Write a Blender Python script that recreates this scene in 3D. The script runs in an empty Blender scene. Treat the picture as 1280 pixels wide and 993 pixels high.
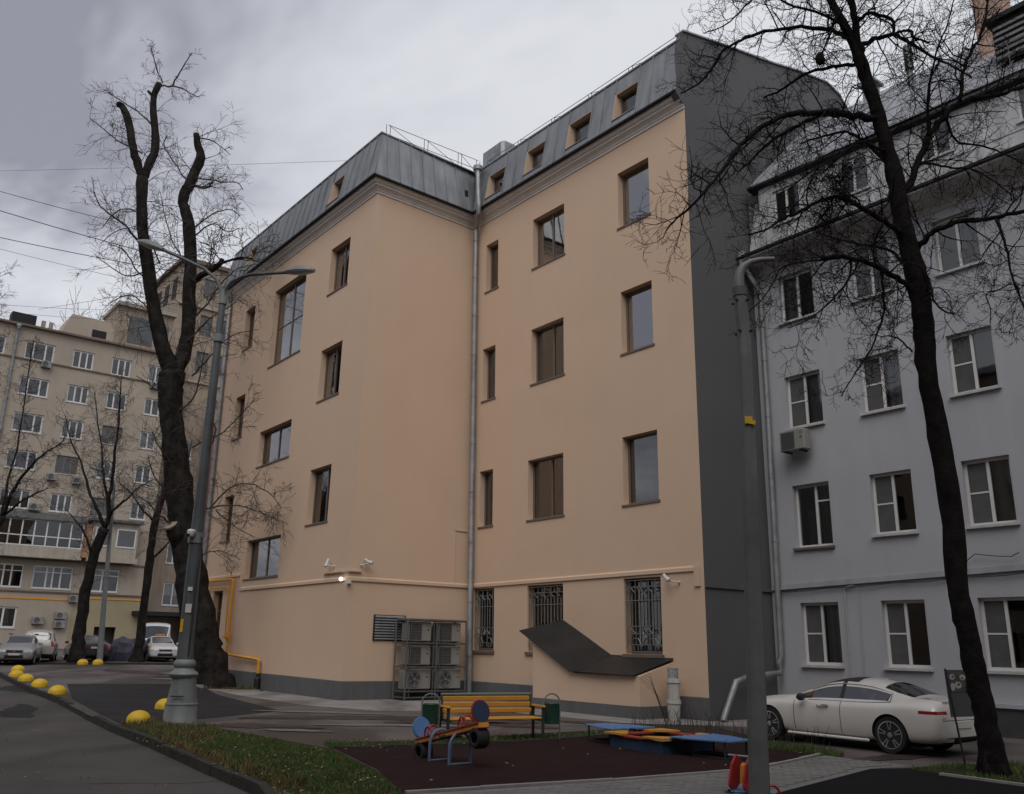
import bpy, bmesh, math, random
from mathutils import Vector, Matrix
R = math.radians
random.seed(7)
C = bpy.context.scene
COL = C.collection

# ---------------------------------------------------------------- camera
EYE = Vector((0.0, 0.0, 1.89))
PITCH, ROLL = 0.27355, 0.018197
fw = Vector((0, math.cos(PITCH), math.sin(PITCH)))
r0 = Vector((1, 0, 0)); u0 = r0.cross(fw)
rt = r0*math.cos(ROLL) + u0*math.sin(ROLL)
up = u0*math.cos(ROLL) - r0*math.sin(ROLL)
cam = bpy.data.cameras.new('camera')
cam.sensor_fit = 'HORIZONTAL'; cam.sensor_width = 36.0; cam.lens = 31.08
cam.clip_start = 0.1; cam.clip_end = 3000
cam_o = bpy.data.objects.new('camera', cam); COL.objects.link(cam_o)
cam_o.matrix_world = Matrix(((rt.x, up.x, -fw.x, EYE.x), (rt.y, up.y, -fw.y, EYE.y), (rt.z, up.z, -fw.z, EYE.z), (0, 0, 0, 1)))
C.camera = cam_o

# ---------------------------------------------------------------- world: overcast sky over a Nishita base
SUN_EL, SUN_AZ = R(52), R(188)          # azimuth measured from +Y towards +X
wd = bpy.data.worlds.new('World'); C.world = wd; wd.use_nodes = True
nt = wd.node_tree; N = nt.nodes; LK = nt.links
for n in list(N): N.remove(n)
out = N.new('ShaderNodeOutputWorld'); bg = N.new('ShaderNodeBackground'); bg.inputs['Strength'].default_value = 0.1
sky = N.new('ShaderNodeTexSky'); sky.sky_type = 'NISHITA'; sky.sun_disc = False
sky.sun_elevation = SUN_EL; sky.sun_rotation = SUN_AZ
tc = N.new('ShaderNodeTexCoord')
sep = N.new('ShaderNodeSeparateXYZ'); LK.new(tc.outputs['Generated'], sep.inputs[0])
# clouds lie on a flat layer: direction divided by its height
zc = N.new('ShaderNodeMath'); zc.operation = 'MAXIMUM'; zc.inputs[1].default_value = 0.0; LK.new(sep.outputs['Z'], zc.inputs[0])
za = N.new('ShaderNodeMath'); za.operation = 'ADD'; za.inputs[1].default_value = 0.22; LK.new(zc.outputs[0], za.inputs[0])
dx = N.new('ShaderNodeMath'); dx.operation = 'DIVIDE'; LK.new(sep.outputs['X'], dx.inputs[0]); LK.new(za.outputs[0], dx.inputs[1])
dy = N.new('ShaderNodeMath'); dy.operation = 'DIVIDE'; LK.new(sep.outputs['Y'], dy.inputs[0]); LK.new(za.outputs[0], dy.inputs[1])
cmb = N.new('ShaderNodeCombineXYZ'); LK.new(dx.outputs[0], cmb.inputs[0]); LK.new(dy.outputs[0], cmb.inputs[1])
mp = N.new('ShaderNodeMapping'); mp.inputs['Location'].default_value = (5.5, -12.56, 0.0); LK.new(cmb.outputs[0], mp.inputs[0])
nz = N.new('ShaderNodeTexNoise'); nz.inputs['Scale'].default_value = 0.62; nz.inputs['Detail'].default_value = 6.0; nz.inputs['Roughness'].default_value = 0.62
nz.inputs['Distortion'].default_value = 0.25
LK.new(mp.outputs[0], nz.inputs['Vector'])
cr = N.new('ShaderNodeValToRGB'); e = cr.color_ramp.elements
e[0].position = 0.42; e[0].color = (3.15, 3.2, 3.75, 1)
e[1].position = 0.585; e[1].color = (7.5, 7.65, 8.05, 1)
m_ = cr.color_ramp.elements.new(0.5); m_.color = (6.0, 6.1, 6.7, 1)
LK.new(nz.outputs['Fac'], cr.inputs[0])
mx = N.new('ShaderNodeMix'); mx.data_type = 'RGBA'; mx.inputs[0].default_value = 0.94
LK.new(sky.outputs[0], mx.inputs[6]); LK.new(cr.outputs[0], mx.inputs[7])
LK.new(mx.outputs[2], bg.inputs['Color']); LK.new(bg.outputs[0], out.inputs['Surface'])

# ---------------------------------------------------------------- the veiled sun
sl = bpy.data.lights.new('sun', 'SUN'); sl.energy = 1.3; sl.angle = R(45); sl.color = (1.0, 0.97, 0.93)
so = bpy.data.objects.new('sun', sl); COL.objects.link(so)
sd = Vector((math.sin(SUN_AZ)*math.cos(SUN_EL), math.cos(SUN_AZ)*math.cos(SUN_EL), math.sin(SUN_EL)))
so.rotation_euler = sd.to_track_quat('Z', 'Y').to_euler(); so.location = sd*100

C.view_settings.view_transform = 'Standard'; C.view_settings.look = 'None'
C.view_settings.exposure = 0.0; C.view_settings.gamma = 1.0
C.render.engine = 'CYCLES'
C.cycles.max_bounces = 6; C.cycles.transparent_max_bounces = 12; C.cycles.diffuse_bounces = 3; C.cycles.glossy_bounces = 3
C.cycles.use_denoising = True; C.cycles.caustics_reflective = False; C.cycles.caustics_refractive = False

# ---------------------------------------------------------------- materials
def mat(name, c, rough=0.8, var=0.12, scale=1.5, bump=0.0, bscale=60.0, metal=0.0, c2=None, streak=0.0, emit=0.0, spec=0.5, coat=0.0, fine=0.0, detail=5.0, patch=None):
    m = bpy.data.materials.new(name); m.use_nodes = True
    t = m.node_tree; n = t.nodes; k = t.links; b = n['Principled BSDF']
    b.inputs['Roughness'].default_value = rough; b.inputs['Metallic'].default_value = metal
    b.inputs['Specular IOR Level'].default_value = spec
    if coat: b.inputs['Coat Weight'].default_value = coat; b.inputs['Coat Roughness'].default_value = 0.05
    tcn = n.new('ShaderNodeTexCoord'); co = tcn.outputs['Object']
    if var or c2:
        ns = n.new('ShaderNodeTexNoise'); ns.inputs['Scale'].default_value = scale; ns.inputs['Detail'].default_value = detail; ns.inputs['Roughness'].default_value = 0.6
        k.new(co, ns.inputs['Vector'])
        rp = n.new('ShaderNodeValToRGB'); rp.color_ramp.elements[0].position = 0.3; rp.color_ramp.elements[1].position = 0.72
        a = c2 if c2 else tuple(x*(1-var) for x in c); d = c if c2 else tuple(min(1, x*(1+var)) for x in c)
        rp.color_ramp.elements[0].color = (*a, 1); rp.color_ramp.elements[1].color = (*d, 1)
        k.new(ns.outputs['Fac'], rp.inputs[0]); colr = rp.outputs[0]
        if fine:
            f = n.new('ShaderNodeTexNoise'); f.inputs['Scale'].default_value = 90; f.inputs['Detail'].default_value = 3; k.new(co, f.inputs['Vector'])
            fr = n.new('ShaderNodeMapRange'); fr.inputs[1].default_value = 0.3; fr.inputs[2].default_value = 0.7; fr.inputs[3].default_value = 1-fine; fr.inputs[4].default_value = 1+fine
            k.new(f.outputs['Fac'], fr.inputs[0])
            mm = n.new('ShaderNodeMix'); mm.data_type = 'RGBA'; mm.blend_type = 'MULTIPLY'; mm.inputs[0].default_value = 1
            k.new(colr, mm.inputs[6]); k.new(fr.outputs[0], mm.inputs[7]); colr = mm.outputs[2]
        if streak:
            mpn = n.new('ShaderNodeMapping'); mpn.inputs['Scale'].default_value = (2.2, 2.2, 0.13); k.new(co, mpn.inputs[0])
            s2 = n.new('ShaderNodeTexNoise'); s2.inputs['Scale'].default_value = 1.6; s2.inputs['Detail'].default_value = 7; k.new(mpn.outputs[0], s2.inputs['Vector'])
            fr = n.new('ShaderNodeMapRange'); fr.inputs[1].default_value = 0.35; fr.inputs[2].default_value = 0.7; fr.inputs[3].default_value = 1-streak; fr.inputs[4].default_value = 1+streak*.4
            k.new(s2.outputs['Fac'], fr.inputs[0])
            mm = n.new('ShaderNodeMix'); mm.data_type = 'RGBA'; mm.blend_type = 'MULTIPLY'; mm.inputs[0].default_value = 1
            k.new(colr, mm.inputs[6]); k.new(fr.outputs[0], mm.inputs[7]); colr = mm.outputs[2]
        if patch:   # damp or repaired patches: (colour factor, scale, lo, hi, roughness inside)
            pf, ps, lo, hi, pr_ = patch
            mpn = n.new('ShaderNodeMapping'); mpn.inputs['Rotation'].default_value = (0, 0, 0.92); mpn.inputs['Scale'].default_value = (1.0, 0.35, 1); k.new(co, mpn.inputs[0])
            s3 = n.new('ShaderNodeTexNoise'); s3.inputs['Scale'].default_value = ps; s3.inputs['Detail'].default_value = 6; s3.inputs['Roughness'].default_value = .55; k.new(mpn.outputs[0], s3.inputs['Vector'])
            fr = n.new('ShaderNodeMapRange'); fr.inputs[1].default_value = lo; fr.inputs[2].default_value = hi; k.new(s3.outputs['Fac'], fr.inputs[0])
            mm = n.new('ShaderNodeMix'); mm.data_type = 'RGBA'; mm.blend_type = 'MULTIPLY'; k.new(fr.outputs[0], mm.inputs[0])
            k.new(colr, mm.inputs[6]); mm.inputs[7].default_value = (pf, pf, pf, 1); colr = mm.outputs[2]
            rr = n.new('ShaderNodeMapRange'); rr.inputs[3].default_value = rough; rr.inputs[4].default_value = pr_; k.new(fr.outputs[0], rr.inputs[0]); k.new(rr.outputs[0], b.inputs['Roughness'])
        k.new(colr, b.inputs['Base Color'])
    else:
        b.inputs['Base Color'].default_value = (*c, 1)
    if bump:
        bn = n.new('ShaderNodeTexNoise'); bn.inputs['Scale'].default_value = bscale; bn.inputs['Detail'].default_value = 4; k.new(co, bn.inputs['Vector'])
        bb = n.new('ShaderNodeBump'); bb.inputs['Strength'].default_value = bump; bb.inputs['Distance'].default_value = 0.02
        k.new(bn.outputs['Fac'], bb.inputs['Height']); k.new(bb.outputs[0], b.inputs['Normal'])
    if emit:
        b.inputs['Emission Color'].default_value = (*c, 1); b.inputs['Emission Strength'].default_value = emit
    return m

def glass(name, tint, refl=1.0, through=0.8, ior=2.2):
    m = bpy.data.materials.new(name); m.use_nodes = True
    t = m.node_tree; n = t.nodes; k = t.links
    for x in list(n): n.remove(x)
    o = n.new('ShaderNodeOutputMaterial'); tr = n.new('ShaderNodeBsdfTransparent'); tr.inputs[0].default_value = (tint[0]*through, tint[1]*through, tint[2]*through, 1)
    g = n.new('ShaderNodeBsdfGlossy'); g.inputs['Roughness'].default_value = 0.02; g.inputs[0].default_value = (refl, refl, refl, 1)
    tcn = n.new('ShaderNodeTexCoord'); bn = n.new('ShaderNodeTexNoise'); bn.inputs['Scale'].default_value = 1.1; k.new(tcn.outputs['Object'], bn.inputs['Vector'])
    bb = n.new('ShaderNodeBump'); bb.inputs['Strength'].default_value = 0.04; bb.inputs['Distance'].default_value = 0.05; k.new(bn.outputs['Fac'], bb.inputs['Height']); k.new(bb.outputs[0], g.inputs['Normal'])
    f = n.new('ShaderNodeFresnel'); f.inputs[0].default_value = ior
    mr = n.new('ShaderNodeMapRange'); mr.inputs[3].default_value = 0.04; mr.inputs[4].default_value = 1.0; k.new(f.outputs[0], mr.inputs[0])
    mi = n.new('ShaderNodeMixShader'); k.new(mr.outputs[0], mi.inputs[0]); k.new(tr.outputs[0], mi.inputs[1]); k.new(g.outputs[0], mi.inputs[2]); k.new(mi.outputs[0], o.inputs[0])
    return m

M = dict(
 pole_paint=mat('grey_pole_steel', (.150, .154, .152), .6, .22, 2.0, .1, 25, metal=.2, streak=.25), pole_arm=mat('weathered_pole_arm', (.16, .165, .17), .55, .15, 3, .05, 20, metal=.3),
 peach=mat('peach_render', (.69, .505, .368), .88, .03, .45, .12, 160, streak=.010, fine=.02),
 plinth=mat('grey_plinth_paint', (.135, .135, .138), .75, .10, 1.2, .1, 90, streak=.10, spec=.25),
 grey_side=mat('dark_grey_render', (.128, .126, .130), .88, .05, .35, .12, 120, streak=.025),
 cornice=mat('cornice_grey', (.64, .59, .54), .8, .06, .8, streak=.08),
 gutter=mat('dark_gutter', (.016, .016, .017), .6, .1, spec=.3),
 zinc=mat('zinc_sheet', (.32, .33, .34), .42, .12, .8, .03, 6, metal=.5, streak=.22),
 galv=mat('galvanised_steel', (.33, .34, .35), .5, .22, 2.5, metal=.45, streak=.2),
 galv_dull=mat('dull_galvanised_steel', (.115, .118, .118), .6, .25, 2.0, .1, 25, metal=.25, streak=.2),
 brown_frame=mat('brown_window_frame', (.16, .125, .105), .5, .06, 3),
 sill_dark=mat('dark_sill', (.17, .13, .11), .6, .1, 3),
 white_frame=mat('white_pvc', (.70, .69, .67), .4, .05, 3, streak=.06),
 white_sill=mat('white_sill', (.55, .54, .52), .55, .1, 4, streak=.12),
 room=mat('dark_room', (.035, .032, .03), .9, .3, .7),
 curtain_a=mat('beige_curtain', (.50, .43, .36), .9, .15, 2), curtain_b=mat('grey_curtain', (.42, .41, .40), .9, .15, 2),
 curtain_c=mat('green_curtain', (.38, .42, .34), .9, .15, 2), curtain_d=mat('brown_curtain', (.26, .17, .13), .9, .15, 2), curtain_w=mat('white_net_curtain', (.62, .62, .61), .9, .08, 2),
 glass=glass('window_glass', (.86, .9, .9)), glass_dark=glass('dark_glass', (.7, .74, .76), .9, .55, 1.7), glass_coated=glass('coated_glass', (.86, .9, .9), 1.0, .7, 4.2), glass_old=glass('old_glass', (.86, .9, .9), .95, .8, 1.65), hbelt=mat('grey_band_paint', (.34, .34, .355), .9, .12, 1.0, .1, 30, streak=.1), screen=mat('insect_screen', (.092, .09, .089), .9, .15, 3), glass_car=glass('car_glass', (.4, .44, .45), .9, .3),
 iron=mat('grille_iron', (.17, .175, .175), .5, .15, 5, metal=.3),
 sheet=mat('black_roofing_sheet', (.022, .0215, .021), .55, .3, 1.6, .08, 9, fine=.12, spec=.3),
 hwall=mat('pale_grey_render', (.46, .46, .485), .9, .05, .45, .14, 130, streak=.035, fine=.02),
 hcove=mat('old_grey_plaster', (.50, .485, .475), .9, .14, 1.1, .1, 30, streak=.15),
 hattic=mat('attic_grey_sheet', (.56, .56, .57), .6, .12, .9, .04, 10, streak=.28),
 hroof=mat('old_zinc_roof', (.40, .41, .43), .5, .14, .7, metal=.3, streak=.15),
 hbase=mat('dark_basement_plaster', (.07, .068, .068), .9, .25, 1.3, .15, 30),
 pink_brick=mat('painted_brick', (.50, .34, .27), .9, .1, 3, .2, 30, streak=.1),
 fwall=mat('far_beige_render', (.41, .345, .275), .9, .09, .22, .1, 30, streak=.05, fine=.05),
 fwall2=mat('far_pale_render', (.42, .37, .30), .9, .1, .3, streak=.15), fband=mat('far_dark_band', (.17, .13, .10), .9, .15, .5),
 ftower=mat('far_tower_render', (.35, .28, .215), .9, .14, .4, streak=.18), ochre=mat('ochre_plaster', (.34, .285, .18), .9, .1, .5), pinkst=mat('pink_base', (.38, .31, .29), .9, .1, 1),
 brick=mat('red_brick', (.22, .085, .06), .9, .3, 2.0, fine=.2), orange_p=mat('orange_panel', (.36, .20, .12), .8, .1, 1),
 white=mat('white_plastic', (.62, .62, .60), .45, .05, 3, streak=.05), offwhite=mat('ac_casing', (.27, .26, .24), .5, .08, 2.5, streak=.1),
 ac_dark=mat('fan_grille_dark', (.05, .05, .052), .6, .2, 6), ac_mid=mat('fan_grille_grey', (.2, .2, .2), .6, .1, 6), black=mat('black_plastic', (.02, .02, .021), .5, .1, 3),
 gas=mat('yellow_gas_paint', (.72, .32, .02), .45, .12, 2), yellow=mat('yellow_bollard_paint', (.70, .46, .02), .55, .1, 5, .2, 40, streak=.1),
 lamp_on=mat('lit_lamp', (1, .98, .93), .5, 0, emit=3.0),
 post=mat('lamp_post_paint', (.20, .215, .215), .5, .14, 3.0, .12, 30, streak=.16), post_dark=mat('dark_post_paint', (.095, .105, .11), .5, .3, 1.3, .08, 20, streak=.45), lens=mat('lamp_lens', (.42, .44, .45), .25, .05),
 tag_y=mat('yellow_tag', (.60, .36, .02), .5, .1, 8), paper=mat('weathered_paper', (.5, .49, .46), .8, .2, 9),
 bark=mat('dark_bark', (.042, .037, .033), .95, .45, 3.0, .9, 14, c2=(.010, .009, .008), streak=.3, spec=.12), bark2=mat('black_bark', (.020, .017, .016), .95, .4, 5.0, .8, 22, c2=(.006, .0055, .0055), spec=.1),
 twig=mat('twig_bark', (.055, .044, .040), .9, .2, 3), twig2=mat('black_twig', (.014, .0115, .0115), .9, .2, 3, spec=.1), cutwood=mat('weathered_cut_wood', (.30, .24, .18), .9, .2, 9),
 asphalt=mat('yard_asphalt', (.135, .118, .110), .85, .22, .35, .35, 90, fine=.14, patch=(.50, .30, .46, .56, .5)),
 road=mat('road_asphalt', (.094, .086, .083), .85, .16, .5, .45, 110, fine=.2, patch=(.58, .25, .53, .64, .6)),
 fresh=mat('fresh_asphalt', (.034, .033, .035), .85, .2, .9, .35, 90, fine=.15), soil=mat('damp_soil', (.055, .042, .030), .95, .4, 4.0, .6, 18),
 pave=mat('pale_pavement', (.27, .255, .245), .88, .16, .8, .3, 60, fine=.12, patch=(.62, .5, .5, .62, .7)), kerb=mat('kerb_stone', (.050, .047, .043), .9, .25, 2.5, .4, 30), kerb_pale=mat('pale_kerb_stone', (.28, .27, .26), .9, .15, 2.5, .3, 30),
 rubber=mat('maroon_rubber', (.027, .0125, .0130), .95, .22, 1.2, .5, 140, fine=.25), rubber_k=mat('black_rubber', (.0105, .0105, .012), .95, .2, 1.5, .5, 140, fine=.25),
 paver=mat('concrete_paver', (.19, .182, .175), .9, .12, 1.2, .25, 60, fine=.06), sand=mat('wet_sand', (.22, .145, .075), .95, .2, 3, .4, 40),
 grass=mat('grass_blades', (.058, .115, .024), .8, .45, 1.6), grass_dry=mat('dry_grass', (.15, .105, .045), .9, .3, 2.5), leaf_y=mat('fallen_leaf', (.30, .20, .07), .8, .3, 9), turf=mat('turf_soil', (.030, .036, .014), .95, .35, 3.5, .5, 30),
 wood_y=mat('yellow_painted_wood', (.56, .27, .035), .5, .14, 2.2, .08, 25, fine=.05), wood_r=mat('red_painted_wood', (.34, .045, .03), .5, .12, 2), red=mat('red_paint', (.36, .018, .018), .38, .1, 2), blue=mat('blue_paint', (.085, .20, .42), .45, .12, 2.2), blue_d=mat('dark_blue_paint', (.012, .025, .075), .4, .15, 2), blue_n=mat('navy_panel', (.022, .05, .10), .55, .15, 2),
 steel_d=mat('dark_green_steel', (.03, .04, .038), .45, .15, 3), green=mat('green_bin_paint', (.022, .075, .048), .45, .1, 3, streak=.1), green_l=mat('green_bin_tube', (.16, .20, .18), .45, .1, 3), blue_tube=mat('blue_grey_tube', (.12, .17, .25), .42, .15, 4), tyre=mat('tyre_rubber', (.014, .014, .015), .8, .15, 5),
 pearl=mat('pearl_white_paint', (.74, .71, .66), .22, .04, 1.2, coat=1.0, streak=.04, patch=None), silver=mat('silver_paint', (.40, .40, .40), .3, .06, 2, metal=.4, coat=.5), beige_car=mat('pale_silver_paint', (.48, .46, .43), .3, .06, 2, metal=.3, coat=.5), dark_car=mat('dark_grey_paint', (.035, .037, .042), .25, .1, 2, coat=.8), taxi=mat('white_car_paint', (.66, .66, .66), .3, .04, 2, coat=.6),
 chrome=mat('chrome', (.72, .72, .73), .18, .03, 4, metal=1.0), rim=mat('alloy_rim', (.6, .6, .61), .3, .08, 4, metal=.8), rim_d=mat('dark_alloy', (.07, .07, .075), .4, .1, 4, metal=.5), taillight=mat('red_lamp_glass', (.30, .008, .012), .15, .2, 6, coat=1), headlight=mat('head_lamp_glass', (.5, .52, .54), .12, .15, 9, coat=1), plate=mat('number_plate', (.62, .62, .60), .5, .05, 5), gap=mat('panel_gap', (.012, .012, .012), .8, 0), under=mat('underbody', (.012, .012, .012), .9, .1), stripe_o=mat('orange_livery', (.62, .24, .03), .35, .08, 3, coat=.5),
 tarp=mat('purple_tarp', (.055, .05, .085), .55, .3, 2.5, .15, 8), cable=mat('cable', (.02, .02, .02), .7, 0), sign_b=mat('sign_board', (.075, .078, .082), .5, .12, 4), sign_y=mat('sign_brown', (.085, .07, .055), .5, .5, 9), sign_w=mat('sign_white', (.42, .43, .43), .5, .25, 14), bucket=mat('white_bucket', (.54, .53, .49), .5, .12, 5, streak=.18), bucket_l=mat('bucket_label', (.34, .33, .34), .6, .5, 16),
)

for k_ in ('asphalt', 'road', 'fresh', 'soil', 'pave', 'kerb', 'kerb_pale', 'rubber', 'rubber_k', 'paver', 'sand', 'turf', 'peach', 'hwall', 'grey_side'):
    M[k_].node_tree.nodes['Principled BSDF'].inputs['Specular IOR Level'].default_value = .12

def zg(x, y):     # the yard rises gently towards the far flats
    if y < 1: return 0.0
    d = -.45*x+.893*y; r_ = min(1, max(0, (-x/y-.30)/.05)); r_ = r_*r_*(3-2*r_)
    return .0185*min(45, max(0, d-26))*r_

# ---------------------------------------------------------------- mesh collector
ABS = {}
def absloc(o): return ABS.get(o.name, Vector((0, 0, 0)))
class MB:
    def __init__(s): s.v = []; s.f = []; s.m = []
    def add(s, vs, fs, mi=0):
        b = len(s.v); s.v += [tuple(x) for x in vs]; s.f += [tuple(b+i for i in f) for f in fs]; s.m += [mi]*len(fs); return s
    def quad(s, a, b, c, d, mi=0): return s.add([a, b, c, d], [(0, 1, 2, 3)], mi)
    def hexa(s, p, mi=0):     # 8 points: bottom ring then top ring
        return s.add(p, [(3, 2, 1, 0), (4, 5, 6, 7), (0, 1, 5, 4), (1, 2, 6, 5), (2, 3, 7, 6), (3, 0, 4, 7)], mi)
    def box(s, c, d, rz=0.0, rx=0.0, ry=0.0, mi=0):
        mt = Matrix.Rotation(rz, 3, 'Z') @ Matrix.Rotation(ry, 3, 'Y') @ Matrix.Rotation(rx, 3, 'X'); c = Vector(c)
        hx, hy, hz = d[0]/2, d[1]/2, d[2]/2
        return s.hexa([c + mt @ Vector(q) for q in ((-hx, -hy, -hz), (hx, -hy, -hz), (hx, hy, -hz), (-hx, hy, -hz), (-hx, -hy, hz), (hx, -hy, hz), (hx, hy, hz), (-hx, hy, hz))], mi)
    def bbox(s, c, d, bv, rz=0.0, mi=0):   # box with bevelled vertical and top edges
        mt = Matrix.Rotation(rz, 3, 'Z'); c = Vector(c); hx, hy, hz = d[0]/2, d[1]/2, d[2]/2
        def ring(ix, z):
            a, b = hx-ix, hy-ix; q = min(bv, a*.9, b*.9)
            return [c + mt @ Vector((x, y, z)) for x, y in ((-a+q, -b), (a-q, -b), (a, -b+q), (a, b-q), (a-q, b), (-a+q, b), (-a, b-q), (-a, -b+q))]
        rs = [ring(bv, -hz), ring(0, -hz+bv), ring(0, hz-bv), ring(bv, hz)]
        vs = sum(rs, []); fs = [tuple(range(7, -1, -1)), tuple(range(24, 32))]
        for k in range(3):
            for i in range(8): j = (i+1) % 8; fs.append((k*8+i, k*8+j, k*8+8+j, k*8+8+i))
        return s.add(vs, fs, mi)
    def tube(s, pts, rad, seg=8, mi=0, caps=True):
        pts = [Vector(p) for p in pts]; n = len(pts)
        if not hasattr(rad, '__len__'): rad = [rad]*n
        vs = []; ref = None
        for i, p in enumerate(pts):
            d = (pts[min(i+1, n-1)]-pts[max(i-1, 0)])
            d = d.normalized() if d.length > 1e-9 else Vector((0, 0, 1))
            if ref is None: ref = d.orthogonal().normalized()
            ref = (ref - d*ref.dot(d)); ref = ref.normalized() if ref.length > 1e-6 else d.orthogonal().normalized()
            b = d.cross(ref)
            for k in range(seg):
                a = 2*math.pi*k/seg; vs.append(p + (ref*math.cos(a)+b*math.sin(a))*rad[i])
        fs = []
        for i in range(n-1):
            for k in range(seg): j = (k+1) % seg; fs.append((i*seg+k, i*seg+j, (i+1)*seg+j, (i+1)*seg+k))
        if caps: fs += [tuple(range(seg-1, -1, -1)), tuple((n-1)*seg+k for k in range(seg))]
        return s.add(vs, fs, mi)
    def lathe(s, prof, c=(0, 0, 0), seg=20, axis='Z', mi=0, caps=True):
        vs = []; c = Vector(c)
        for r_, h_ in prof:
            for k in range(seg):
                a = 2*math.pi*k/seg; x, y = r_*math.cos(a), r_*math.sin(a)
                vs.append(c + (Vector((x, y, h_)) if axis == 'Z' else Vector((x, h_, y)) if axis == 'Y' else Vector((h_, x, y))))
        fs = []; n = len(prof)
        for i in range(n-1):
            for k in range(seg): j = (k+1) % seg; fs.append((i*seg+k, i*seg+j, (i+1)*seg+j, (i+1)*seg+k))
        if caps: fs += [tuple(range(seg-1, -1, -1)), tuple((n-1)*seg+k for k in range(seg))]
        return s.add(vs, fs, mi)
    def poly(s, pts, z0, z1, mi=0):   # prism over a plan outline
        n = len(pts); vs = [(p[0], p[1], z0) for p in pts]+[(p[0], p[1], z1) for p in pts]
        return s.add(vs, [tuple(range(n-1, -1, -1)), tuple(range(n, 2*n))]+[(i, (i+1) % n, n+(i+1) % n, n+i) for i in range(n)], mi)
    def prism(s, pts, d, mi=0):      # 3D outline pushed along d
        n = len(pts); d = Vector(d); vs = [Vector(p) for p in pts]; vs += [p+d for p in vs]
        return s.add(vs, [tuple(range(n-1, -1, -1)), tuple(range(n, 2*n))]+[(i, (i+1) % n, n+(i+1) % n, n+i) for i in range(n)], mi)
    def build(s, name, m, parent=None, smooth=False, world=True, recalc=True):
        me = bpy.data.meshes.new(name)
        off = absloc(parent) if (parent and world) else Vector((0, 0, 0))
        me.from_pydata([(x-off.x, y-off.y, z-off.z) for x, y, z in s.v], [], s.f)
        ms = m if isinstance(m, (list, tuple)) else [m]
        for q in ms: me.materials.append(q)
        if len(ms) > 1: me.polygons.foreach_set('material_index', s.m)
        if recalc:
            bm = bmesh.new(); bm.from_mesh(me); bmesh.ops.recalc_face_normals(bm, faces=bm.faces); bm.to_mesh(me); bm.free()
        if smooth:
            me.polygons.foreach_set('use_smooth', [True]*len(me.polygons))
            if smooth != 'all':
                try: me.set_sharp_from_angle(angle=R(35))
                except Exception: pass
        me.update()
        o = bpy.data.objects.new(name, me); COL.objects.link(o)
        if parent: o.parent = parent; ABS[o.name] = absloc(parent).copy() if world else Vector((0, 0, 0))
        return o
def tag(o, label=None, cat=None, group=None, kind=None):
    if label: o['label'] = label
    if cat: o['category'] = cat
    if group: o['group'] = group
    if kind: o['kind'] = kind
    return o
def thing(name, label, cat, loc=(0, 0, 0), rz=0.0, group=None):
    o = bpy.data.objects.new(name, None); COL.objects.link(o); o.empty_display_size = .2
    o.location = loc; o.rotation_euler = (0, 0, rz); ABS[o.name] = Vector(loc)
    return tag(o, label, cat, group)
def copy_tree(o, loc=None, rz=None, label=None):
    c = o.copy(); COL.objects.link(c)
    for ch in o.children:
        d = ch.copy(); COL.objects.link(d); d.parent = c
        for g in ch.children: e_ = g.copy(); COL.objects.link(e_); e_.parent = d
    if loc is not None: c.location = loc
    if rz is not None: c.rotation_euler = (0, 0, rz)
    if label: c['label'] = label
    return c

# ---------------------------------------------------------------- wall frames: u metres along, z up, n outward
ZT = 18.975
EM = Vector((.6116, -.7912)); ER = Vector((.7912, .6116))
PT = {'A': ((-5.586, 31.282), (-5.416, 31.282)), 'B': ((-1.449, 34.346), (-1.716, 34.346)), 'C': ((5.493, 25.246), (5.469, 25.246)), 'L': ((-14.564, 43.126), (-14.703, 43.126)), 'D': ((7.925, 27.145), (7.925, 27.145)), 'H2': ((21.38, 9.736), (21.38, 9.736)), 'F0': ((-61.12, 72.01), (-61.12, 72.01)), 'F1': ((-22.07, 103.24), (-22.07, 103.24))}
class Wall:
    def __init__(s, a, b):
        s.p = [Vector(PT[a][0]), Vector(PT[b][0]), Vector(PT[a][1]), Vector(PT[b][1])]
        s.w = (s.p[1]-s.p[0]).length; d = (s.p[1]-s.p[0])/s.w; s.n = Vector((d.y, -d.x)); s.d = d
    def __call__(s, u, z, n=0.0):
        t = u/s.w; k = z/ZT
        q = (s.p[0]*(1-t)+s.p[1]*t)*(1-k) + (s.p[2]*(1-t)+s.p[3]*t)*k + s.n*n
        return Vector((q.x, q.y, z))
    def box(s, mb, u0, u1, z0, z1, n0, n1, mi=0):
        return mb.hexa([s(u0, z0, n1), s(u1, z0, n1), s(u1, z0, n0), s(u0, z0, n0), s(u0, z1, n1), s(u1, z1, n1), s(u1, z1, n0), s(u0, z1, n0)], mi)
    def ang(s): return math.atan2(s.d.y, s.d.x)
WL = Wall('L', 'A'); WR = Wall('A', 'B'); WM = Wall('B', 'C'); WG = Wall('C', 'D'); WH = Wall('D', 'H2'); WF = Wall('F0', 'F1')

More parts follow.
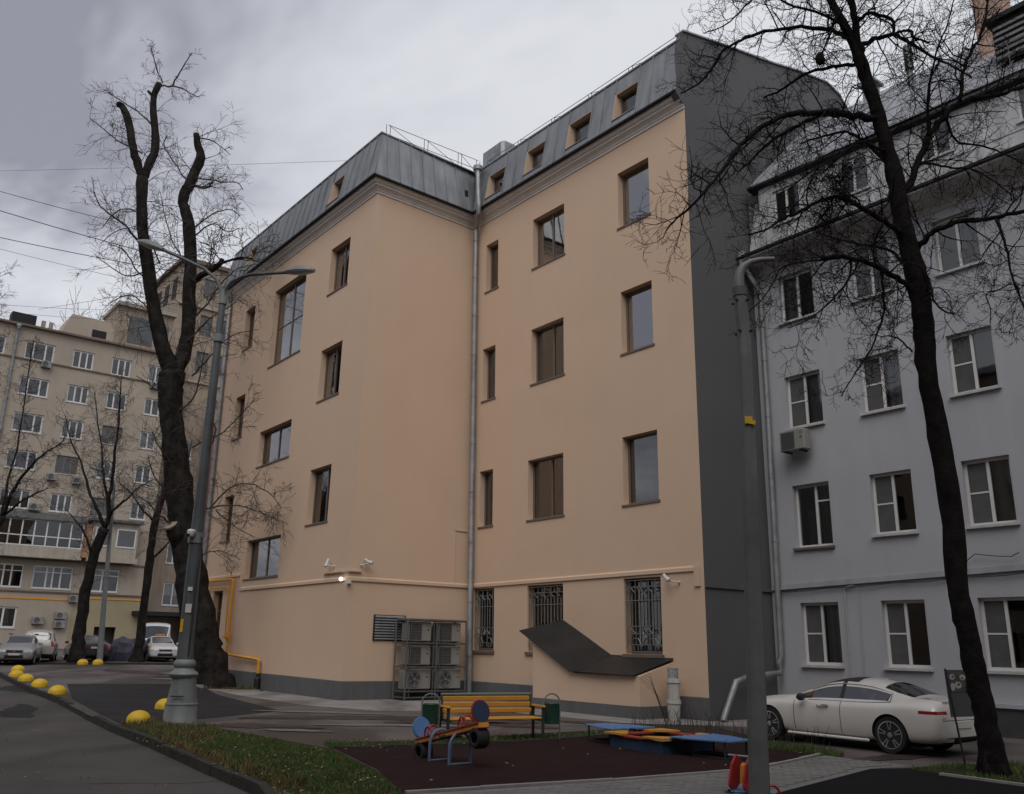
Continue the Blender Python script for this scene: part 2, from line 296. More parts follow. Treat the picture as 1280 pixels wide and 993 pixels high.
def wall_mesh(mb, w, u0, u1, z0, z1, holes, niche=0.9, mi=0, mi_room=1):
    """the wall face as a grid with real openings; each opening gets reveals and a dark room niche behind it"""
    us = sorted(set([u0, u1]+[u0+(u1-u0)*i/max(1, int((u1-u0)/1.6)) for i in range(1, max(1, int((u1-u0)/1.6)))]+[h[0] for h in holes]+[h[1] for h in holes])); zs = sorted(set([z0, z1]+[z0+(z1-z0)*i/max(1, int((z1-z0)/1.6)) for i in range(1, max(1, int((z1-z0)/1.6)))]+[h[2] for h in holes]+[h[3] for h in holes]))
    for i in range(len(us)-1):
        for j in range(len(zs)-1):
            uc, zc_ = (us[i]+us[i+1])/2, (zs[j]+zs[j+1])/2
            if any(h[0] < uc < h[1] and h[2] < zc_ < h[3] for h in holes): continue
            mb.quad(w(us[i], zs[j]), w(us[i+1], zs[j]), w(us[i+1], zs[j+1]), w(us[i], zs[j+1]), mi)
    for h in holes:
        a, b, c, d, dep = h
        for (n0, n1, k) in ((0, -dep, mi), (-dep, -niche-dep, mi_room)):
            mb.quad(w(a, c, n0), w(a, c, n1), w(a, d, n1), w(a, d, n0), k); mb.quad(w(b, c, n0), w(b, d, n0), w(b, d, n1), w(b, c, n1), k)
            mb.quad(w(a, d, n0), w(a, d, n1), w(b, d, n1), w(b, d, n0), k); mb.quad(w(a, c, n0), w(b, c, n0), w(b, c, n1), w(a, c, n1), k)
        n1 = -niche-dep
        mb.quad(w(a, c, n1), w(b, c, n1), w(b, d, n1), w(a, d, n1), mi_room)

def window(root, w, u0, u1, z0, z1, dep, fmat, mull=(), trans=(), ft=.07, sill=None, sill_out=.06, gl='glass', curtain=None, cspan=None, rng=random):
    """frame with mullions (fractions), panes, sill and what hangs behind the glass; trans: list of (pane index, fraction)"""
    f = MB(); n0, n1 = -dep-.005, -dep-.065
    w.box(f, u0, u0+ft, z0, z1, n0, n1); w.box(f, u1-ft, u1, z0, z1, n0, n1)
    w.box(f, u0+ft, u1-ft, z0, z0+ft, n0, n1); w.box(f, u0+ft, u1-ft, z1-ft, z1, n0, n1)
    edges = [u0+ft]
    for q in mull:
        uc = u0+(u1-u0)*q; w.box(f, uc-ft*.5, uc+ft*.5, z0+ft, z1-ft, n0+.006, n1); edges += [uc-ft*.5, uc+ft*.5]
    edges.append(u1-ft); panes = []
    for i in range(0, len(edges), 2):
        a, b = edges[i], edges[i+1]; zz = [z0+ft]
        for k, q in trans:
            if k == i//2: zc_ = z0+(z1-z0)*q; w.box(f, a, b, zc_-ft*.27, zc_+ft*.27, n0-.004, n1); zz += [zc_-ft*.27, zc_+ft*.27]
        zz.append(z1-ft)
        for j in range(0, len(zz), 2): panes.append((a, b, zz[j], zz[j+1]))
    fo = f.build('window', fmat, root)
    for a, b, c, d in panes:
        tl = rng.uniform(-.004, .004); p = MB(); nn = -dep-.035
        p.quad(w(a, c, nn), w(b, c, nn+tl), w(b, d, nn+tl), w(a, d, nn)); p.build('pane', M[gl], fo, recalc=False)
    if sill:
        s = MB(); w.box(s, u0-.06, u1+.06, z0-.07, z0-.005, sill_out, -dep+.01); s.build('sill', M[sill], fo)
    if curtain:
        for (ca, cb, cc, cd, cm) in curtain:
            k = MB(); a, b, c, d = u0+(u1-u0)*ca, u0+(u1-u0)*cb, z0+(z1-z0)*cc, z0+(z1-z0)*cd
            nseg = max(6, int((b-a)/.035)); ph = rng.random()*6; fr = rng.uniform(16, 24); pv = None
            for i in range(nseg+1):
                uu = a+(b-a)*i/nseg; nn = -dep-.2+.035*math.sin(uu*fr+ph)+.015*math.sin(uu*fr*2.7+ph)
                cur = (w(uu, c, nn), w(uu, d, nn+.01))
                if pv: k.quad(pv[0], cur[0], cur[1], pv[1])
                pv = cur
            k.build('curtain', M[cm], fo, smooth='all', recalc=False)
    return fo

def sweep(mb, path, prof, closed_ends=True, mi=0):
    """sweep (n, z) profile round the cornice path; each path item is a function (n, z) -> point"""
    rows = [[p(n, z) for (n, z) in prof] for p in path]
    for i in range(len(rows)-1):
        for j in range(len(prof)-1): mb.quad(rows[i][j], rows[i+1][j], rows[i+1][j+1], rows[i][j+1], mi)
    if closed_ends:
        mb.add(rows[0], [tuple(range(len(prof)))], mi); mb.add(rows[-1], [tuple(range(len(prof)-1, -1, -1))], mi)
cL = lambda n, z: WL(-n, z, n)
cA = lambda n, z: WL(WL.w, z, n)+Vector((WR.n.x*n, WR.n.y*n, 0))
cB = lambda n, z: WR(WR.w, z, n)+Vector((WM.n.x*n, WM.n.y*n, 0))
cC = lambda n, z: WM(WM.w-.003, z, n)
def lean(o, m=None): return o
# ================================================================ PEACH BUILDING
pb = thing('peach_building', 'peach rendered building with metal mansard roof and dark grey side wall', 'building', (-5.586, 31.282, 0))
rg = random.Random(3)
L_WIN = [  # u0, u1, z0, z1, mullions, transoms, curtains
 (2.20, 3.36, 15.60, 17.68, (), (), None), (5.65, 8.93, 13.92, 17.64, (.5,), ((0, .5), (1, .5)), None), (11.22, 12.87, 15.73, 17.77, (.5,), (), [(.0, .45, 0, 1, 'curtain_b')]),
 (2.03, 3.17, 11.13, 13.22, (), (), None), (11.08, 12.88, 11.17, 13.31, (.5,), (), None), (5.40, 8.75, 9.32, 10.91, (.5,), (), None),
 (1.85, 2.98, 6.27, 8.39, (), (), [(0, 1, 0, 1, 'curtain_b')]), (11.0, 12.80, 6.23, 8.38, (.62,), (), [(.05, .95, 0, 1, 'curtain_c')]), (5.15, 8.70, 4.43, 6.07, (.5,), (), None)]
M_WIN = [
 (.84, 1.64, 15.77, 17.85, (), (), None), (3.82, 5.61, 15.80, 17.85, (.5,), (), [(.1, .95, 0, 1, 'curtain_b')]), (8.38, 9.82, 15.75, 17.84, (), (), [(0, 1, .02, .98, 'curtain_w')]),
 (.70, 1.52, 11.17, 13.33, (), (), [(0, 1, 0, 1, 'curtain_b')]), (3.74, 5.54, 11.19, 13.33, (.55,), (), [(0, 1, 0, 1, 'curtain_c')]), (8.41, 9.80, 11.19, 13.37, (), (), None),
 (.60, 1.45, 6.21, 8.35, (), (), [(0, 1, 0, 1, 'curtain_d')]), (3.55, 5.48, 6.19, 8.34, (.55,), (), [(0, .48, 0, 1, 'curtain_d'), (.55, 1, 0, 1, 'curtain_d')]), (8.34, 9.84, 6.20, 8.38, (), (), [(0, .85, 0, 1, 'curtain_c')])]
M_GR = [(.33, 1.60, 1.69, 3.90), (3.53, 5.43, 1.68, 3.90), (8.27, 9.80, 1.70, 3.92)]
DOOR = (1.62, 2.80, .55, 4.04)
DEP = .24
mb = MB()
wall_mesh(mb, WL, 0, WL.w, 0, 18.975, [x[:4]+(DEP,) for x in L_WIN]+[DOOR+(.25,)])
wall_mesh(mb, WR, 0, WR.w, 0, 18.975, [])
wall_mesh(mb, WM, 0, WM.w, 0, 18.975, [x[:4]+(DEP,) for x in M_WIN]+[x+(.28,) for x in M_GR])
# end and rear walls
back = 10.5
def bk(P, z): return Vector((P.x+ER.x*back, P.y+ER.y*back, z))
l0, l1 = WL(0, 0), WL(0, 18.975)
mb.quad(l0, l1, bk(l1, 18.975), bk(l0, 0)); 
mb.quad(bk(l0, 0), bk(l1, 18.975), bk(WM(WM.w, 0), 18.975), bk(WM(WM.w, 0), 0))
mb.build('wall', [M['peach'], M['room']], pb, recalc=False)
# grey gable wall with the sloping parapet line of the roof behind it
prof = [(.008, 0), (10.4, 0), (10.4, 22.3), (9.91, 23.10), (9.35, 23.52), (8.58, 23.70), (6.75, 23.36), (5.02, 22.92), (2.1, 22.31), (.03, 21.83), (-.03, 21.62), (-.40, 19.36), (-.36, 19.30), (.008, 18.95)]
g = MB(); g.prism([WG(u, z, 0) for u, z in prof], (-WG.n.x*.25+ER.x*.02, -WG.n.y*.25+ER.y*.02, 0))
g.build('wall', M['grey_side'], pb)['label'] = 'dark grey windowless side wall'
cp = MB()
tp = [p for p in prof[3:10]]
for (a, b) in zip(tp[:-1], tp[1:]):
    cp.hexa([WG(a[0], a[1]+.01, .06), WG(a[0], a[1]+.01, -.32), WG(b[0], b[1]+.01, -.32), WG(b[0], b[1]+.01, .06), WG(a[0], a[1]+.07, .06), WG(a[0], a[1]+.07, -.32), WG(b[0], b[1]+.07, -.32), WG(b[0], b[1]+.07, .06)])
cp.build('parapet_cap', M['zinc'], pb)
gb = MB(); gb.hexa([WG(.02, 3.55, .05), WG(3.0, 3.55, .05), WG(3.0, 3.55, .003), WG(.02, 3.55, .003), WG(.02, 3.66, .05), WG(3.0, 3.66, .05), WG(3.0, 3.66, .003), WG(.02, 3.66, .003)])
gb.build('belt_course', M['grey_side'], pb)
# plinths
pl = MB()
sweep(pl, [lambda n, z: WL(0, z, n), lambda n, z: cA(n, z*.62/.70), lambda n, z: cB(n, z*.6/.70), lambda n, z: cC(n, z*.61/.70)], [(.002, -.3), (.035, -.3), (.035, .68), (.002, .70)])
pl.build('plinth', M['plinth'], pb)
# belt courses
bc = MB(); bp = [(.004, 3.95), (.055, 3.95), (.055, 4.05), (.02, 4.10), (.004, 4.10)]
sweep(bc, [lambda n, z: WL(5.03, z, n), cA, cB, lambda n, z: WM(11.12, z+.06, n)], bp)
bc.build('belt_course', M['peach'], pb); bc = MB(); WM.box(bc, 11.12, 11.32, 3.58, 4.16, .004, .057); bc.build('belt_course', M['peach'], pb); bc = MB(); sweep(bc, [lambda n, z: WL(.1, z, n), lambda n, z: WL(4.82, z, n)], [(.004, 4.58), (.05, 4.58), (.05, 4.68), (.004, 4.72)])
bc.build('belt_course', M['peach'], pb); bc = MB(); WL.box(bc, 4.823, 5.027, 3.96, 4.70, .004, .05); bc.build('belt_course', M['peach'], pb); bc = MB(); sweep(bc, [lambda n, z: WL(12.99, z, n), cA, lambda n, z: WR(.44, z, n)], [(.003, 4.24), (.09, 4.26), (.09, 4.31), (.003, 4.32)])
bc.build('belt_course', M['peach'], pb)
pn = MB(); WR.box(pn, 4.42, 4.46, 4.1, 6.1, .003, .03); WR.box(pn, 4.42, 5.0, 6.06, 6.1, .003, .03); pn.build('wall_rib', M['peach'], pb)
# cornice + gutter
cr_ = MB(); sweep(cr_, [cL, cA, cB, cC], [(.002, 18.88), (.035, 18.88), (.035, 18.96), (.06, 18.98), (.075, 19.03), (.13, 19.09), (.20, 19.14), (.205, 19.20), (.26, 19.235), (.30, 19.30), (.31, 19.38), (.002, 19.38)])
cr_.build('cornice', M['cornice'], pb)
gt = MB(); sweep(gt, [cL, cA, cB, cC], [(.25, 19.385), (.42, 19.36), (.44, 19.37), (.44, 19.43), (.36, 19.47), (.25, 19.46)]); gt.build('gutter', M['gutter'], pb)

# mansard: one sheet per bay between standing seams, windows let into it
Z0M, ZTM = 19.44, 21.55
nn_ = lambda z, o=0.0: .38*(1-(z-Z0M)/(ZTM-Z0M))+o
mr_ = MB()
def rtop(P, z): return P
core = []
cCi = lambda n, z: WM(WM.w-.3, z, n)
sweep(mr_, [cL, cA, cB, cCi], [(.20, 19.44), (-.80, 19.46), (-.80, 21.50), (-.03, 21.52)], False)
topz = 21.52
def top(P, b, z): return Vector((P.x+ER.x*b, P.y+ER.y*b, z))
a0, a1, b1, c1 = cL(0, topz), cA(0, topz), cB(0, topz), cC(0, topz)
mr_.quad(a0, a1, top(a1, 5.2, topz-.05), top(a0, 10.3, topz-.05))
mr_.quad(cB(.0, topz), c1, top(c1, 8.58, 23.62), top(b1, 8.58, 23.62)); mr_.quad(top(b1, 8.58, 23.62), top(c1, 8.58, 23.62), top(c1, 10.4, 22.3), top(b1, 10.4, 22.3))
roof = mr_.build('roof', M['zinc'], pb)
DORM_M = [(1.15, 2.33), (3.63, 4.80), (6.08, 7.34), (8.51, 9.66)]; DORM_L = [(2.33, 3.43), (11.13, 12.29)]
DZ0, DZ1 = 19.75, 20.90
def panel(w, u0, u1, z0, z1, clip):
    m = MB(); 
    def P(u, z, o): n = nn_(z, o); lo, hi = clip(n); return w(min(max(u, lo), hi), z, n)
    m.hexa([P(u0+.002, z0, .012), P(u1-.002, z0, .012), P(u1-.002, z0, 0), P(u0+.002, z0, 0), P(u0+.002, z1, .012), P(u1-.002, z1, .012), P(u1-.002, z1, 0), P(u0+.002, z1, 0)])
    m.hexa([P(u0-.016, z0, .06), P(u0+.016, z0, .06), P(u0+.012, z0, .013), P(u0-.012, z0, .013), P(u0-.016, z1, .06), P(u0+.016, z1, .06), P(u0+.012, z1, .013), P(u0-.012, z1, .013)])
    m.build('roof_panel', M['zinc'], roof)
def mansard(w, step, clip, ua, ub, dorms):
    cuts = [ua, ub]
    for d in dorms: cuts += [d[0], d[1]]
    cuts.sort()
    for i in range(len(cuts)-1):
        a, b = cuts[i], cuts[i+1]; dm = any(abs(a-d[0]) < 1e-6 for d in dorms)
        if dm: panel(w, a, b, Z0M, DZ0-.01, clip); panel(w, a, b, DZ1+.01, ZTM, clip)
        else:
            n = max(1, round((b-a)/step))
            for k in range(n): panel(w, a+(b-a)*k/n, a+(b-a)*(k+1)/n, Z0M, ZTM, clip)
mansard(WL, .62, lambda n: (-n, WL.w+n), -.38, WL.w+.38, DORM_L)
mansard(WR, .62, lambda n: (-n, WR.w-n), -.38, WR.w, [])
mansard(WM, .60, lambda n: (n, WM.w-.004), 0, WM.w, DORM_M)
for w, ds in ((WM, DORM_M), (WL, DORM_L)):
    for (a, b) in ds:
        dn = -.22
        j = MB()
        for u_, s_ in ((a, 1), (b, -1)):
            q = [w(u_, DZ0, nn_(DZ0, .02)), w(u_, DZ1, nn_(DZ1, .02)), w(u_, DZ1, dn-.3), w(u_, DZ0, dn-.3)]; j.prism(q, w.d.to_3d()*.025*s_)
        j.hexa([w(a, DZ1-.03, nn_(DZ1, .01)), w(b, DZ1-.03, nn_(DZ1, .01)), w(b, DZ1-.03, dn), w(a, DZ1-.03, dn), w(a, DZ1, nn_(DZ1, .01)), w(b, DZ1, nn_(DZ1, .01)), w(b, DZ1, dn), w(a, DZ1, dn)])
        dob = j.build('dormer_recess', M['peach'], roof)
        s = MB(); s.hexa([w(a, DZ0-.03, nn_(DZ0, .05)), w(b, DZ0-.03, nn_(DZ0, .05)), w(b, DZ0+.03, dn), w(a, DZ0+.03, dn), w(a, DZ0, nn_(DZ0, .05)), w(b, DZ0, nn_(DZ0, .05)), w(b, DZ0+.06, dn), w(a, DZ0+.06, dn)])
        s.build('dormer_sill', M['zinc'], roof)
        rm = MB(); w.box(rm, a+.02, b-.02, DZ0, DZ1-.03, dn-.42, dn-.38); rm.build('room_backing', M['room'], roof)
        window(pb, w, a+.03, b-.03, DZ0+.06, DZ1-.04, .09, M['brown_frame'], ft=.06, curtain=[(0, .5, 0, 1, 'curtain_b')] if rg.random() < .5 else None, rng=rg)
# top edge trim, safety rail
tr_ = MB(); sweep(tr_, [cL, cA, cB, cC], [(-.25, 21.56), (.05, 21.53), (.06, 21.56), (.05, 21.60), (-.25, 21.64)]); tr_.build('roof_edge_trim', M['zinc'], pb)
rl = MB()
def rail(pf, pts, zf, zb=.0):
    prev = None
    for i, s_ in enumerate(pts):
        b_ = pf(s_); z_ = b_.z
        for o in (-.09, .09):
            p2 = pf(s_+o); rl.tube([p2, p2+Vector((0, 0, zf))], .014, 5)
        if prev is not None:
            for h_ in (.35, 1.0): rl.tube([prev+Vector((0, 0, zf*h_)), b_+Vector((0, 0, zf*h_))], .013, 5)
            rl.tube([prev+Vector((0, 0, zf)), b_], .011, 5)
        prev = b_
rail(lambda s_: cA(-.35, 21.6)+(WR.d.to_3d())*s_, [0.1, 1.9, 3.6, 4.55], .68)
rail(lambda s_: WM(s_, 21.6, -.45), [.3, 2.4, 4.5, 6.6, 8.7, 11.2], .62)
rl.build('roof_rail', M['galv_dull'], pb)
rv = MB(); rv.bbox(WM(-.40, 22.7, -1.6), (1.6, .9, 1.8), .12, rz=WM.ang()); rv.build('roof_vent_box', M['galv'], pb)
vt = MB(); WR.box(vt, 4.36, 4.52, 20.1, 20.4, nn_(20.2), nn_(20.2)+.04); vt.build('roof_vent', M['gutter'], pb)
# windows of the upper storeys
for w, lst in ((WL, L_WIN), (WM, M_WIN)):
    for (a, b, c, d, mu, tn, cu) in lst:
        window(pb, w, a, b, c, d, DEP, M['brown_frame'], mu, tn, ft=.075, sill='sill_dark', sill_out=.035, gl='glass_coated' if (d > 17 and b-a > 1.2) or (w is WL and d > 11.5 and b-a > 1.2) or (w is WM and a > 8 and d > 13) else 'glass', curtain=cu, rng=rg)
lb = MB(); lb.lathe([(.02, -.14), (.10, -.10), (.14, 0), (.10, .10), (.02, .14)], WL(8.1, 15.3, -.9), 12); lb.build('ceiling_lamp', M['lamp_on'], pb, smooth=True)
# ground-floor windows behind ornamental grilles
for (a, b, c, d) in M_GR:
    fo = window(pb, WM, a, b, c, d, .28, M['brown_frame'], (.5,) if b-a > 1.4 else (), (), ft=.08, sill='sill_dark', gl='glass_dark', curtain=[(.15, 1, .40, .82, 'curtain_c')] if a > 8 else None, rng=rg)
    q = MB(); n = -.06; W_ = b-a; H_ = d-c; rr = .017
    T = lambda *pp: q.tube([WM(a+W_*x, c+H_*y, n) for x, y in pp], rr, 4)
    for x in (.02, .98): T((x, .02), (x, .98))
    for y in (.03, .12, .70, .88, .97): T((.02, y), (.98, y))
    nb = 11 if W_ > 1.4 else 8
    for i in range(1, nb):
        x = i/nb; T((x, .12 if i % 2 else .26), (x, .97 if i % 2 else .80))
    T((.02, .26), (.98, .26)); T((.05, .36), (.95, .36))
    for cx in (.27, .73):
        T((cx-.13, .36), (cx-.13, .33), (cx, .26), (cx+.13, .33), (cx+.13, .36)); T((cx-.13, .06), (cx-.13, .13), (cx-.06, .2), (cx+.06, .2), (cx+.13, .13), (cx+.13, .06))
        T((cx-.13, .94), (cx-.13, .88), (cx, .80), (cx+.13, .88), (cx+.13, .94)); T((cx-.1, .76), (cx-.1, .70)); T((cx-.16, .82), (cx, .90), (cx+.16, .82))
        T((cx-.05, .05), (cx-.05, .12), (cx+.05, .12), (cx+.05, .05))
    T((.5, .24), (.54, .29), (.5, .34), (.46, .29), (.5, .24)); T((.4, .88), (.5, .80), (.6, .88))
    q.build('window_grille', M['iron'], fo)
    st = MB(); WM.box(st, a-.06, b+.06, c-.10, c-.02, .07, -.2); st.build('sill', M['sill_dark'], fo)
# narrow barred door on the long wall
a, b, c, d = DOOR; fo = window(pb, WL, a, b, c, d, .25, M['brown_frame'], (), ((0, .75),), ft=.09, gl='glass_dark', rng=rg)
fo.name = 'door'; q = MB()
for i in range(1, 7): q.tube([WL(a+(b-a)*i/7, c+.05, -.12), WL(a+(b-a)*i/7, d-.05, -.12)], .012, 4)
for k in range(5): q.tube([WL(a+.03, c+.3+k*.75, -.12), WL(b-.03, c+.3+k*.75, -.12)], .012, 4)
q.lathe([(.0, 0), (.1, .0)], WL((a+b)/2, 2.2, -.12), 10, 'Y', caps=False); q.build('window_grille', M['iron'], fo)
# downpipe in the corner and at the far end, made of lengths with collars
def downpipe(parent, pts, r_, m, name='downpipe', collar=2.0, hopper=True):
    d = MB(); d.tube(pts, r_, 12)
    L_ = 0
    for p, q in zip(pts[:-1], pts[1:]):
        p, q = Vector(p), Vector(q); ln = (q-p).length; k = 0
        if ln > 1.2:
            nn = int(ln/collar)
            for i in range(nn+1):
                s_ = p+(q-p)*((i+.3)/(nn+1)); dd = (q-p).normalized(); d.tube([s_-dd*.03, s_+dd*.03], r_*1.16, 12)
    if hopper:
        p = Vector(pts[0]); d.lathe([(r_*1.0, -.25), (r_*1.3, -.05), (r_*1.9, .0), (r_*1.9, .18), (r_*1.5, .2)], p, 14)
    return d.build(name, m, parent, smooth=True)
P0 = cB(.16, 0)+WR.n.to_3d()*.16
def bp_(n, z): return cB(n, z)+Vector((WR.n.x*n, WR.n.y*n, 0))
downpipe(pb, [bp_(.30, 21.35), bp_(.40, 20.2), bp_(.50, 19.5), bp_(.46, 19.15), bp_(.17, 18.7), bp_(.17, 12), bp_(.17, 4.3), bp_(.2, 4.0), bp_(.2, .15)], .105, M['galv'])
downpipe(pb, [WL(-.5, 19.6, .45), WL(-.35, 19.2, .3), WL(.18, 18.6, .13), WL(.2, 12, .13), WL(.2, .2, .13)], .10, M['galv'])
# stair-head annex with its grey foot
an = MB(); U0, U1, NA = 5.54, 10.19, 1.37
wf = [WM(U0, 0, 0), WM(U0, 0, NA), WM(U1, 0, NA), WM(U1, 0, 0)]; wt = [WM(U0, 2.55, 0), WM(U0, 2.05, NA), WM(U1, 1.12, NA), WM(U1, 1.5, 0)]
k0, k1 = WM(7.5, 1.12, NA), WM(7.7, 1.54, 0)
def strip(mb, a, b, c, d): mb.quad(a, b, c, d)
an.quad(wf[0], wf[1], wt[1], wt[0]); an.add([wf[1], wf[2], wt[2], k0, wt[1]], [(0, 1, 2, 3, 4)]); an.quad(wf[2], wf[3], wt[3], wt[2])
an.quad(wt[1], k0, k1, wt[0]); an.quad(k0, wt[2], wt[3], k1)
ano = an.build('stair_annex', M['peach'], pb)
pf_ = MB(); WM.box(pf_, U0-.0, U1+.03, 0, .33, NA-.2, NA+.03); WM.box(pf_, U1-.2, U1+.031, 0, .334, .0, NA+.028); pf_.build('plinth', M['plinth'], ano)
sh = MB(); so_ = [WM(5.02, 2.33, 1.52), WM(7.42, 1.17, 1.52), WM(10.08, 1.13, 1.50)]; si_ = [WM(5.40, 2.70, .01), WM(7.66, 1.62, .01), WM(10.20, 1.57, .01)]
mid = [WM(6.3, 1.72, 1.53), WM(6.6, 2.13, .01)]
O_ = [so_[0], mid[0], so_[1], WM(8.8, 1.14, 1.54), so_[2]]; I_ = [si_[0], mid[1], si_[1], WM(8.9, 1.585, .01), si_[2]]
for i in range(4):
    sh.hexa([O_[i], O_[i+1], I_[i+1], I_[i]]+[p+Vector((0, 0, .02)) for p in (O_[i], O_[i+1], I_[i+1], I_[i])])
cs = sh.build('annex_cover', M['sheet'], pb); cs['label'] = 'black roofing sheet folded over the stair annex'
fl = MB(); fl.tube([p+Vector((0, 0, .03)) for p in I_], .018, 5); fl.build('flashing', M['galv_dull'], pb)
# louvred vent
lv = MB(); WR.box(lv, 1.08, 2.36, 1.96, 2.84, .002, .02)
for (u_, v_) in ((1.08, 1.12), (2.32, 2.36)): WR.box(lv, u_, v_, 1.96, 2.84, .02, .06)
lvo = lv.build('vent_louvre', M['black'], pb)
for i in range(9):
    z_ = 2.0+i*.093; s_ = MB(); s_.hexa([WR(1.12, z_, .07), WR(2.32, z_, .07), WR(2.32, z_+.05, .022), WR(1.12, z_+.05, .022), WR(1.12, z_+.022, .07), WR(2.32, z_+.022, .07), WR(2.32, z_+.072, .022), WR(1.12, z_+.072, .022)]); s_.build('slat', M['galv'], lvo)

# things hung on the peach building ------------------------------------------------
gp = thing('gas_pipe', 'yellow gas pipe running down the peach wall behind the big pollarded tree', 'pipe', WL(4.38, 0, .16))
q = MB(); q.tube([WL(-.3, 4.52, .16), WL(4.0, 4.46, .16), WL(4.36, 4.44, .16), WL(4.38, 4.3, .16), WL(4.38, 1.36, .16), WL(4.42, 1.31, .16), WL(7.92, 1.16, .16), WL(8.02, 1.12, .16), WL(8.03, .6, .16)], .06, 10); q.build('main_pipe', M['gas'], gp, smooth=True)
q = MB(); q.tube([WL(-.3, 4.20, .16), WL(3.8, 4.14, .16), WL(3.9, 4.05, .16), WL(4.0, 2.1, .16), WL(4.36, 2.02, .16)], .035, 8); q.build('branch_pipe', M['gas'], gp, smooth=True)
q = MB(); q.box(WL(4.38, 2.02, .2), (.16, .2, .2), rz=WL.ang()); q.tube([WL(4.1, 2.02, .3), WL(4.66, 2.02, .3)], .02, 6); q.build('valve', M['gas'], gp)
q = MB(); q.lathe([(.12, 0), (.13, .05), (.12, .45), (.075, .5), (.075, .64)], WL(8.03, 0, .16), 12); q.build('pipe_sleeve', M['black'], gp, smooth=True)
def camera_unit(w, u, z, n, label, ang, arm):
    t = thing('security_camera', label, 'camera', w(u, z, n))
    c0 = w(u, z, n); dv = Vector((math.cos(ang[0])*math.cos(ang[1]), math.sin(ang[0])*math.cos(ang[1]), math.sin(ang[1])))
    q = MB(); q.tube([c0-dv*.16, c0+dv*.13], .052, 12); q.tube([c0+dv*.08+Vector((0, 0, .035)), c0+dv*.20+Vector((0, 0, .04))], [.06, .056], 10); q.build('camera_body', M['white'], t, smooth=True)
    q = MB(); q.tube([c0+dv*.131, c0+dv*.145], .04, 12); q.build('lens', M['black'], t)
    q = MB(); q.tube([w(*arm), w(arm[0], arm[1], n*.6), c0-Vector((0, 0, .06))], .022, 6); q.lathe([(.06, 0), (.06, .03)], w(*arm), 10, 'Y'); q.build('bracket', M['white'], t)
camera_unit(WL, 13.45, 4.62, .18, 'white wall camera above the ledge on the long side of the peach corner', (R(250), R(-62)), (13.7, 4.5, .0))
camera_unit(WR, .62, 4.62, .2, 'white bullet camera pointing down beside the ledge on the short side of the peach corner', (R(-25), R(-30)), (.42, 4.5, .0))
camera_unit(WM, 10.22, 3.84, .22, 'white camera with a dark lens beside the barred window nearest the grey side', (R(-70), R(-38)), (10.55, 3.72, .0))
t = thing('wall_lamp', 'small lit wall lamp on the peach corner under the belt course', 'lamp', cA(.12, 3.95))
q = MB(); q.box(cA(.03, 3.9), (.2, .2, .12), rz=R(10)); q.build('lamp_base', M['white'], t)
q = MB(); q.lathe([(.01, -.07), (.05, -.05), (.07, 0), (.05, .05), (.01, .07)], WL(14.62, 4.0, .18), 12); q.build('lamp_globe', M['lamp_on'], t, smooth=True)

# ---------------------------------------------------------------- air-conditioner rack
rk = thing('equipment_rack', 'galvanised frame rack holding six outdoor air conditioners by the corner downpipe', 'rack', WR(1.9, 0, .9))
q = MB(); ua, uc_, ub = 1.95, 3.17, 4.42; nf, nb_ = .92, .16
def bar(p, d, s=.06): q.tube([p, d], s/1.6, 4)
for u_ in (ua, uc_, ub): bar(WR(u_, 0, nf), WR(u_, 2.68, nf))
for u_ in (ua-.02, ub): bar(WR(u_, 0, nb_), WR(u_, 2.68, nb_))
for u_ in (ua+.16, uc_-.12, uc_+.12): bar(WR(u_, .1, nf-.01), WR(u_, 2.66, nf-.01), .035)
for z_ in (.10, .30, 1.10, 1.90, 2.68):
    for n_ in (nf, nb_): bar(WR(ua, z_, n_), WR(ub, z_, n_))
    for u_ in (ua, ub): bar(WR(u_, z_, nf), WR(u_, z_, nb_))
q.build('rack_frame', M['galv_dull'], rk)
q = MB(); WR.box(q, ua, ub, 2.70, 2.73, nb_, nf); q.build('top_sheet', M['galv'], rk)
q = MB(); WR.box(q, ua-.02, ub+.02, .0, .035, nb_, nf+.03); q.build('base_sheet', M['gutter'], rk)
acs = []
